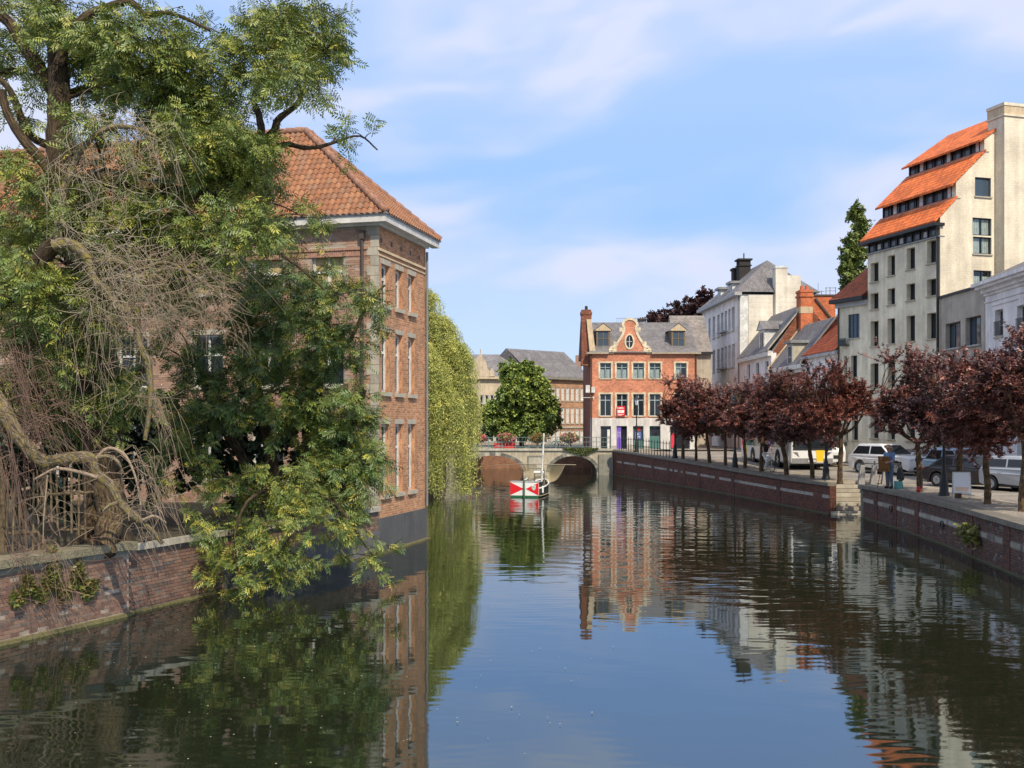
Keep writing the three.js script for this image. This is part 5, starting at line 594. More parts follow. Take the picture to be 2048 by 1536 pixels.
// ---------------------------------------------------------------- leaves and trees
const leafMat = (o = {}) => new THREE.MeshPhysicalMaterial({ color: 0xffffff, roughness: 0.62, side: THREE.DoubleSide, transmission: 0.22, thickness: 0, ...o });
const leafM = leafMat({ roughness: 0.45 }), plain = r => new THREE.MeshStandardMaterial({ color: 0xffffff, roughness: r, side: THREE.DoubleSide }), farLeafM = plain(0.55), darkLeafM = plain(0.5), plumLeafM = plain(0.42);
function leafletG(list) { const g = new MB(); for (const [x, y, z, ang, len, w, dr] of list) { const c = Math.cos(ang), s = Math.sin(ang), P = (a, b, h) => v3(x + a * c - b * s, y + h, z + a * s + b * c); g.tri(P(0, 0, 0), P(len * 0.5, w, -dr * 0.4), P(len, 0, -dr)); g.tri(P(0, 0, 0), P(len, 0, -dr), P(len * 0.5, -w, -dr * 0.4)); } return g.geo(); }
const pinnate = leafletG([0, 1, 2, 3].flatMap(i => [-1, 1].map(s => [0.05 + i * 0.055, 0, 0, s * 1.05, 0.098, 0.017, 0.03 + i * 0.006])).concat([[0.23, 0, 0, 0, 0.11, 0.018, 0.04]]));
const tuft = leafletG([0, 1, 2, 3, 4].map(i => [0.02 * i, 0.01 * i, 0, i * 1.27 + 0.3, 0.10, 0.028, 0.02]));
const ivyTuft = leafletG([0, 1, 2, 3, 4, 5].map(i => [0.03 * Math.cos(i * 2), 0.02 * i - 0.05, 0.03 * Math.sin(i * 2), i * 1.05, 0.11, 0.05, 0.04]));
const willowLeaf = leafletG([0, 1, 2, 3, 4, 5].map(i => [0, -i * 0.06, 0, i * 2.4, 0.14, 0.015, 0.10]));
function scatter(parent, name, geo, material, items, pick, R, label) { // items: [position, direction, scale]
  const im = new THREE.InstancedMesh(geo, material, items.length), m4 = new THREE.Matrix4(), q = new THREE.Quaternion(), c = new THREE.Color(), X = v3(1, 0, 0), sc = v3(1, 1, 1), roll = new THREE.Quaternion();
  items.forEach(([p, d, s], i) => { q.setFromUnitVectors(X, d); q.multiply(roll.setFromAxisAngle(X, (R() - 0.5) * 1.8)); m4.compose(p, q, sc.set(s, s, s)); im.setMatrixAt(i, m4); const k = pick(R, p); im.setColorAt(i, c.setRGB(...k)); });
  im.name = name; im.castShadow = im.receiveShadow = true; im.userData.kind = 'stuff'; if (label) im.userData.label = label; parent.add(im); return im;
}
const rdir = R => { const z = R() * 2 - 1, a = R() * 6.283, r = Math.sqrt(1 - z * z); return v3(r * Math.cos(a), z, r * Math.sin(a)); };
// leafy sprays spread through an ellipsoid; returns leaves and adds twigs
function sprays(center, rx, ry, rz, n, per, R, leaves, twigs, o = {}) {
  const { len = 0.7, droop = 0.35, size = 1, rise = 0, spread = 0.5 } = o;
  for (let i = 0; i < n; i++) {
    const d0 = rdir(R), rad = Math.pow(R(), 0.45), p = v3(center.x + d0.x * rx * rad, center.y + d0.y * ry * rad, center.z + d0.z * rz * rad);
    const dir = d0.clone().multiplyScalar(0.8).add(rdir(R).multiplyScalar(0.8)); dir.y += rise - droop * 0.5; dir.normalize();
    const L = len * (0.6 + R() * 0.7), pts = [0, 1, 2, 3].map(k => { const t = k / 3; return p.clone().addScaledVector(dir, L * (t - 0.35)).add(v3(0, -droop * L * t * t * 0.6, 0)); });
    if (twigs) twigs.push(tubeG(pts, [0.010, 0.008, 0.006, 0.003].map(r => r * (o.twig || 1)), 3));
    const side = new THREE.Vector3().crossVectors(dir, v3(0, 1, 0)); if (side.lengthSq() < 0.01) side.set(1, 0, 0); side.normalize(); const up = new THREE.Vector3().crossVectors(side, dir);
    for (let k = 0; k < per; k++) { const t = 0.15 + 0.85 * (k + R()) / per, a = k * 2.4 + R(), f = t * 3, j = Math.min(2, Math.floor(f)), q = pts[j].clone().lerp(pts[j + 1], f - j); const ld = dir.clone().multiplyScalar(spread).addScaledVector(side, Math.cos(a)).addScaledVector(up, Math.sin(a) * 0.7); ld.y -= droop; ld.normalize(); leaves.push([q, ld, size * (0.7 + R() * 0.55)]); }
  }
}
const ashPick = (R) => { const r = R(), k = 0.65 + R() * 0.7; return r < 0.12 ? [.36 * k, .35 * k, .055 * k] : r < 0.55 ? [.245 * k, .285 * k, .05 * k] : [.14 * k, .20 * k, .045 * k]; };
const limbOf = (parent, name, pts, mt, Z, sides = 9) => { const c = pts.map(p => at(p[0], p[1], p[3] ?? Z)), r = pts.map(p => p[2] * Z / FOC); const o = parent.position; const s = smooth(c).map(v => v.sub(o)), rr = smoothR(r); const m = M(name, tubeG(s, rr, sides, 0.16), mt, parent); m.userData = {}; return s.map((v, i) => [v, rr[i]]); };
function branchTo(nodes, target, list, R, thick = 0.03) { // an arching branch from the nearest limb to a clump
  let best = null, bd = 1e9; for (const [v, r] of nodes) { const d = v.distanceTo(target) + Math.max(0, v.y - target.y) * 1.2; if (d < bd) { bd = d; best = [v, r]; } }
  const [a, r] = best, m = a.clone().lerp(target, 0.5); m.y += bd * 0.12; m.x += (R() - 0.5) * bd * 0.25; m.z += (R() - 0.5) * bd * 0.25; const r0 = Math.min(r * 0.7, thick + bd * 0.012), pts = smooth([a, m, target], 4); list.push(tubeG(pts, pts.map((_, i) => lerp(r0, 0.008, i / (pts.length - 1))), 5));
}
const stuffMesh = (parent, name, list, mt, label) => { const m = M(name, merge(list), mt, parent); m.userData.kind = 'stuff'; if (label) m.userData.label = label; return m; };
// ---------------------------------------------------------------- the big ash at the left
{
  const Z = 23.0, t = T('ash_tree', 'big old ash tree leaning over the canal in front of the brick house', 'tree', at(205, 1080, Z).setY(1.45)), R = rng(501), o = t.position, rel = v => v.sub(o), nodes = [];
  const tr = [[212, 1095, 58], [208, 1050, 46], [207, 980, 38], [206, 880, 36], [196, 740, 37], [176, 600, 35], [150, 470, 33], [128, 370, 29], [120, 270, 25], [118, 180, 21], [112, 90, 16], [108, 10, 13], [104, -80, 9]];
  nodes.push(...limbOf(t, 'trunk', tr, mats.bark, Z, 16));
  limbOf(t, 'root', [[200, 1020, 26], [178, 1062, 22], [160, 1090, 14]], mats.barkPale, Z - 0.25); limbOf(t, 'root', [[215, 960, 30], [222, 1040, 26, 22.5], [212, 1085, 20, 22.1], [222, 1112, 12, 22.0]], mats.barkPale, 22.5);
  const limbs = [
    [[150, 400, 20], [185, 358, 18], [250, 362, 17], [300, 378, 17], [347, 387, 17], [386, 384, 15], [412, 367, 13], [446, 356, 11], [485, 315, 9], [521, 268, 8], [518, 232, 7], [508, 200, 6], [520, 160, 4], [545, 110, 3]],
    [[446, 356, 9], [500, 312, 8], [542, 301, 6], [568, 288, 5], [607, 295, 4.5], [638, 294, 4], [665, 286, 3], [720, 272, 2], [755, 300, 1.5]],
    [[500, 300, 8], [547, 262, 7], [556, 240, 7], [589, 213, 5.5], [601, 195, 5], [597, 165, 4], [590, 120, 3]],
    [[412, 380, 11], [441, 385, 9], [472, 400, 8], [500, 419, 6], [524, 447, 4]], [[362, 396, 8], [368, 419, 7], [404, 437, 6], [435, 450, 5], [487, 463, 5], [516, 481, 4], [594, 531, 3], [650, 580, 2]],
    [[300, 345, 9], [347, 338, 9], [378, 335, 8], [412, 320, 6], [440, 270, 5], [430, 200, 3]], [[118, 200, 14], [80, 140, 14], [45, 85, 12], [20, 48, 11], [-25, 10, 9]],
    [[116, 130, 10], [150, 55, 10], [185, 26, 9], [215, 14, 8], [262, 4, 7], [288, 28, 6], [340, 26, 4], [420, 60, 3]], [[122, 300, 9], [60, 270, 8], [20, 180, 6], [-10, 150, 5]], [[125, 190, 7], [170, 175, 6], [230, 160, 5], [300, 140, 4], [380, 120, 3]], [[132, 390, 14], [90, 330, 10], [40, 270, 9], [10, 215, 8], [5, 180, 7]], [[185, 660, 14], [120, 620, 10], [60, 610, 7]], [[190, 720, 12], [240, 760, 8], [290, 740, 5]],
  ];
  limbs.forEach((l, i) => nodes.push(...limbOf(t, 'limb', l, mats.bark, Z + [0, 0.4, 0.2, -0.5, -0.7, 0.8, 0.3, -0.4, 0.6, 0.9, -0.6, 1.2, 0.9][i], 8)));
  const cl = [[40, 40, 60, 60], [130, 30, 70, 50], [220, 70, 75, 50], [300, 95, 80, 60], [380, 140, 70, 60], [330, 40, 55, 35, .35], [430, 70, 60, 60, .4], [470, 130, 50, 50, .6], [555, 70, 60, 60], [615, 55, 70, 45], [640, 100, 50, 45], [600, 145, 55, 35], [560, 130, 55, 45], [520, 90, 40, 45], [625, 170, 35, 20], [640, 22, 45, 28, .8], [560, 30, 50, 30, .6],
    [40, 140, 60, 40, .7], [60, 230, 60, 40, .4], [200, 150, 70, 55, .9], [265, 190, 70, 50, .8], [350, 200, 80, 60], [420, 215, 70, 70], [400, 285, 85, 60], [330, 270, 60, 40, .5], [460, 300, 70, 55], [500, 335, 55, 45], [430, 345, 80, 35], [545, 360, 30, 45], [530, 295, 35, 25, .8], [250, 260, 60, 50, .35], [180, 250, 60, 40, .45], [60, 355, 45, 28], [480, 250, 40, 40, .8], [510, 200, 40, 40, .5], [705, 268, 40, 12, .6], [742, 266, 14, 10, .8], [670, 282, 22, 14, .4], [575, 295, 40, 14, .4],
    [350, 425, 60, 30, .8], [420, 472, 70, 40], [330, 480, 60, 40, .9], [500, 475, 60, 35, .8], [600, 430, 40, 22, .5], [645, 438, 32, 13, .8], [555, 455, 45, 25, .6], [220, 400, 80, 35, .6], [130, 450, 70, 40, .7], [40, 430, 60, 50], [60, 560, 60, 60], [120, 640, 70, 60], [190, 560, 50, 60, .8], [180, 750, 80, 60], [140, 700, 60, 60], [70, 650, 60, 60], [215, 800, 65, 60], [270, 770, 40, 40, .6], [30, 500, 40, 40], [150, 830, 60, 40, .8], [20, 760, 40, 80, .7], [90, 780, 50, 50, .6], [160, 330, 60, 40, .45], [20, 330, 40, 40, .4], [300, 330, 50, 35, .5], [170, 90, 60, 50, .7], [90, 90, 60, 50, .6], [30, 600, 50, 40, .8, 20.6], [110, 590, 55, 45, .7, 20.8], [60, 520, 50, 35, .6, 20.7], [150, 690, 60, 50, .8, 22], [200, 640, 50, 50, .7, 22], [160, 420, 60, 35, .6, 22], [100, 380, 50, 30, .5, 22], [240, 450, 60, 40, .8, 22], [280, 420, 50, 30, .8], [300, 540, 60, 40, .7], [380, 540, 60, 40, .7], [390, 400, 60, 35, .9], [470, 420, 50, 30, .8]];
  const leaves = [], twigs = [], br = [];
  for (const [x, y, a, b, k = 1, z1] of cl) { const zz = z1 ?? Z + (R() - 0.5) * 3.2 + (y > 520 ? 1.2 : 0), c = rel(at(x, y, zz)), s = zz / FOC; sprays(c, a * s * 0.9, b * s * 0.9, 0.9, Math.round(a * b * (y < 330 ? 0.0092 : 0.0112) * k), 15, R, leaves, twigs, { len: 0.7, droop: 0.32 }); branchTo(nodes, c, br, R); }
  scatter(t, 'crown', pinnate, leafM, leaves, ashPick, R, 'feathery green leaves of the ash'); stuffMesh(t, 'twigs', [...twigs, ...br], mats.bark, 'thin dark leafy twigs');
  console.log('ash leaves', leaves.length);
}
// ---------------------------------------------------------------- pruned weeping tree with bare twigs
{
  const Z = 20.9, t = T('weeping_tree', 'pruned weeping tree with lichen covered branches and bare hanging twigs at the left edge', 'tree', at(-110, 1080, 21.6).setY(1.45)), R = rng(601), o = t.position;
  limbOf(t, 'trunk', [[-110, 1110, 55, 21.6], [-105, 950, 45, 21.6], [-95, 780, 40, 21.6], [-70, 650, 34, 21.6], [-20, 602, 27, 21.5], [30, 578, 23, 21.4], [70, 540, 20, 21.3], [98, 500, 17, 21.2], [115, 483, 13, 21.1]], mats.bark, 21.5, 12);
  const A = limbOf(t, 'limb', [[108, 492, 13], [135, 486, 12], [165, 505, 11], [182, 530, 10], [188, 560, 10], [215, 583, 10], [235, 612, 9], [252, 622, 9], [273, 620, 8], [274, 650, 7], [280, 690, 7], [294, 720, 7], [301, 770, 6], [299, 820, 5], [290, 880, 4]], mats.lichen, Z, 9);
  const B = limbOf(t, 'limb', [[-80, 720, 26, 21.5], [-40, 770, 22, 21.2], [0, 812, 18], [35, 868, 14], [65, 905, 12], [92, 924, 16], [105, 922, 12], [150, 916, 13], [182, 917, 12], [192, 945, 10], [222, 972, 9], [236, 1000, 8], [242, 1008, 8], [265, 1030, 8], [282, 1042, 6], [300, 1058, 5], [325, 1087, 4]], mats.lichen, Z - 0.4, 9);
  limbOf(t, 'branch', [[190, 920, 4], [215, 897, 3.5], [245, 905, 3], [268, 945, 2.5], [282, 1010, 1.5]], mats.twig, Z - 0.4, 6); limbOf(t, 'branch', [[196, 915, 4], [215, 912, 3.5], [235, 922, 3], [246, 945, 2]], mats.lichen, Z - 0.5, 6); limbOf(t, 'branch', [[195, 955, 4], [150, 942, 3.5], [110, 938, 3], [85, 950, 2.5], [70, 958, 1.5]], mats.twig, Z - 0.6, 6); limbOf(t, 'branch', [[236, 1005, 4], [220, 1010, 3.5], [207, 1022, 3]], mats.lichen, Z - 0.5, 6); limbOf(t, 'branch', [[285, 1040, 3], [310, 1032, 2.5], [332, 1045, 1.5]], mats.twig, Z - 0.5, 6); limbOf(t, 'branch', [[95, 950, 1.6], [92, 985, 1.6], [88, 1030, 1.4], [86, 1085, 1]], mats.twig, Z - 0.6, 6);
  limbOf(t, 'limb', [[-100, 800, 20], [-80, 640, 16], [-50, 560, 12], [-30, 600, 9], [0, 640, 6]], mats.bark, 21.2, 8); limbOf(t, 'limb', [[115, 483, 9, 21.1], [120, 420, 8], [135, 360, 7], [170, 290, 6], [220, 255, 5], [290, 262, 4], [340, 300, 3]], mats.lichen, Z + 0.4, 7);
  limbOf(t, 'limb', [[182, 530, 7], [230, 520, 6], [270, 540, 5], [330, 525, 4], [400, 560, 3], [450, 600, 2]], mats.lichen, Z, 6);
  // bare twigs: they arch over and hang
  const strands = (list, sx, sy, n, dx, fall, mt, z, wob = 1) => { for (let i = 0; i < n; i++) { const x = sx[0] + (sx[1] - sx[0]) * R(), y = sy[0] + (sy[1] - sy[0]) * R(), L = fall * (0.4 + R() * 0.8), e = dx * (0.3 + R()), zz = z + (R() - 0.5) * 1.6, k = (R() - 0.5) * 30 * wob; const pts = [[x, y], [x + e * 0.35, y - 14 * R() * wob], [x + e * 0.7 + k * 0.4, y + L * 0.3], [x + e + k, y + L * 0.68], [x + e * (1.05 + 0.3 * R()) + k * 1.3, y + L]].map(p => at(p[0], p[1], zz).sub(o)); const c = smooth(pts, 3); list.push(tubeG(c, c.map((_, q) => lerp(0.0075, 0.0028, q / (c.length - 1))), 3)); if (R() < 0.6) { const s = c[5 + Math.floor(R() * 4)], f = pts[4].clone().sub(s).multiplyScalar(0.6), e2 = s.clone().add(v3(f.x + (R() - 0.5) * 0.5, f.y * 0.9 - 0.05, f.z)); list.push(tubeG([s, s.clone().lerp(e2, 0.5).add(v3((R() - 0.5) * 0.1, 0.04, 0)), e2], [0.006, 0.005, 0.003], 3)); } } };
  const red = [], pale = [], mid = [];
  strands(red, [-20, 30], [640, 780], 52, 70, 230, 0, Z - 0.3); strands(red, [-30, 20], [820, 960], 26, 50, 200, 0, Z - 0.5); strands(red, [30, 110], [780, 900], 24, 110, 130, 0, Z - 0.3); strands(red, [-10, 60], [1060, 1120], 11, 60, 190, 0, Z - 0.9); strands(mid, [60, 130], [1080, 1150], 8, 50, 160, 0, 20.0);
  strands(pale, [120, 330], [240, 300], 52, 60, 110, 0, Z + 0.4, 1.6); strands(pale, [130, 240], [470, 600], 48, 110, 150, 0, Z, 1.3); strands(mid, [150, 300], [560, 640], 26, -40, 190, 0, Z, 1.2); strands(mid, [200, 420], [500, 600], 48, 80, 130, 0, Z + 0.1, 1.6); strands(pale, [100, 200], [600, 720], 9, 20, 190, 0, Z); strands(mid, [285, 305], [760, 830], 12, 70, 150, 0, Z, 1.4); strands(mid, [190, 330], [940, 1080], 14, 70, 120, 0, Z - 0.4, 1.2); strands(pale, [60, 130], [300, 420], 17, 60, 120, 0, Z + 0.3, 1.4); strands(mid, [240, 300], [900, 960], 14, 60, 150, 0, Z - 0.3, 1);
  const tangle = (list, x0, x1, y0, y1, n, z) => { for (let i = 0; i < n; i++) { const x = lerp(x0, x1, R()), y = lerp(y0, y1, R()), a = R() * 6.283, L = 35 + R() * 80, zz = z + (R() - 0.5) * 1.8, b = (R() - 0.5) * 1.6; const pts = [0, 1, 2, 3].map(k => at(x + Math.cos(a + b * k * 0.4) * L * k / 3, y + Math.sin(a + b * k * 0.4) * L * 0.7 * k / 3 + k * k * 2.2, zz + k * 0.05).sub(o)); const c = smooth(pts, 2); list.push(tubeG(c, c.map((_, q) => lerp(0.008, 0.003, q / (c.length - 1))), 3)); if (R() < 0.8) { const s = c[2 + Math.floor(R() * 3)], e = s.clone().add(v3((R() - 0.5) * 0.5, (R() - 0.6) * 0.45, (R() - 0.5) * 0.3)); list.push(tubeG([s, s.clone().lerp(e, 0.5).add(v3(0, 0.03, 0)), e], [0.005, 0.004, 0.0025], 3)); } } };
  tangle(pale, 110, 350, 230, 480, 190, Z + 0.3); tangle(pale, 120, 330, 470, 640, 150, Z); tangle(mid, 230, 460, 500, 660, 190, Z + 0.2); tangle(red, -10, 110, 680, 940, 120, Z - 0.3); tangle(mid, 180, 320, 640, 820, 60, Z); tangle(mid, 60, 330, 900, 1060, 70, Z - 0.4); tangle(red, 0, 190, 1070, 1230, 60, 19.9);
  stuffMesh(t, 'bare_twigs', red, mats.twigRed, 'dense reddish bare twigs'); stuffMesh(t, 'bare_twigs', pale, mats.twigPale, 'pale dry bare twigs'); stuffMesh(t, 'bare_twigs', mid, mats.twig, 'brown bare twigs');
}
// ---------------------------------------------------------------- young ash, overhanging bush and dark ivy behind them
{
  const R = rng(701), Z = 28, t = T('young_ash', 'many stemmed young ash filling the garden corner against the house', 'tree', at(560, 1010, 29).setY(1.5)), o = t.position, rel = v => v.sub(o), nodes = [];
  for (const s of [[[560, 1020, 14], [545, 930, 12], [520, 800, 9], [500, 680, 7], [505, 560, 4]], [[580, 1020, 12], [610, 900, 10], [640, 760, 8], [660, 620, 6], [690, 560, 3]], [[540, 1015, 12], [470, 890, 9], [420, 800, 7], [400, 740, 4]], [[590, 1010, 11], [660, 920, 8], [710, 840, 6], [730, 780, 3]], [[470, 800, 6], [530, 760, 5], [580, 720, 4], [640, 680, 3]], [[640, 760, 5], [700, 680, 4], [740, 600, 3], [770, 570, 2]]]) nodes.push(...limbOf(t, 'stem', s, mats.bark, Z + R(), 8));
  const cl = [[330, 575, 50, 40, .55], [395, 600, 55, 45, .6], [350, 650, 45, 40, .5], [425, 690, 50, 40, .6], [375, 710, 45, 35, .5], [300, 690, 40, 40, .4], [480, 545, 80, 55, .7], [560, 565, 70, 50, .8], [640, 565, 60, 50, .7], [690, 595, 50, 40, .7], [738, 605, 35, 40, .6], [765, 590, 18, 35, .5], [620, 640, 70, 50], [540, 640, 70, 50], [460, 645, 60, 50, .5], [660, 700, 60, 50], [590, 720, 60, 45], [705, 680, 40, 50, .7], [520, 700, 55, 40, .6], [465, 745, 50, 35], [560, 790, 75, 45], [640, 790, 60, 50], [700, 800, 45, 45], [728, 845, 35, 55], [680, 880, 65, 50], [600, 850, 70, 30, .6], [520, 835, 60, 30, .7], [440, 800, 60, 45], [400, 765, 45, 40], [380, 850, 45, 45], [738, 915, 35, 50], [690, 950, 60, 45], [650, 920, 50, 40, .7], [715, 985, 40, 25], [735, 960, 35, 40]];
  const leaves = [], twigs = [], br = []; for (const [x, y, a, b, k = 1] of cl) { const zz = Z + (R() - 0.5) * 1.8 - (y > 880 ? 0.8 : 0), c = rel(at(x, y, zz)), s = zz / FOC; sprays(c, a * s * 0.9, b * s * 0.9, 0.8, Math.round(a * b * 0.0098 * k), 15, R, leaves, twigs, { len: 0.65, droop: 0.4, size: 1.05 }); branchTo(nodes, c, br, R); }
  const pick = (R) => { const r = R(), k = 0.65 + R() * 0.7; return r < 0.12 ? [.38 * k, .35 * k, .05 * k] : r < 0.45 ? [.19 * k, .245 * k, .045 * k] : [.105 * k, .17 * k, .042 * k]; };
  scatter(t, 'crown', pinnate, leafM, leaves, pick, R, 'dense hanging green leaves'); stuffMesh(t, 'twigs', [...twigs, ...br], mats.bark, 'thin dark leafy twigs');
  // the bush that hangs over the wall
  const b = T('overhanging_bush', 'yellow green ash bush hanging over the wall to the water', 'bush', at(560, 1000, 26.6).setY(1.45)), o2 = b.position, n2 = [];
  for (const s of [[[560, 1010, 6.0, 26.8], [545, 985, 5.0, 26.2], [520, 985, 4.0, 25.4], [490, 1010, 3.0, 24.9], [470, 1070, 2.0, 24.6], [480, 1160, 1.2, 24.4]], [[575, 1008, 5.5, 26.8], [590, 985, 4.5, 26.2], [590, 1010, 3.5, 25.6], [580, 1070, 2.5, 25], [545, 1130, 1.5, 24.8]], [[590, 1005, 5.0, 26.9], [640, 990, 4.0, 26.6], [690, 1030, 3.0, 26.4], [730, 1090, 2.0, 26.2], [770, 1140, 1.2, 26]], [[550, 1005, 4.5, 26.8], [480, 960, 3.5, 26], [420, 950, 2.5, 25.4], [360, 930, 1.5, 25]]]) n2.push(...limbOf(b, 'stem', s, mats.bark, 26, 7));
  const c2 = [[430, 945, 50, 28], [480, 960, 65, 40], [560, 955, 65, 40], [600, 990, 55, 35], [520, 1010, 60, 40], [425, 1030, 45, 25, .8], [470, 1068, 48, 30], [560, 1060, 65, 40], [640, 1050, 55, 35], [540, 1118, 60, 38], [470, 1140, 38, 30], [430, 1120, 45, 20, .8], [480, 1180, 28, 14, .9], [545, 1165, 26, 20], [600, 1110, 48, 32], [700, 1055, 45, 28, .8], [722, 1110, 40, 22, .6], [768, 1100, 22, 20, .6], [762, 1148, 14, 12, .7], [690, 1115, 40, 22, .6], [335, 900, 40, 38], [320, 960, 30, 30, .9], [395, 895, 40, 35, .8], [640, 1000, 45, 25, .8], [380, 960, 30, 25, .6]];
  const l2 = [], tw2 = [], br2 = []; for (const [x, y, a, bb, k = 1] of c2) { const zz = (y > 1020 ? 24.9 : 25.7) + (x > 640 ? 1.0 : 0) + (R() - 0.5) * 0.9, c = at(x, y, zz).sub(o2), s = zz / FOC; sprays(c, a * s * 0.9, bb * s * 0.9, 0.55, Math.round(a * bb * 0.0066 * k), 15, R, l2, tw2, { len: 0.55, droop: 0.5, size: 0.88 }); branchTo(n2, c, br2, R, 0.02); }
  const pick2 = (R) => { const r = R(), k = 0.65 + R() * 0.7; return r < 0.2 ? [.40 * k, .37 * k, .055 * k] : r < 0.6 ? [.23 * k, .28 * k, .05 * k] : [.125 * k, .19 * k, .045 * k]; };
  scatter(b, 'crown', pinnate, leafM, l2, pick2, R, 'yellowish drooping ash leaves'); stuffMesh(b, 'twigs', [...tw2, ...br2], mats.bark, 'thin drooping twigs');
  // dark ivy and laurel filling the shade
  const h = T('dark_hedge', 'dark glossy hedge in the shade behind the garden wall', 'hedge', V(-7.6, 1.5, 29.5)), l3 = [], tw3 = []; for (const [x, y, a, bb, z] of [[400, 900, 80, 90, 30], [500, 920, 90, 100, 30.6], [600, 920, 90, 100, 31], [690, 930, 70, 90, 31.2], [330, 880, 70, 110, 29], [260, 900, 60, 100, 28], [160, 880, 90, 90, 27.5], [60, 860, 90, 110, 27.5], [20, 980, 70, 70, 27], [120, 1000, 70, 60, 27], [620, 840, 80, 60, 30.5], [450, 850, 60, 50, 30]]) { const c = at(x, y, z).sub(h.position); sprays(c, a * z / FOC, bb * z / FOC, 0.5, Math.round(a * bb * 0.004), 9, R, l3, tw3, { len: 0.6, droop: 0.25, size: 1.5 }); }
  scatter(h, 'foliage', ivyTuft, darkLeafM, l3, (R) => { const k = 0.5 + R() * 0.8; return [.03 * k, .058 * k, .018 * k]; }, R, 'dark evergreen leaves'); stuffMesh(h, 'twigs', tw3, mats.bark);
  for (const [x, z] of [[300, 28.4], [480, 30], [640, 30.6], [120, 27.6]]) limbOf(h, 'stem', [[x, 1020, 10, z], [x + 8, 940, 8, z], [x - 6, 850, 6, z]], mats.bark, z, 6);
  console.log('young', leaves.length, l2.length, l3.length);
}
// ---------------------------------------------------------------- picket fence, wall plants
{
  const f = T('picket_fence', 'weathered rustic picket fence on the garden wall', 'fence', at(90, 1075, 22.2).setY(1.5)), R = rng(801), o = f.position, dir = V(0.36, 0, 0.93).normalize(), pm = [mat([.30, .25, .17], { map: woodT, size: 0.5, rough: 0.95 }), mat([.24, .20, .14], { map: woodT, size: 0.5, rough: 0.95 }), mat([.34, .30, .21], { map: woodT, size: 0.5, rough: 0.95 })];
  const base = (px) => { const k = (px - HX) / FOC, z0 = 21.25; return V(0, 1.5, 0).copy(V(k * (z0 + px * 0.0058), 1.52, z0 + px * 0.0058)); };
  for (let px = -40, i = 0; px < 182; px += 11.5 + R() * 3, i++) { const p = base(px).sub(o), h = 1.45 + R() * 0.22, lean = (R() - 0.5) * 0.1; M('picket', tubeG([p, p.clone().add(v3(lean * 0.5, h * 0.5, 0)), p.clone().add(v3(lean, h, 0))], [0.026 + R() * 0.008, 0.026, 0.02], 6), pm[i % 3], f); }
  for (const y of [0.38, 1.15]) { const a = base(-45).sub(o), b = base(186).sub(o); a.y += y; b.y += y; a.z -= 0.05; b.z -= 0.05; M('rail', tubeG([a, a.clone().lerp(b, 0.5).add(v3(0, -0.02, 0)), b], 0.035, 6), pm[1], f); }
  for (const px of [88, 5]) { const p = base(px).sub(o); M('post', tubeG([p, p.clone().add(v3(0, 1.7, -0.02))], 0.055, 7), pm[1], f); }
  const g = T('wall_plants', 'tuft of yellow green weeds growing on the brick wall', 'plant', at(120, 1185, 20.9)); const items = []; for (let i = 0; i < 1100; i++) { const u = R(), px = 25 + u * 170, hh = Math.sin(Math.PI * u) * (0.55 + 0.45 * Math.sin(u * 17)), py = 1205 - 20 * u - (15 + 75 * hh) * Math.pow(R(), 1.2) + 14 * Math.sin(u * 23), z = 19.76 + (px - 20) * 0.01167; const d = rdir(R); d.y = Math.abs(d.y) + 0.3; d.normalize(); items.push([at(px, py, z - 0.04 - R() * 0.16).sub(g.position), d, 0.5 + R() * 0.6]); }
  scatter(g, 'leaves', tuft, leafM, items, (R) => { const k = 0.7 + R() * 0.6, r = R(); return r < 0.35 ? [.26 * k, .20 * k, .07 * k] : [.16 * k, .19 * k, .04 * k]; }, R); const st = []; for (let i = 0; i < 40; i++) { const px = 30 + R() * 170, a = at(px, 1200 - R() * 40, 19.45 + px * 0.01167).sub(g.position); st.push(tubeG([a, a.clone().add(v3((R() - 0.5) * 0.2, 0.2 + R() * 0.25, 0.08))], [0.006, 0.003], 3)); } stuffMesh(g, 'stalks', st, mats.twig);
  const q = T('quay_fern', 'small yellow green plant rooted in the near quay wall', 'plant', V(quayX(32.3) - 0.05, 0.75, 32.3)); const it = []; for (let i = 0; i < 90; i++) { const d = rdir(R); d.x = -Math.abs(d.x); d.y -= 0.2; d.normalize(); it.push([v3(-0.08 - R() * 0.22, -0.25 + R() * 0.55, (R() - 0.5) * 1.1), d, 1 + R() * 0.8]); } scatter(q, 'leaves', tuft, leafM, it, (R) => { const k = 0.7 + R() * 0.6; return [.20 * k, .20 * k, .04 * k]; }, R); stuffMesh(q, 'stalks', [0, 1, 2, 3, 4].map(i => tubeG([v3(0.06, 0, (i - 2) * 0.08), v3(-0.12, 0.05, (i - 2) * 0.2), v3(-0.22, -0.1, (i - 2) * 0.25)], [0.012, 0.008, 0.004], 4)), mats.twig);
}
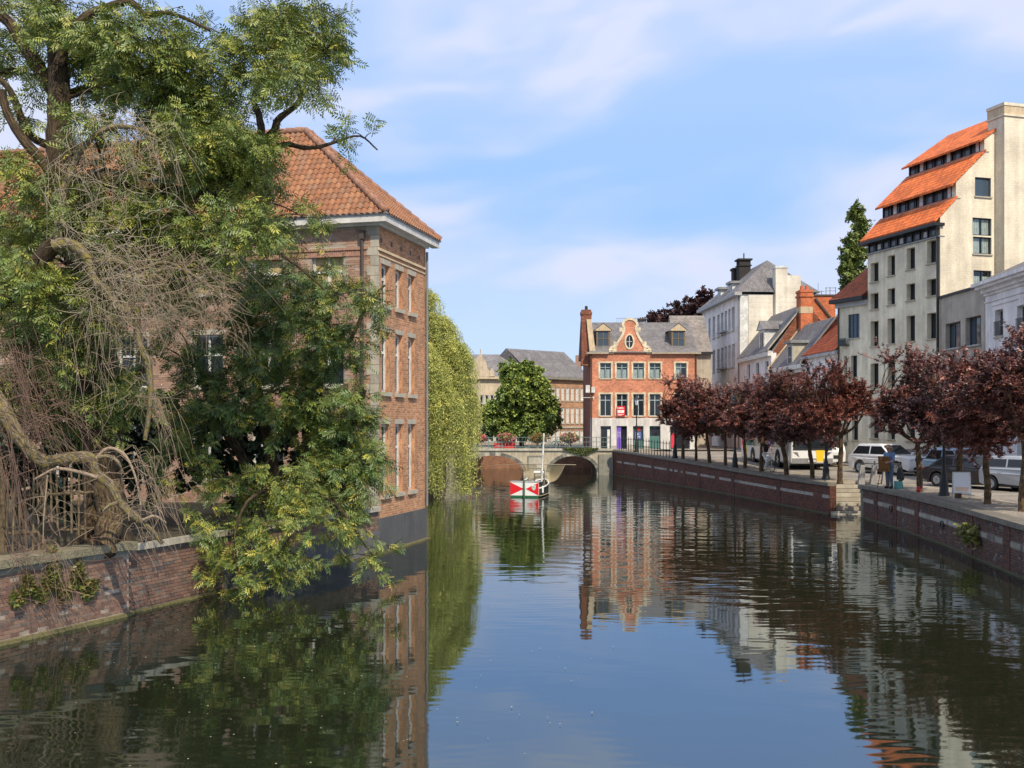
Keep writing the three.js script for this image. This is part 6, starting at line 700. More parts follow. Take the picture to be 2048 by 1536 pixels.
// ---------------------------------------------------------------- weeping willow beyond the brick house
{
  const R = rng(901), D = 60, t = T('weeping_willow', 'tall weeping willow trailing to the water beyond the brick house', 'tree', V(-5.6, 1.5, D)), nodes = [];
  const tp = smooth([v3(0, -0.1, 0), v3(0.15, 2.5, 0), v3(-0.1, 5, 0.2), v3(0.1, 7.6, 0)], 4); M('trunk', tubeG(tp, tp.map((_, i) => lerp(0.42, 0.16, i / (tp.length - 1))), 10), mats.bark, t);
  const strandsG = [], items = [];
  for (let i = 0; i < 16; i++) { const a = i / 16 * 6.283 + R(), r = 0.8 + R() * 1.3, y = 6.2 + R() * 2.6, e = v3(Math.cos(a) * r, y, Math.sin(a) * r), l = smooth([v3(0, 4.2 + R() * 2, 0), v3(Math.cos(a) * r * 0.5, y - 0.6, Math.sin(a) * r * 0.5), e], 4); M('limb', tubeG(l, l.map((_, k) => lerp(0.12, 0.03, k / (l.length - 1))), 6), mats.bark, t); }
  const domes = [[-0.5, 11.7, 0, 0.8], [0.7, 10.2, 0.6, 0.8], [1.7, 8.9, 0.2, 0.6], [2.5, 7.3, 0.7, 0.5], [2.9, 5.2, -0.4, 0.4], [-2, 9.3, 0.6, 1.1], [0.2, 8.0, 1.9, 1.0], [1.3, 6.6, 1.8, 0.8], [-1.2, 8.4, -1.4, 1.1], [0.9, 7.8, -1.6, 0.9], [0.6, 6.0, 2.4, 0.9], [1.9, 5.2, 1.5, 0.7]];
  for (let b = 0; b < 96; b++) { // strands hang in bundles of uneven length
    const [cx, cy, cz, cr] = domes[b % domes.length], ca = R() * 6.283, cq = Math.sqrt(R()), bx = cx + Math.cos(ca) * cq * cr, bz = cz + Math.sin(ca) * cq * cr, a = Math.atan2(bz, bx), r = Math.hypot(bx, bz), top = cy - 1.5 * cr * cq * cq + (R() - 0.5) * 0.5, len = b % 3 < 1 ? 7 + R() * 4 : 2.0 + R() * R() * 6, bw = 0.16 + R() * 0.24, tone = R();
    for (let i = 0; i < 13; i++) {
      const y1 = top - Math.abs(R() - 0.5) * 0.5, y0 = Math.max(-1.35 + R() * 0.3, y1 - len * (0.55 + R() * 0.6)), ox = (R() - 0.5) * bw * 2, oz = (R() - 0.5) * bw * 2, x0 = Math.cos(a) * r + ox, z0 = Math.sin(a) * r + oz, out = 0.2 + R() * R() * 1.3, sway = (R() - 0.5) * 0.4;
      const pts = [v3(x0 * 0.8, y1 - 0.15, z0 * 0.8), v3(x0 * 0.95, y1 + 0.1, z0 * 0.95), v3(x0 + Math.cos(a) * out * 0.4, y1 - 0.4, z0 + Math.sin(a) * out * 0.4), v3(x0 + Math.cos(a) * out * 0.6 + sway * 0.5, lerp(y1, y0, 0.5), z0 + Math.sin(a) * out * 0.6), v3(x0 + Math.cos(a) * out * 0.6 + sway, y0, z0 + Math.sin(a) * out * 0.5)], c = smooth(pts, 4); strandsG.push(tubeG(c, 0.006, 3));
      const n = Math.floor((y1 - y0) / 0.16); for (let k = 0; k < n; k++) { const f = (k + R()) / n * (c.length - 1.01), j = Math.floor(f), p = c[j].clone().lerp(c[j + 1], f - j); items.push([p, v3(R() - 0.5, -0.15, R() - 0.5).normalize(), 0.8 + R() * 0.6]); }
    }
  }
  scatter(t, 'crown', willowLeaf, farLeafM, items, (R) => { const k = 0.7 + R() * 0.6, r = R(); return r < 0.3 ? [.58 * k, .55 * k, .14 * k] : [.40 * k, .43 * k, .11 * k]; }, R, 'trailing pale green willow leaves'); stuffMesh(t, 'strands', strandsG, mat([.22, .25, .08]), 'long hanging willow strands'); console.log('willow', items.length);
}
// ---------------------------------------------------------------- trees farther off
function farTree(name, label, pos, h, shape, n, per, geo, mt, pick, seed, o = {}) { const R = rng(seed), t = T(name, label, 'tree', pos), leaves = [], tw = []; const tp = [v3(0, -0.1, 0), v3((R() - 0.5) * 0.2, h * 0.4, 0), v3((R() - 0.5) * 0.3, h * 0.85, 0)]; const c = smooth(tp, 4); M('trunk', tubeG(c, c.map((_, i) => lerp(o.r || 0.25, 0.04, i / (c.length - 1))), 8), mats.bark, t); for (const [x, y, z, a, b] of shape) { sprays(v3(x, y, z), a, b, a, Math.round(n * a * b), per, R, leaves, tw, { len: o.len || 0.9, droop: o.droop ?? 0.2, size: o.size || 2, rise: o.rise || 0, twig: 1.5 }); const bp = [v3(0, Math.max(h * 0.2, y - b), 0), v3(x * 0.5, y - b * 0.4, z * 0.5), v3(x, y, z)]; M('limb', tubeG(smooth(bp, 3), [0.08, 0.075, 0.07, 0.06, 0.05, 0.04, 0.03], 5), mats.bark, t); } scatter(t, 'crown', geo, mt, leaves, pick, R); stuffMesh(t, 'twigs', tw, mats.bark); return t; }
{
  const lind = []; const R = rng(77); for (let i = 0; i < 60; i++) { const y = 1.5 + R() * 6.0, f = clamp(1 - Math.pow((y - 3.2) / 5.0, 2) * (y > 3.2 ? 1 : 2.6), 0.08, 1), a = R() * 6.28, r = 3.15 * f * Math.sqrt(R()); lind.push([Math.cos(a) * r, y, Math.sin(a) * r, 0.75 + R() * 0.4, 0.65 + R() * 0.35]); }
  farTree('linden_tree', 'dense rounded green linden tree behind the bridge', V((1043 - HX) * 100 / FOC, 2.05, 100), 7, lind, 60, 12, ivyTuft, farLeafM, (R) => { const k = 0.6 + R() * 0.8, r = R(); return r < 0.25 ? [.32 * k, .37 * k, .07 * k] : [.18 * k, .25 * k, .055 * k]; }, 91, { size: 1.9, len: 0.8 });
  const cb = []; for (let i = 0; i < 20; i++) { const a = R() * 6.28, r = 3.6 * Math.sqrt(R()), y = 12.5 + R() * 6.8 * (1 - r / 7); cb.push([Math.cos(a) * r, y, Math.sin(a) * r, 1.2 + R() * 0.6, 0.8 + R() * 0.4]); } cb.push([-4.6, 14.6, 0, 1.6, 1], [-3.2, 15.4, 0, 1.4, 0.9], [3.6, 15.4, 0, 1.2, 1]);
  farTree('copper_beech', 'dark copper beech showing above the slate roofs', V((1386 - HX) * 128 / FOC, 2.05, 128), 17, cb, 16, 12, ivyTuft, plumLeafM, (R) => { const k = 0.5 + R() * 0.8; return [.055 * k, .022 * k, .02 * k]; }, 92, { size: 2.6, len: 1.3 });
  const pp = []; for (let i = 0; i < 34; i++) { const y = 8 + i * 0.45; pp.push([(R() - 0.5) * 1.0, y, (R() - 0.5) * 1.0, clamp(1.25 - Math.pow((i - 12) / 23, 2) * 1.2, 0.3, 1.15), 0.8]); }
  farTree('poplar_tree', 'slim green poplar rising behind the cream house', V((1712 - HX) * 100 / FOC, 2.05, 100), 22, pp, 26, 12, ivyTuft, farLeafM, (R) => { const k = 0.6 + R() * 0.8; return [.17 * k, .22 * k, .05 * k]; }, 93, { size: 2.0, len: 1, rise: 0.9 });
  farTree('round_bush', 'round dark green bush at the left end of the bridge', V((925 - HX) * 97 / FOC, 2.05, 97), 2, [[-0.6, 1.5, 0, 1.1, 0.7], [0.6, 1.5, 0, 1.2, 0.75], [1.6, 1.3, 0.2, 0.9, 0.6]], 60, 10, ivyTuft, darkLeafM, (R) => { const k = 0.6 + R() * 0.7; return [.05 * k, .085 * k, .025 * k]; }, 94, { size: 1.4, len: 0.5 });
}
// ---------------------------------------------------------------- purple plum trees on the quay
{
  const variants = []; const pick = (R) => { const k = 0.6 + R() * 0.9, r = R(); return r < 0.12 ? [.26 * k, .115 * k, .085 * k] : r < 0.5 ? [.16 * k, .055 * k, .040 * k] : [.10 * k, .038 * k, .028 * k]; };
  for (let v = 0; v < 4; v++) {
    const R = rng(1000 + v * 7), t = new THREE.Group(); t.name = 'plum_tree'; const lean = (R() - 0.5) * 0.25, fork = 1.75 + R() * 0.3, tp = smooth([v3(0, -0.08, 0), v3(lean * 0.2, 0.7, 0), v3(lean * 0.7 + 0.04, 1.3, 0.03), v3(lean, fork, 0)], 4);
    M('trunk', tubeG(tp, tp.map((_, i) => i === 0 ? 0.125 : lerp(0.095, 0.075, i / (tp.length - 1)) + (i % 5 === 2 ? 0.012 : 0)), 9), mats.plumBark, t);
    const nodes = [], leaves = [], tw = [], br = []; for (let i = 0; i < 6; i++) { const a = i / 6 * 6.283 + R(), r = 0.7 + R() * 0.6, y = fork + 0.7 + R() * 1.1, l = smooth([v3(lean, fork - 0.08, 0), v3(lean + Math.cos(a) * r * 0.5, fork + 0.35, Math.sin(a) * r * 0.5), v3(lean + Math.cos(a) * r, y, Math.sin(a) * r)], 4); M('limb', tubeG(l, l.map((_, k) => lerp(0.06, 0.02, k / (l.length - 1))), 6), mats.plumBark, t); l.forEach((p, k) => nodes.push([p, lerp(0.06, 0.02, k / (l.length - 1))])); }
    const CR = [1.5, 1.3, 1.65, 1.4][v], CH = [2.2, 2.5, 1.9, 2.1][v], skew = (R() - 0.5) * 0.7;
    for (let i = 0; i < 24; i++) { const a = R() * 6.283, q = Math.sqrt(R()), y = R(), r = q * CR * (1 - 0.5 * Math.abs(y - 0.3)), c = v3(lean + Math.cos(a) * r + skew * y, 2.05 + y * CH - q * 0.15 * (y > 0.5 ? 3 : 0), Math.sin(a) * r), sz = 0.32 + R() * 0.3; sprays(c, sz, sz * 0.8, sz, Math.round(42 * sz), 20, R, leaves, tw, { len: 0.58, droop: 0.12, rise: 0.35, size: 0.76, twig: 0.8 }); branchTo(nodes, c, br, R, 0.015); }
    for (let i = 0; i < 12; i++) { const a = R() * 6.283, r = R() * 1.2, c = v3(lean + Math.cos(a) * r + skew, 1.95 + CH + R() * 0.4, Math.sin(a) * r); sprays(c, 0.25, 0.35, 0.25, 5, 12, R, leaves, tw, { len: 0.8, droop: 0.0, rise: 1.3, size: 0.85 }); branchTo(nodes, c, br, R, 0.01); }
    scatter(t, 'crown', tuft, plumLeafM, leaves, pick, R); stuffMesh(t, 'twigs', [...tw, ...br], mats.plumBark); variants.push(t); if (!v) console.log('plum', leaves.length);
  }
  const spots = [[2045, 32.2, 15.75], [1975, 35.2], [1916, 38.1], [1840, 41.8], [1680, 48.9], [1625, 52], [1573, 55.4], [1523, 58.9], [1490, 61.8], [1451, 64.6], [1419, 67.2], [1392, 69.6], [1366, 72]];
  const lab = ['purple leaved plum tree at the right edge of the picture', 'purple plum tree with a slanted trunk in front of the dark car', 'purple plum tree beside the white folding board', 'purple plum tree with a crooked forked trunk near the painter', 'purple plum tree at the top of the landing steps', 'thin purple plum tree in front of the yellow bus stripe', 'purple plum tree by the yellow bus stop sign', 'purple plum tree right behind the cyclist', 'purple plum tree at the rear of the bus', 'fifth purple plum tree from the bridge', 'fourth purple plum tree from the bridge', 'third purple plum tree from the bridge', 'purple plum tree nearest the bridge'];
  const plumTints = [plumLeafM, plumLeafM.clone(), plumLeafM.clone()]; plumTints[1].color.setRGB(1.2, 1.02, 0.9); plumTints[2].color.setRGB(0.88, 0.92, 1.05); const R = rng(44); spots.forEach(([px, d], i) => { const t = variants[(i * 3 + (i > 5 ? 1 : 0)) % 4].clone(); t.name = numbered('plum_tree'); const x = (px - HX) * d / FOC; t.position.set(x, groundY(d), -d); t.rotation.set((R() - 0.5) * 0.1, R() * 6.28, (R() - 0.5) * 0.1); t.traverse(q => { if (q.name === 'crown') q.material = plumTints[i % 3]; }); const s = i === 7 || i === 6 || i === 4 ? 1.12 : (i < 4 ? [1.14, 1.04, 1.10, 1.10][i] : 0.86 + R() * 0.26); t.scale.set(s * 1.16, s, s * 1.12); tag(t, lab[i], 'tree', 'plum trees along the quay'); scene.add(t); });
}
// ---------------------------------------------------------------- smooth bodies from joined tapered capsules
function capsule(p, a, b, ra, rb) { const bx = b.x - a.x, by = b.y - a.y, bz = b.z - a.z, px = p.x - a.x, py = p.y - a.y, pz = p.z - a.z, h = clamp((px * bx + py * by + pz * bz) / (bx * bx + by * by + bz * bz + 1e-9)); return Math.hypot(px - bx * h, py - by * h, pz - bz * h) - lerp(ra, rb, h); }
function blend(bones, k) { return p => { let d = 1e3; for (const [a, b, ra, rb] of bones) { const c = capsule(p, a, b, ra, rb), h = clamp(0.5 + 0.5 * (d - c) / k); d = lerp(d, c, h) - k * h * (1 - h); } return d; }; }
function skinOf(bones, k, cell) { // surface nets over the joined distance field
  const f = blend(bones, k), lo = v3(1e3, 1e3, 1e3), hi = v3(-1e3, -1e3, -1e3); for (const [a, b, ra, rb] of bones) for (const [p, r] of [[a, ra], [b, rb]]) { lo.min(v3(p.x - r, p.y - r, p.z - r)); hi.max(v3(p.x + r, p.y + r, p.z + r)); } lo.addScalar(-2.5 * cell); hi.addScalar(2.5 * cell);
  const nx = Math.ceil((hi.x - lo.x) / cell) + 1, ny = Math.ceil((hi.y - lo.y) / cell) + 1, nz = Math.ceil((hi.z - lo.z) / cell) + 1, val = new Float32Array(nx * ny * nz), id = (i, j, l) => i + nx * (j + ny * l), p = v3(0, 0, 0);
  for (let l = 0; l < nz; l++) for (let j = 0; j < ny; j++) for (let i = 0; i < nx; i++) val[id(i, j, l)] = f(p.set(lo.x + i * cell, lo.y + j * cell, lo.z + l * cell));
  const vid = new Int32Array(nx * ny * nz).fill(-1), pos = [], nor = [], idx = [], C = [[0, 0, 0], [1, 0, 0], [0, 1, 0], [1, 1, 0], [0, 0, 1], [1, 0, 1], [0, 1, 1], [1, 1, 1]], E = [[0, 1], [2, 3], [4, 5], [6, 7], [0, 2], [1, 3], [4, 6], [5, 7], [0, 4], [1, 5], [2, 6], [3, 7]];
  for (let l = 0; l < nz - 1; l++) for (let j = 0; j < ny - 1; j++) for (let i = 0; i < nx - 1; i++) { const v = C.map(c => val[id(i + c[0], j + c[1], l + c[2])]); let x = 0, y = 0, z = 0, n = 0; for (const [a, b] of E) if ((v[a] < 0) !== (v[b] < 0)) { const t = v[a] / (v[a] - v[b]); x += lerp(C[a][0], C[b][0], t); y += lerp(C[a][1], C[b][1], t); z += lerp(C[a][2], C[b][2], t); n++; } if (!n) continue; vid[id(i, j, l)] = pos.length / 3; const q = v3(lo.x + (i + x / n) * cell, lo.y + (j + y / n) * cell, lo.z + (l + z / n) * cell), e = cell * 0.6; pos.push(q.x, q.y, q.z); const g = v3(f(v3(q.x + e, q.y, q.z)) - f(v3(q.x - e, q.y, q.z)), f(v3(q.x, q.y + e, q.z)) - f(v3(q.x, q.y - e, q.z)), f(v3(q.x, q.y, q.z + e)) - f(v3(q.x, q.y, q.z - e))).normalize(); nor.push(g.x, g.y, g.z); }
  const face = (a, b, c, d, flip) => { if (a < 0 || b < 0 || c < 0 || d < 0) return; flip ? idx.push(a, c, b, a, d, c) : idx.push(a, b, c, a, c, d); };
  for (let l = 1; l < nz - 1; l++) for (let j = 1; j < ny - 1; j++) for (let i = 1; i < nx - 1; i++) { const s = val[id(i, j, l)] < 0; if (s !== (val[id(i + 1, j, l)] < 0)) face(vid[id(i, j - 1, l - 1)], vid[id(i, j, l - 1)], vid[id(i, j, l)], vid[id(i, j - 1, l)], !s); if (s !== (val[id(i, j + 1, l)] < 0)) face(vid[id(i - 1, j, l - 1)], vid[id(i - 1, j, l)], vid[id(i, j, l)], vid[id(i, j, l - 1)], !s); if (s !== (val[id(i, j, l + 1)] < 0)) face(vid[id(i - 1, j - 1, l)], vid[id(i, j - 1, l)], vid[id(i, j, l)], vid[id(i - 1, j, l)], !s); }
  const g = new THREE.BufferGeometry(); g.setAttribute('position', new THREE.Float32BufferAttribute(pos, 3)); g.setAttribute('normal', new THREE.Float32BufferAttribute(nor, 3)); g.setAttribute('uv', new THREE.Float32BufferAttribute(new Float32Array(pos.length / 3 * 2), 2)); g.setIndex(idx); return g;
}
function handBones(w, dir, side) { // wrist, pointing direction, sideways direction: palm, four fingers of different length, thumb
  const d = dir.clone().normalize(), s = side.clone().addScaledVector(d, -side.dot(d)).normalize(), n = new THREE.Vector3().crossVectors(d, s), b = [[w, w.clone().addScaledVector(d, 0.085), 0.024, 0.03]], P = (u, v, c) => w.clone().addScaledVector(d, u).addScaledVector(s, v).addScaledVector(n, c);
  b.push([P(0.05, -0.022, 0), P(0.09, -0.03, 0), 0.018, 0.013], [P(0.05, 0.022, 0), P(0.09, 0.03, 0), 0.018, 0.013]);
  [[-0.031, 0.062], [-0.011, 0.075], [0.011, 0.07], [0.031, 0.052]].forEach(([v, L]) => { b.push([P(0.085, v, 0), P(0.085 + L * 0.55, v, 0.012), 0.0095, 0.009], [P(0.085 + L * 0.55, v, 0.012), P(0.085 + L * 0.85, v, 0.035), 0.009, 0.0075]); }); b.push([P(0.03, -0.03, 0.004), P(0.065, -0.058, 0.02), 0.012, 0.010], [P(0.065, -0.058, 0.02), P(0.095, -0.06, 0.034), 0.010, 0.008]); return b;
}
function person(name, label, pos, turn, J, o) { // J: joints; the figure faces +z
  const t = T(name, label, 'person', pos, turn); const h = J.head, f = J.face, side = v3(1, 0, 0), up = h.clone().sub(J.neck).normalize();
  const F = (a, b, c) => h.clone().addScaledVector(f, a).addScaledVector(up, b).add(new THREE.Vector3().crossVectors(up, f).multiplyScalar(c));
  const arms = [], legs = [], feet = []; for (const s of ['L', 'R']) { arms.push([J['sh' + s], J['el' + s], 0.052, 0.040], [J['el' + s], J['wr' + s], 0.040, 0.027]); legs.push([J['hip' + s], J['kn' + s], 0.085, 0.058], [J['kn' + s], J['an' + s], 0.058, 0.038]); feet.push([J['an' + s], J['toe' + s].clone().lerp(J['an' + s], 0.8).setY(J['toe' + s].y), 0.04, 0.04], [J['toe' + s].clone().lerp(J['an' + s], 0.8).setY(J['toe' + s].y), J['toe' + s], 0.042, 0.035]); }
  const torso = [[J.pelvis, J.waist, 0.125, 0.11], [J.waist, J.chest, 0.11, 0.135], [J.shL, J.shR, 0.068, 0.068], [J.chest, J.neck, 0.10, 0.055], [J.hipL, J.hipR, 0.10, 0.10]];
  const body = skinOf([...torso, [J.neck, h, 0.052, 0.055], ...arms, ...legs, ...feet].map(([a, b, r, q]) => [a, b, r * 0.93, q * 0.93]), 0.035, 0.022);
  const headG = skinOf([[F(0.012, -0.05, 0), F(-0.012, 0.045, 0), 0.072, 0.088], [F(0.05, -0.085, 0), F(0.035, -0.02, 0), 0.032, 0.05], [F(0.092, 0.018, 0), F(0.108, -0.014, 0), 0.011, 0.015], [F(0.0, -0.005, 0.086), F(-0.005, 0.02, 0.088), 0.016, 0.018], [F(0.0, -0.005, -0.086), F(-0.005, 0.02, -0.088), 0.016, 0.018], [F(0.078, -0.058, -0.018), F(0.078, -0.058, 0.018), 0.012, 0.012], [h.clone(), J.neck, 0.055, 0.05]], 0.018, 0.012);
  const hands = ['L', 'R'].map(s => skinOf(handBones(J['wr' + s], J['wr' + s].clone().sub(J['el' + s]), s === 'L' ? v3(-0.4, 0.2, 1) : v3(0.4, 0.2, 1)), 0.008, 0.006));
  M('body', merge([body, headG, ...hands]), o.skin || mats.skin, t);
  for (const s of [-1, 1]) { const e = M('eye', new THREE.SphereGeometry(0.011, 8, 6), mats.room, t); e.position.copy(F(0.083, 0.012, s * 0.032)); }
  M('top', skinOf([...torso.slice(0, 4), ...arms.filter((_, i) => o.sleeves === 2 || (i % 2 === 0 && o.sleeves))].map(([a, b, r, q]) => [a, b, r + 0.014, q + 0.014]), 0.035, 0.022), o.top, t);
  M('trousers', skinOf([[J.pelvis, J.waist.clone().lerp(J.pelvis, 0.5), 0.135, 0.12], [J.hipL, J.hipR, 0.105, 0.105], ...legs].map(([a, b, r, q]) => [a, b, r + 0.018, q + 0.022]), 0.03, 0.022), o.trousers, t);
  for (const i of [0, 2]) M('shoe', skinOf(feet.slice(i, i + 2).map(([a, b, r, q]) => [a, b, r + 0.01, q + 0.01]), 0.02, 0.014), o.shoes || mats.blackMetal, t);
  M('hair', skinOf(o.longHair ? [[F(-0.03, 0.05, 0), F(-0.045, -0.02, 0), 0.088, 0.085], [F(-0.06, -0.02, 0.04), F(-0.05, -0.16, 0.07), 0.05, 0.035], [F(-0.06, -0.02, -0.04), F(-0.05, -0.16, -0.07), 0.05, 0.035]] : [[F(-0.03, 0.045, 0), F(-0.04, -0.03, 0), 0.085, 0.075]], 0.03, 0.014), o.hair, t);
  return { t, F };
}
// ---------------------------------------------------------------- bicycle
function bicycle(name, label, pos, turn, mt, group) {
  const b = T(name, label, 'bicycle', pos, turn, group), r = 0.34; // heads along +z
  for (const z of [0.53, -0.53]) { const w = G('wheel', b, 0, r, z); M('tyre', new THREE.TorusGeometry(r - 0.02, 0.02, 6, 28).rotateY(Math.PI / 2), mats.tyre, w); M('rim', new THREE.TorusGeometry(r - 0.045, 0.01, 5, 28).rotateY(Math.PI / 2), mats.chrome, w); const sp = new MB(); for (let i = 0; i < 12; i++) { const a = i / 12 * 6.283; sp.add(barG(v3(0, 0, 0), v3(0, Math.cos(a) * (r - 0.05), Math.sin(a) * (r - 0.05)), 0.0025, 3)); } M('spokes', sp.geo(), mats.chrome, w).userData.kind = 'stuff'; }
  const P = (y, z) => v3(0, y, z); M('frame', new MB().add(barG(P(0.34, -0.53), P(0.30, -0.08), 0.014)).add(barG(P(0.30, -0.08), P(0.86, -0.24), 0.017)).add(barG(P(0.34, -0.53), P(0.80, -0.22), 0.011)).add(barG(P(0.30, -0.08), P(0.78, 0.36), 0.019)).add(barG(P(0.55, -0.15), P(0.88, 0.33), 0.017)).add(barG(P(0.98, 0.30), P(0.70, 0.39), 0.02)).add(barG(P(0.70, 0.39), P(0.34, 0.53), 0.015)).geo(), mt, b); M('handlebar', tubeG(smooth([v3(-0.28, 1.0, 0.1), v3(-0.24, 1.03, 0.24), v3(0, 1.0, 0.30), v3(0.24, 1.03, 0.24), v3(0.28, 1.0, 0.1)], 4), 0.013, 6), mats.chrome, b); const s = M('saddle', skinOf([[P(0.93, -0.33), P(0.92, -0.08), 0.075, 0.025]], 0.01, 0.02), mats.blackMetal, b); M('crank', new MB().box(-0.11, -0.08, 0.14, 0.17, -0.12, -0.04).box(0.08, 0.11, 0.43, 0.46, -0.12, -0.04).add(barG(v3(-0.09, 0.155, -0.08), v3(0.09, 0.445, -0.08), 0.012)).geo(), mats.chrome, b); const mg = z => new THREE.TorusGeometry(r + 0.02, 0.018, 4, 14, 2.4).rotateY(Math.PI / 2).rotateX(-0.4).translate(0, r, z); M('mudguard', mg(-0.53), mt, b); M('mudguard', mg(0.53), mt, b); M('rack', boxG(-0.07, 0.07, 0.74, 0.76, -0.72, -0.38), mats.blackMetal, b);
  return b;
}
{
  const y = groundY(58.4), pos = V((1535 - HX) * 58.4 / FOC, y, 58.4), turn = 0.25; bicycle('ridden_bicycle', 'light bicycle ridden by the woman in black and white', pos, turn, mat([.55, .55, .54], { rough: 0.4 }));
  const v = (x, y, z) => v3(x, y, z); person('person', 'woman in black top and white trousers riding a bicycle on the quay', pos, turn, { pelvis: v(0, 1.0, -0.24), waist: v(0, 1.14, -0.21), chest: v(0, 1.34, -0.16), neck: v(0, 1.50, -0.12), head: v(0, 1.64, -0.08), face: v(0, -0.05, 1).normalize(), shL: v(0.17, 1.43, -0.15), shR: v(-0.17, 1.43, -0.15), elL: v(0.27, 1.22, -0.02), elR: v(-0.27, 1.22, -0.02), wrL: v(0.27, 1.07, 0.10), wrR: v(-0.27, 1.07, 0.10), hipL: v(0.09, 0.95, -0.2), hipR: v(-0.09, 0.95, -0.2), knL: v(0.11, 0.72, 0.2), knR: v(-0.11, 0.60, 0.16), anL: v(0.1, 0.52, -0.06), anR: v(-0.1, 0.24, -0.07), toeL: v(0.1, 0.48, 0.06), toeR: v(-0.1, 0.19, 0.06) }, { top: mat([.015, .014, .014]), trousers: mat([.68, .66, .62]), hair: mat([.16, .045, .022]), longHair: true, sleeves: 0, shoes: mat([.5, .45, .4]) });
  // painter with easel
  const D = 43.9, p2 = V((1779 - HX) * D / FOC, 1.452, D), v2 = v; const pr = person('person', 'man in straw hat, blue shirt and jeans standing at an easel', p2, -0.95, { pelvis: v(0, 0.95, 0), waist: v(0, 1.10, 0.01), chest: v(0, 1.32, 0.0), neck: v(0, 1.50, 0.03), head: v(0, 1.64, 0.06), face: v(0, -0.25, 1).normalize(), shL: v(0.19, 1.42, 0), shR: v(-0.19, 1.42, 0), elL: v(0.25, 1.17, 0.08), elR: v(-0.25, 1.18, 0.06), wrL: v(0.17, 1.12, 0.30), wrR: v(-0.17, 1.22, 0.28), hipL: v(0.09, 0.92, 0), hipR: v(-0.09, 0.92, 0), knL: v(0.1, 0.5, 0.03), knR: v(-0.1, 0.5, -0.02), anL: v(0.11, 0.09, 0), anR: v(-0.1, 0.09, -0.05), toeL: v(0.13, 0.045, 0.16), toeR: v(-0.12, 0.045, 0.11) }, { top: mat([.16, .26, .42]), trousers: mat([.10, .14, .20]), hair: mat([.12, .09, .07]), sleeves: 1, shoes: mat([.05, .04, .035]), skin: mat([.45, .24, .16], { rough: 0.6 }) });
  const hat = M('hat', new THREE.LatheGeometry([[0, 0.115], [0.06, 0.12], [0.085, 0.10], [0.10, 0.02], [0.11, 0.0], [0.19, -0.012], [0.195, -0.005], [0.11, 0.012], [0.10, 0.02]].map(q => new THREE.Vector2(...q)), 22), mat([.52, .36, .22], { map: grain, size: 0.2 }), pr.t); hat.position.copy(pr.F(-0.01, 0.075, 0));
  const e = T('easel', 'wooden easel holding a brown board in front of the painter', 'easel', V((1768 - HX) * (D - 0.1) / FOC, 1.452, D - 0.1), -0.6), wd = mat([.30, .19, .09], { map: woodT, size: 0.4 }); M('board', new THREE.BoxGeometry(0.46, 0.62, 0.03).rotateX(0.12).translate(0, 1.03, 0), mat([.42, .19, .04], { map: woodT, size: 0.6, rough: 0.7 }), e); for (const [x, z] of [[-0.2, 0.12], [0.2, 0.12], [0, -0.4]]) M('leg', barG(v3(x * 1.2, 0, z), v3(x * 0.3, 1.25, -0.06), 0.014, 6), wd, e); M('ledge', boxG(-0.26, 0.26, 0.7, 0.73, -0.02, 0.07), wd, e);
  const bd = T('iron_bollard', 'dark iron bollard with a ball top hung with a coat', 'bollard', V((1801 - HX) * 44.3 / FOC, 1.452, 44.3)); M('shaft', new THREE.LatheGeometry([[0.11, 0], [0.11, 0.12], [0.07, 0.2], [0.055, 0.9], [0.08, 0.94], [0.03, 0.98], [0.06, 1.05], [0.0, 1.12]].map(q => new THREE.Vector2(...q)), 14), mats.iron, bd); M('coat', skinOf([[v3(-0.02, 0.88, 0.02), v3(0.0, 0.42, 0.05), 0.09, 0.14], [v3(-0.1, 0.75, 0.04), v3(-0.13, 0.4, 0.06), 0.05, 0.06]], 0.06, 0.025), mat([.05, .05, .045]), bd);
  const bag = T('turquoise_bag', 'turquoise shopping bag standing by the iron bollard', 'bag', V((1797 - HX) * 43.6 / FOC, 1.452, 43.6), 0.4); M('sack', new MB().hex([v3(-0.15, 0, 0.09), v3(0.15, 0, 0.09), v3(0.15, 0, -0.09), v3(-0.15, 0, -0.09), v3(-0.19, 0.33, 0.06), v3(0.17, 0.30, 0.06), v3(0.17, 0.30, -0.06), v3(-0.19, 0.33, -0.06)]).geo(), mat([.10, .36, .33], { rough: 0.5, map: grain, size: 0.3 }), bag); M('handle', new THREE.TorusGeometry(0.08, 0.01, 5, 14, Math.PI).translate(0, 0.31, 0.05), mat([.10, .36, .33]), bag);
  const rb = T('red_bag', 'small red bag at the foot of the crooked plum tree', 'bag', V((1837 - HX) * 41.2 / FOC, 1.452, 41.2)); M('sack', skinOf([[v3(0, 0.09, 0), v3(0.01, 0.2, 0), 0.09, 0.06]], 0.02, 0.02), mat([.45, .04, .04]), rb); M('strap', new THREE.TorusGeometry(0.06, 0.008, 5, 14, Math.PI).translate(0, 0.24, 0), mats.blackMetal, rb);
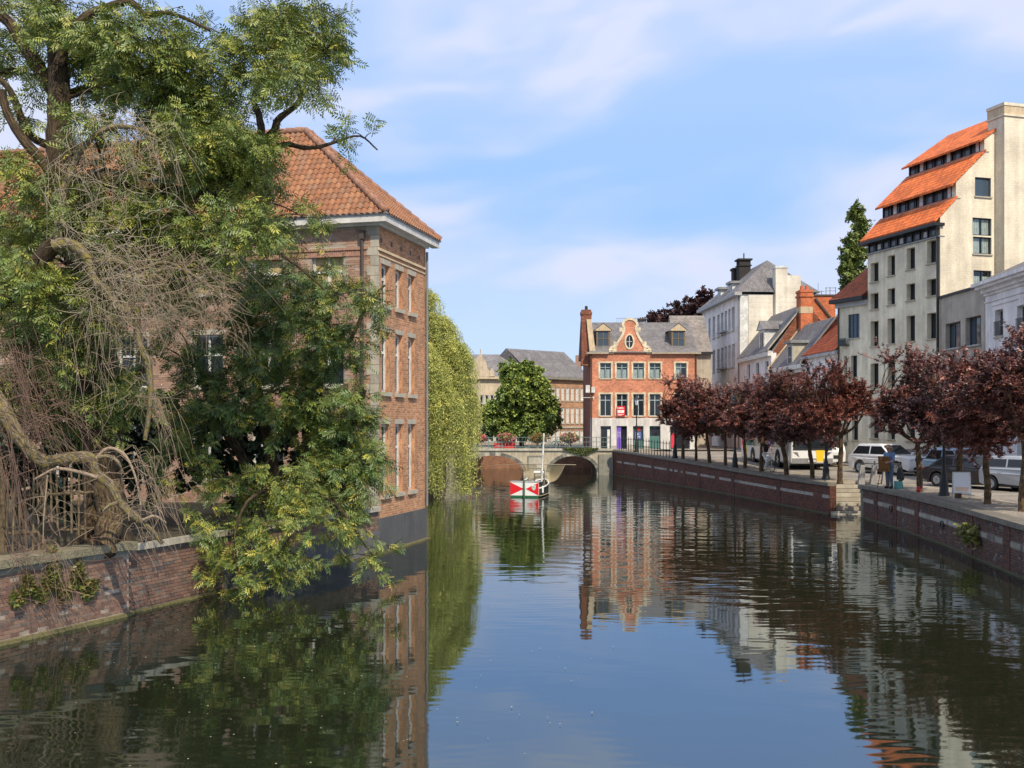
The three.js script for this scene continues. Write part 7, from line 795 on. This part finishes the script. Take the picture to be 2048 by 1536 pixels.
  const sr = T('stone_post_rail', 'grey stone posts joined by an iron rail at the steps', 'railing', V((1742 - HX) * 46.95 / FOC, 1.452, 46.95)); const X = px => (px - 1742) * 46.95 / FOC; for (const px of [1723, 1747, 1770]) { const x = X(px); M('post', new MB().hex([v3(x - 0.17, 0, 0.1), v3(x + 0.12, 0, 0.1), v3(x + 0.12, 0, -0.1), v3(x - 0.17, 0, -0.1), v3(x - 0.05, 0.86, 0.08), v3(x + 0.14, 0.86, 0.08), v3(x + 0.14, 0.86, -0.08), v3(x - 0.05, 0.86, -0.08)]).geo(), mat([.34, .32, .30], { map: streaky, size: 1, bump: 0.006 }), sr); M('finial', new THREE.LatheGeometry([[0.04, 0.86], [0.02, 0.95], [0.05, 1.0], [0.0, 1.06]].map(q => new THREE.Vector2(...q)), 10).translate(x + 0.05, 0, 0), mats.iron, sr); } M('rail', barG(v3(X(1723), 0.94, 0), v3(X(1798), 0.90, 0.1), 0.022), mats.iron, sr);
}
// ---------------------------------------------------------------- cars
function wheel(parent, x, z, r, w) { const g = G('wheel', parent, x, r, z); M('tyre', new THREE.LatheGeometry([[r * 0.62, -w / 2], [r * 0.94, -w / 2], [r, -w / 2 + 0.03], [r, w / 2 - 0.03], [r * 0.94, w / 2], [r * 0.62, w / 2]].map(q => new THREE.Vector2(...q)), 24).rotateX(Math.PI / 2), mats.tyre, g); M('rim', new MB().add(new THREE.CylinderGeometry(r * 0.64, r * 0.64, w * 0.86, 20).rotateX(Math.PI / 2)).geo(), mats.rim, g); const hub = new MB(); for (let i = 0; i < 5; i++) { const a = i * 1.2566, c = Math.cos(a), s = Math.sin(a); hub.hex([[-0.03, 0.02], [0.03, 0.02]].flatMap(() => []).concat([v3(-0.035 * s, 0.035 * c, w * 0.44), v3(0.035 * s, -0.035 * c, w * 0.44), v3(c * r * 0.58 + 0.03 * s, s * r * 0.58 - 0.03 * c, w * 0.44), v3(c * r * 0.58 - 0.03 * s, s * r * 0.58 + 0.03 * c, w * 0.44), v3(-0.035 * s, 0.035 * c, w * 0.47), v3(0.035 * s, -0.035 * c, w * 0.47), v3(c * r * 0.58 + 0.03 * s, s * r * 0.58 - 0.03 * c, w * 0.47), v3(c * r * 0.58 - 0.03 * s, s * r * 0.58 + 0.03 * c, w * 0.47)])); } const hm = M('hub', hub.geo(), mats.chrome, g); if (z < 0) hm.rotation.y = Math.PI; return g; }
function car(name, label, pos, heading, paintRGB, o, group) { // heads along +x; o: side profile
  const t = T(name, label, 'car', pos, heading, group), { L, W, H, belt, hood, wb, r, cab, tail = 0.25, front = 0.3 } = o, paint = new THREE.MeshPhysicalMaterial({ roughness: 0.35, clearcoat: 0.8, clearcoatRoughness: 0.06, metalness: 0.1 }); paint.color.setRGB(...paintRGB);
  const hx = L / 2, wf = wb / 2 + 0.05, wr = -wb / 2 + 0.05, s = new THREE.Shape(), gc = 0.2; s.moveTo(-hx + 0.05, gc + 0.1); s.lineTo(wr - r - 0.06, gc); s.absarc(wr, r, r + 0.06, Math.PI, 0, true); s.lineTo(wf - r - 0.06, gc); s.absarc(wf, r, r + 0.06, Math.PI, 0, true); s.lineTo(hx - 0.12, gc + 0.02); s.quadraticCurveTo(hx, gc + 0.1, hx, gc + 0.28); s.lineTo(hx - 0.04, hood - 0.16); s.quadraticCurveTo(hx - 0.08, hood - 0.03, hx - front, hood); s.lineTo(cab[1], belt + 0.02); s.lineTo(cab[0], belt + 0.03); s.lineTo(-hx + tail, belt); s.quadraticCurveTo(-hx + 0.02, belt - 0.05, -hx, belt - 0.3); s.closePath();
  const taper = (g, y0, k, kx) => { const p = g.attributes.position; for (let i = 0; i < p.count; i++) { const y = p.getY(i), f = y > y0 ? 1 - k * (y - y0) : 1, ex = Math.max(0, Math.abs(p.getX(i)) - hx * 0.62) / (hx * 0.38); p.setZ(i, p.getZ(i) * f * (1 - (kx || 0) * ex * ex)); } return toCreasedNormals(g.index ? g.toNonIndexed() : g, 0.6); };
  let bg = extr(s, W, 0.07, 14); bg.translate(0, 0, -W / 2); M('body', taper(bg, belt - 0.12, 0.10, 0.12), paint, t);
  const [cr, cf, rr2, rf] = cab, gh = poly([[cr, belt], [cf, belt], [rf, H - 0.05], [rf - 0.12, H], [rr2 + 0.12, H], [rr2, H - 0.04]]), k = 0.30; let g1 = extr(gh, W - 0.14, 0.06); g1.translate(0, 0, -(W - 0.14) / 2); M('roof', taper(g1, belt, k), paint, t);
  // glass let in slightly proud of the cabin shell
  const wz = (y, e = 0.006) => (W - 0.14) / 2 * (1 - k * (y - belt)) + e, win1 = (pts, name) => { for (const sd of [-1, 1]) { const q = pts.map(([x, y]) => v3(x, y, sd * wz(y))); const g = new MB(); if (sd > 0) g.quad(q[0], q[1], q[2], q[3]); else g.quad(q[3], q[2], q[1], q[0]); M(name, g.geo(), mats.glass, t); } };
  const yb = belt + 0.05, yt = H - 0.13, xa = y => lerp(cr, rr2, (y - belt) / (H - belt)) + 0.12, xb = y => lerp(cf, rf, (y - belt) / (H - belt)) - 0.12, mid = (cr + cf) / 2 - 0.05; win1([[xa(yb), yb], [mid - 0.04, yb], [mid - 0.04, yt], [xa(yt), yt]], 'side_window'); win1([[mid + 0.04, yb], [xb(yb), yb], [xb(yt), yt], [mid + 0.04, yt]], 'side_window');
  const scr = (x0, x1, e) => { const g = new MB(), za = wz(belt) - 0.1, zb = wz(H - 0.1) - 0.1, P = (x, y, z) => v3(x + e * 0.016, y + 0.012, z); const q = [P(lerp(x0, x1, 0.08), lerp(belt, H, 0.08), za), P(lerp(x0, x1, 0.08), lerp(belt, H, 0.08), -za), P(lerp(x0, x1, 0.86), lerp(belt, H, 0.86), -zb), P(lerp(x0, x1, 0.86), lerp(belt, H, 0.86), zb)]; e > 0 ? g.quad(q[0], q[1], q[2], q[3]) : g.quad(q[3], q[2], q[1], q[0]); return g.geo(); }; M('windscreen', scr(cf, rf, 1), mats.glass, t); M('rear_window', scr(cr, rr2, -1), mats.glass, t);
  for (const z of [-1, 1]) { const lz = z * (W / 2 - 0.25); M('headlight', new THREE.SphereGeometry(1, 12, 8).scale(0.14, 0.085, 0.2).translate(hx - 0.13, hood - 0.17, lz * 0.94), mats.lamp, t); M('tail_light', boxG(-hx - 0.005, -hx + 0.1, belt - 0.32, belt - 0.1, lz - 0.1, lz + 0.1), mats.redLamp, t); M('mirror', new THREE.SphereGeometry(1, 10, 8).scale(0.07, 0.085, 0.12).translate(cf - 0.12, belt + 0.08, z * (W / 2 + 0.06)), paint, t); M('door_handle', boxG(mid - 0.3, mid - 0.14, belt - 0.13, belt - 0.105, z * (W / 2 - 0.002) - 0.012, z * (W / 2 - 0.002) + 0.012), paint, t); M('sill', boxG(wr + r + 0.1, wf - r - 0.1, gc - 0.02, gc + 0.08, z * (W / 2 - 0.06) - 0.04, z * (W / 2 - 0.06) + 0.04), mats.blackMetal, t); }
  M('grille', new MB().box(hx - 0.09, hx - 0.005, hood - 0.26, hood - 0.1, -0.38, 0.38).geo(), mats.blackMetal, t); M('lower_grille', boxG(hx - 0.06, hx + 0.004, gc + 0.1, gc + 0.24, -0.5, 0.5), mats.blackMetal, t); M('number_plate', boxG(hx + 0.0, hx + 0.012, gc + 0.26, gc + 0.36, -0.26, 0.26), mats.whitePaint, t); M('number_plate', boxG(-hx - 0.012, -hx, gc + 0.4, gc + 0.5, -0.26, 0.26), mats.whitePaint, t); M('underbody', boxG(-hx + 0.25, hx - 0.25, 0.17, 0.32, -W / 2 + 0.25, W / 2 - 0.25), mats.tyre, t);
  for (const z of [-1, 1]) { wheel(t, wf, z * (W / 2 - 0.11), r, 0.21); wheel(t, wr, z * (W / 2 - 0.11), r, 0.21); }
  return t;
}
{
  const suvP = { L: 4.5, W: 1.85, H: 1.66, belt: 1.05, hood: 1.02, wb: 2.65, r: 0.35, cab: [-2.0, 0.95, -1.55, 0.15], tail: 0.15, front: 0.45 }, saloon = { L: 4.45, W: 1.76, H: 1.42, belt: 0.94, hood: 0.92, wb: 2.7, r: 0.31, cab: [-1.75, 0.85, -1.05, 0.1], tail: 0.7, front: 0.4 }, hatch = { L: 3.8, W: 1.66, H: 1.46, belt: 0.96, hood: 0.94, wb: 2.45, r: 0.3, cab: [-1.75, 0.95, -1.4, 0.2], tail: 0.15, front: 0.3 };
  const road = (d) => groundY(d) - 0.1, hd = (hx, hd) => Math.atan2(hd, hx); // heading from (x, distance) steps
  car('white_suv', 'white off-road car parked facing the camera below the cream house', V(20.9, road(58.3), 58.3), hd(0.45, -0.89), [.78, .78, .77], suvP);
  car('dark_car', 'dark purple black saloon parked behind the white folding board', V(20.35, road(46.2), 46.2), hd(0.5, -0.87), [.018, .014, .02], saloon);
  car('silver_hatchback', 'silver hatchback parked at the right edge of the picture', V(21.35, road(43.4), 43.4), hd(0.42, -0.9), [.42, .45, .48], hatch);
  car('blue_van', 'light blue car glimpsed behind the dark saloon', V(21.6, road(50.2), 50.2), hd(0.2, -0.98), [.20, .34, .46], suvP);
const bn = T('red_railing_cloth', 'red and white cloths hung behind the bridge railing', 'banner', V((1010 - HX) * 86.4 / FOC, 2.17, 86.4)); M('cloth', boxG(-0.9, 0.0, 0.06, 0.42, -0.02, 0.0), mat([.62, .03, .03]), bn); M('white_strip', boxG(-0.7, -0.1, 0.2, 0.28, 0.001, 0.008), mats.whitePaint, bn); M('cloth', boxG(0.03, 0.85, 0.0, 0.55, -0.02, 0.0), mat([.62, .03, .03]), bn); M('batten', boxG(-0.95, 0.9, 0.55, 0.58, -0.03, 0.0), mats.blackMetal, bn);
}
// ---------------------------------------------------------------- bus
{
  const D = 61.5, L = 11.8, W = 2.55, t = T('city_bus', 'white city bus with a yellow stripe on its front standing behind the trees', 'bus', V(17.42, groundY(D + 4) - 0.1, D + L / 2), -Math.PI / 2 + 0.03), paint = new THREE.MeshPhysicalMaterial({ roughness: 0.35, clearcoat: 0.6 }); paint.color.setRGB(.76, .75, .73); const yel = mat([.85, .55, .02], { rough: 0.4 }), hx = L / 2, y0 = 0.3, yr = 2.98;
  M('body', new RoundedBoxGeometry(L, yr - y0, W, 3, 0.12).translate(0, (yr + y0) / 2, 0), paint, t); M('skirt', boxG(-hx + 0.4, hx - 0.3, 0.2, 0.34, -W / 2 + 0.12, W / 2 - 0.12), mats.blackMetal, t);
  const fx = hx + 0.001; const ws = new MB(); ws.hex([v3(fx - 0.05, 1.18, 1.12), v3(fx - 0.05, 1.18, -1.12), v3(fx - 0.05, 2.72, -1.1), v3(fx - 0.05, 2.72, 1.1), v3(fx + 0.02, 1.18, 1.12), v3(fx + 0.02, 1.18, -1.12), v3(fx + 0.008, 2.72, -1.1), v3(fx + 0.008, 2.72, 1.1)]); M('windscreen', boxG(fx - 0.03, fx + 0.018, 1.2, 2.45, -1.14, 1.14), mats.glass, t); M('destination_display', boxG(fx - 0.03, fx + 0.016, 2.47, 2.8, -1.0, 1.0), mats.blackMetal, t); M('wiper_panel', boxG(fx - 0.02, fx + 0.03, 1.10, 1.2, -1.15, 1.15), mats.blackMetal, t);
  M('yellow_stripe', new MB().hex([v3(fx, 0.42, -0.25), v3(fx, 0.42, -0.62), v3(fx - 0.03, 0.42, -0.62), v3(fx - 0.03, 0.42, -0.25), v3(fx + 0.024, 1.09, -0.2), v3(fx + 0.024, 1.09, -0.72), v3(fx - 0.03, 1.09, -0.72), v3(fx - 0.03, 1.09, -0.2)]).geo(), yel, t); M('bumper', new MB().box(fx - 0.03, fx + 0.014, 0.32, 0.62, -1.2, -0.64).box(fx - 0.03, fx + 0.014, 0.32, 0.62, -0.24, 1.2).geo(), mats.zinc, t); M('number_plate', boxG(fx + 0.015, fx + 0.02, 0.42, 0.52, -0.2, 0.25), mats.whitePaint, t); for (const z of [-1, 1]) { M('headlight', new MB().hex([v3(fx, 0.68, z * 0.78 - 0.02), v3(fx, 0.68, z * 0.78 + 0.02), v3(fx - 0.05, 0.68, z * 0.78 + 0.02), v3(fx - 0.05, 0.68, z * 0.78 - 0.02), v3(fx + 0.014, 0.98, z * 1.02 - 0.14), v3(fx + 0.014, 0.98, z * 1.02 + 0.14), v3(fx - 0.05, 0.98, z * 1.02 + 0.14), v3(fx - 0.05, 0.98, z * 1.02 - 0.14)]).geo(), mats.chrome, t); M('mirror', new MB().add(new RoundedBoxGeometry(0.16, 0.42, 0.24, 2, 0.05).translate(fx + 0.22, 2.2, z * 1.38)).add(barG(v3(fx - 0.1, 2.75, z * 1.2), v3(fx + 0.22, 2.4, z * 1.38), 0.025)).geo(), mats.blackMetal, t); }
  for (const z of [-1, 1]) { for (let i = 0; i < 7; i++) { const a = lerp(-hx + 0.3, hx - 1.75, i / 7); M('side_window', boxG(a, a + 1.3, 1.2, 2.45, z * W / 2 - 0.006, z * W / 2 + 0.006), mats.glass, t); } M('door', boxG(hx - 1.6, hx - 0.35, 0.4, 2.5, z * W / 2 - 0.008, z * W / 2 + 0.008), z > 0 ? mat([.05, .08, .07], { rough: 0.2 }) : mats.glass, t); wheel(t, hx - 2.75, z * (W / 2 - 0.12), 0.48, 0.28); wheel(t, -hx + 3.2, z * (W / 2 - 0.12), 0.48, 0.28); for (const x of [hx - 2.75, -hx + 3.2]) M('wheel_arch', new THREE.CylinderGeometry(0.58, 0.58, 0.012, 20).rotateX(Math.PI / 2).translate(x, 0.52, z * (W / 2 + 0.001)), mats.tyre, t); }
  M('side_stripe', boxG(-hx + 1.1, -hx + 1.7, 0.35, 1.15, W / 2 - 0.004, W / 2 + 0.007), yel, t); M('roof_unit', new RoundedBoxGeometry(2.4, 0.25, 1.8, 2, 0.08).translate(-1, yr + 0.1, 0), mats.whitePaint, t);
  const v = T('white_van', 'white van half hidden behind the front of the bus', 'van', V(19.55, groundY(66) - 0.1, 67), -Math.PI / 2 + 0.05); M('body', extr([[-2.4, 0.3], [2.4, 0.3], [2.45, 0.9], [2.3, 1.15], [1.6, 1.95], [1.4, 2.1], [-2.3, 2.1], [-2.4, 2]], 1.8, 0.1).translate(0, 0, -0.9), paint, v); M('windscreen', new MB().quad(v3(2.29, 1.2, 0.75), v3(2.29, 1.2, -0.75), v3(1.66, 1.93, -0.68), v3(1.66, 1.93, 0.68)).geo(), mats.glass, v); for (const z of [-1, 1]) { M('headlight', new THREE.SphereGeometry(1, 10, 8).scale(0.08, 0.1, 0.16).translate(2.4, 0.95, z * 0.66), mats.lamp, v); M('mirror', boxG(1.9, 2.02, 1.25, 1.5, z * 1.02 - 0.09, z * 1.02 + 0.09), mats.blackMetal, v); M('side_window', boxG(0.9, 1.8, 1.25, 1.75, z * 0.9 - 0.004, z * 0.9 + 0.006), mats.glass, v); wheel(v, 1.55, z * 0.8, 0.33, 0.2); wheel(v, -1.5, z * 0.8, 0.33, 0.2); } M('grille', boxG(2.40, 2.456, 0.5, 0.7, -0.5, 0.5), mats.blackMetal, v);
}
// ---------------------------------------------------------------- lamps, railing, signs
{
  const make = () => { const t = new THREE.Group(); t.name = 'lamp_post'; M('base', new THREE.LatheGeometry([[0.2, 0], [0.2, 0.1], [0.16, 0.16], [0.155, 0.5], [0.12, 0.62], [0.10, 0.85], [0.07, 0.95]].map(q => new THREE.Vector2(...q)), 14), mats.blackMetal, t); M('post', new THREE.LatheGeometry([[0.06, 0.94], [0.055, 2.0], [0.075, 2.04], [0.05, 2.1], [0.04, 3.5], [0.065, 3.55], [0.03, 3.62]].map(q => new THREE.Vector2(...q)), 10), mats.blackMetal, t); M('ladder_bar', barG(v3(-0.28, 3.3, 0), v3(0.28, 3.3, 0), 0.016), mats.blackMetal, t); const l = G('lantern', t, 0, 3.62, 0); M('glass', new THREE.CylinderGeometry(0.21, 0.12, 0.42, 6, 1).translate(0, 0.24, 0), mats.lamp, l); M('cap', new THREE.LatheGeometry([[0.26, 0.45], [0.2, 0.56], [0.08, 0.66], [0.03, 0.8], [0, 0.84]].map(q => new THREE.Vector2(...q)), 6), mats.blackMetal, l); const c = new MB(); for (let i = 0; i < 6; i++) { const a = i / 6 * 6.283 + Math.PI / 6 * 0; c.add(barG(v3(Math.sin(a) * 0.125, 0.03, Math.cos(a) * 0.125), v3(Math.sin(a) * 0.215, 0.45, Math.cos(a) * 0.215), 0.012, 4)); } M('cage', c.geo(), mats.blackMetal, l); return t; };
  const proto = make(), lab = ['black lamp post beside the white folding board', 'black lamp post in front of the bus headlight', 'black lamp post between the plum trees near the cyclist', 'black lamp post left of the last plum trees near the bridge', 'black lamp post before the gabled brick house']; [[1888, 39.3], [1652, 50.9], [1470, 62.6], [1350, 72.8], [1273, 81.5]].forEach(([px, d], i) => { const t = proto.clone(); t.name = numbered('lamp_post'); t.position.copy(V((px - HX) * d / FOC, groundY(d) + 0.004, d)); tag(t, lab[i], 'street lamp', 'lamp posts along the quay'); scene.add(t); });
  const r = T('spiked_railing', 'black iron railing with spiked posts on the quay near the bridge', 'railing', V(9.6, groundY(80), 80)), o = r.position, pt = d => V(quayX(d) + 0.3, groundY(d) + 0.005, d).sub(o); const pg = new THREE.LatheGeometry([[0.045, 0], [0.03, 0.06], [0.024, 0.5], [0.045, 0.53], [0.024, 0.56], [0.022, 0.98], [0.045, 1.02], [0.02, 1.06], [0, 1.24]].map(q => new THREE.Vector2(...q)), 8); for (let d = 73.6; d < 85.5; d += 0.62) M('post', pg, mats.blackMetal, r).position.copy(pt(d)); for (const y of [0.5, 0.95]) { const a = []; for (let d = 73.6; d < 85.5; d += 1.24) a.push(pt(d).add(v3(0, y, 0))); M('rail', tubeG(a, 0.016, 5), mats.blackMetal, r); }
  // bus stop
  const s = T('bus_stop_sign', 'yellow bus stop sign on a white pole by a plum trunk', 'sign', V((1577 - HX) * 55.9 / FOC, groundY(55.9), 55.9)); M('pole', new THREE.CylinderGeometry(0.035, 0.035, 2.7, 10).translate(0, 1.35, 0), mats.whitePaint, s); M('panel', new RoundedBoxGeometry(0.3, 0.42, 0.05, 2, 0.02).translate(-0.08, 2.08, 0.03), mat([.85, .62, .02], { rough: 0.4 }), s); M('blue_plate', boxG(0.04, 0.24, 2.12, 2.32, 0.0, 0.03), mat([.05, .08, .3]), s);
  const b = T('folding_board', 'white folding pavement board with a pale orange foot panel', 'sign', V((1923 - HX) * 37.5 / FOC, 1.452, 37.5), -0.25); for (const k of [1, -1]) { const p = G('panel', b, 0, 0, 0); p.rotation.x = 0; const m = new MB(), f = v => { const z = v.z, y = v.y; return v3(v.x, y, z + k * (0.95 - y) * 0.2); }; m.box(-0.27, 0.27, 0.25, 0.95, -0.012, 0.012, f); M('sheet', m.geo(), mat([.80, .79, .77], { rough: 0.5 }), p); const fr = new MB(); fr.box(-0.3, -0.27, 0, 0.97, -0.016, 0.016, f).box(0.27, 0.3, 0, 0.97, -0.016, 0.016, f).box(-0.27, 0.27, 0.951, 0.975, -0.016, 0.016, f).box(-0.27, 0.27, 0.22, 0.249, -0.016, 0.016, f); M('frame', fr.geo(), mats.whitePaint, p); if (k > 0) { M('foot_picture', new MB().box(-0.22, 0.22, 0.29, 0.44, 0.0125, 0.016, f).geo(), mat([.78, .55, .38]), p); } }
  const pmt = T('parking_meter', 'dark blue parking meter with a white P against the cream house', 'parking meter', V((1869.5 - HX) * 57 / FOC, groundY(57), 57), -1.05); M('pillar', new RoundedBoxGeometry(0.34, 1.38, 0.26, 2, 0.03).translate(0, 0.69, 0), mat([.035, .045, .09], { rough: 0.4 }), pmt); const pc = document.createElement('canvas'); pc.width = pc.height = 64; const cx = pc.getContext('2d'); cx.fillStyle = '#27406e'; cx.fillRect(0, 0, 64, 64); cx.fillStyle = '#fff'; cx.font = 'bold 52px sans-serif'; cx.textAlign = 'center'; cx.fillText('P', 32, 51); const pt2 = new THREE.CanvasTexture(pc); pt2.colorSpace = THREE.SRGBColorSpace; M('sign_plate', new THREE.BoxGeometry(0.26, 0.26, 0.012).translate(0, 1.22, 0.135), new THREE.MeshStandardMaterial({ map: pt2, roughness: 0.5 }), pmt); M('screen', boxG(-0.11, 0.11, 0.83, 1.02, 0.13, 0.14), mats.zinc, pmt); M('slot', boxG(-0.1, 0.1, 0.72, 0.78, 0.13, 0.138), mats.whitePaint, pmt);
  const fl = T('red_flag_banner', 'tall red advertising flag by the shop fronts', 'flag', V((1346 - HX) * 84 / FOC, groundY(84), 84)); M('pole', barG(v3(0.17, 0, 0), v3(0.17, 1.5, 0), 0.012), mats.whitePaint, fl); M('cloth', extr([[-0.16, 0.25], [0.16, 0.25], [0.16, 1.35], [0.05, 1.47], [-0.16, 1.2]], 0.012), mat([.62, .03, .06], { rough: 0.7 }), fl); M('foot', new THREE.CylinderGeometry(0.18, 0.2, 0.06, 14).translate(0.1, 0.03, 0), mats.whitePaint, fl);
  const ps = T('red_parasol', 'small red cafe parasol at the left end of the bridge', 'parasol', V((940 - HX) * 93 / FOC, 2.05, 93)); M('canopy', new THREE.ConeGeometry(0.55, 0.4, 8).translate(0, 1.25, 0), mat([.6, .04, .02]), ps); M('pole', barG(v3(0, 0, 0), v3(0, 1.2, 0), 0.025), mats.whitePaint, ps);
  bicycle('parked_bicycle', 'bicycle parked at the bridge railing right of the boat mast', V((1104 - HX) * 86.9 / FOC, 2.06, 86.9), Math.PI / 2, mat([.2, .3, .3]), 'bicycles on the bridge'); bicycle('parked_bicycle', 'bicycle parked at the bridge railing beside the right flower tub', V((1122 - HX) * 87.2 / FOC, 2.06, 87.2), -Math.PI / 2 + 0.2, mats.blackMetal, 'bicycles on the bridge');
}
// ---------------------------------------------------------------- fishing boat
{
  const D = 59.6, t = T('fishing_boat', 'small boat with red and white stern, white mast and hanging nets', 'boat', V(0.72, 0, D), -0.27), hull = mat([.035, .045, .035], { rough: 0.5, map: streaky, size: 2 }), white = mat([.78, .77, .72], { rough: 0.5 }), red = mat([.70, .012, .02], { rough: 0.5 }); // bow along -z
  const st = 14, Lb = 4.8, g = new MB(), sec = i => { const u = i / st, w = 0.83 * Math.pow(Math.max(0, 1 - Math.pow(u, 2.6)), 0.75) + 0.02, y = 0.5 + 0.28 * u * u, z = -u * Lb; return [v3(-w * 0.7, -0.25, z), v3(-w, 0.1, z), v3(-w, y, z), v3(w, y, z), v3(w, 0.1, z), v3(w * 0.7, -0.25, z)]; };
  for (let i = 0; i < st; i++) { const a = sec(i), b = sec(i + 1); g.quad(a[1], a[0], b[0], b[1]); g.quad(a[2], a[1], b[1], b[2]); g.quad(a[4], a[3], b[3], b[4]); g.quad(a[5], a[4], b[4], b[5]); g.quad(a[0], a[5], b[5], b[0]); } const s0 = sec(0); g.quad(s0[0], s0[5], s0[4], s0[1]).quad(s0[1], s0[4], s0[3], s0[2]); M('hull', toCreasedNormals(g.geo(), 0.5), hull, t);
  const dk = new MB(); for (let i = 0; i < st; i++) { const a = sec(i), b = sec(i + 1); dk.quad(v3(a[2].x * 0.96, a[2].y - 0.22, a[2].z), v3(a[3].x * 0.96, a[3].y - 0.22, a[3].z), v3(b[3].x * 0.96, b[3].y - 0.22, b[3].z), v3(b[2].x * 0.96, b[2].y - 0.22, b[2].z)); } M('deck', dk.geo(), mat([.18, .15, .11], { map: woodT, size: 0.8 }), t);
  for (const k of [2, 3]) { const p = []; for (let i = 0; i <= st; i++) p.push(sec(i)[k].clone().add(v3(0, 0.02, 0))); M('gunwale', tubeG(p, 0.045, 6), white, t); } M('rubbing_strake', tubeG([...Array(st + 1).keys()].map(i => sec(i)[4].clone().add(v3(0.02, -0.02, 0))), 0.02, 5), mats.sandstone, t);
  M('stern_board', boxG(-0.84, 0.84, 0.10, 0.86, 0.005, 0.06), white, t); M('red_triangle', extr([[-0.83, 0.12], [-0.04, 0.48], [-0.83, 0.84]], 0.014).translate(0, 0, 0.06), red, t); M('red_triangle', extr([[0.83, 0.12], [0.83, 0.84], [0.08, 0.48]], 0.014).translate(0, 0, 0.06), red, t);
  M('crest', new MB().add(extr([[0.44, 0.70], [0.66, 0.70], [0.66, 0.52], [0.62, 0.44], [0.55, 0.40], [0.48, 0.44], [0.44, 0.52]], 0.006).translate(0, 0, 0.0745)).geo(), white, t); const cb = new MB(); for (const y of [0.63, 0.55, 0.47]) cb.hex([v3(0.46, y - 0.02, 0.086), v3(0.64, y + 0.015, 0.086), v3(0.64, y + 0.015, 0.08), v3(0.46, y - 0.02, 0.08), v3(0.46, y + 0.012, 0.086), v3(0.64, y + 0.045, 0.086), v3(0.64, y + 0.045, 0.08), v3(0.46, y + 0.012, 0.08)]); M('crest_bars', cb.geo(), mat([.05, .25, .10]), t);
  M('top_board', boxG(-0.88, 0.88, 0.862, 0.90, -0.5, 0.08), mats.greyPaint, t); M('lower_band', boxG(-0.82, 0.82, 0.0, 0.098, 0.006, 0.05), mat([.02, .12, .05]), t); M('rudder_post', new MB().box(-0.05, 0.03, -0.2, 1.0, 0.08, 0.14).box(-0.02, 0.05, 0.15, 0.72, 0.14, 0.2).geo(), mat([.06, .12, .08]), t); M('tiller', barG(v3(0.02, 0.98, 0.12), v3(0.02, 1.05, -0.5), 0.03), white, t);
  M('side_box', boxG(0.58, 0.80, 0.42, 0.84, -1.1, -0.5), hull, t); M('fender', new THREE.CapsuleGeometry(0.06, 0.3, 4, 8).translate(0.93, 0.42, -0.5), white, t);
  const fr = new MB(); fr.box(0.15, 0.2, 0.5, 1.3, -1.6, -1.55).box(0.72, 0.78, 0.5, 1.5, -1.6, -1.54).box(0.2, 0.72, 1.05, 1.1, -1.6, -1.55); M('winch_frame', fr.geo(), mat([.12, .11, .09]), t); M('winch_drum', new THREE.CylinderGeometry(0.09, 0.09, 0.6, 14).rotateZ(Math.PI / 2).translate(0.45, 1.34, -1.57), white, t);
  M('mast', tubeG([v3(0.62, 0.3, -1.4), v3(0.78, 3.62, -1.4)], [0.06, 0.045], 10), mats.whitePaint, t); M('net_spar', tubeG([v3(-0.72, 1.83, -1.75), v3(2.6, 1.80, -1.75)], 0.022, 6), mats.twigPale, t); M('net_spar', tubeG([v3(-2.6, 1.7, -1.9), v3(-0.7, 1.84, -1.75)], 0.012, 5), mats.twigPale, t);
  const net = new THREE.MeshPhysicalMaterial({ roughness: 1, side: THREE.DoubleSide, transparent: true, opacity: 0.55 }); net.color.setRGB(.46, .38, .22); const sheet = (pts) => { const m = new MB(); const n = 8; for (let i = 0; i < n; i++) for (let j = 0; j < n; j++) { const P = (u, v) => { const a = pts[0].clone().lerp(pts[1], u), b = pts[3].clone().lerp(pts[2], u), p = a.lerp(b, v); p.y -= 0.22 * Math.sin(Math.PI * v) * (0.3 + u); p.z -= 0.25 * Math.sin(Math.PI * v); return p; }; m.quad(P(i / n, j / n), P((i + 1) / n, j / n), P((i + 1) / n, (j + 1) / n), P(i / n, (j + 1) / n)); } return m.geo(); };
  M('net', sheet([v3(0.25, 1.82, -1.75), v3(-0.7, 1.82, -1.75), v3(0.12, 0.85, -1.7), v3(0.2, 0.85, -1.7)]), net, t); M('net', sheet([v3(0.85, 1.8, -1.75), v3(1.95, 1.8, -1.75), v3(1.05, 0.75, -1.7), v3(0.85, 0.8, -1.7)]), net, t); M('net_rope', new MB().add(tubeG(smooth([v3(-0.7, 1.82, -1.75), v3(-0.35, 1.2, -1.8), v3(0.12, 0.85, -1.7)], 5), 0.02, 5)).add(tubeG(smooth([v3(1.95, 1.8, -1.75), v3(1.6, 1.2, -1.8), v3(1.05, 0.75, -1.7)], 5), 0.02, 5)).geo(), mats.twigPale, t);
}
renderer.render(scene, camera);
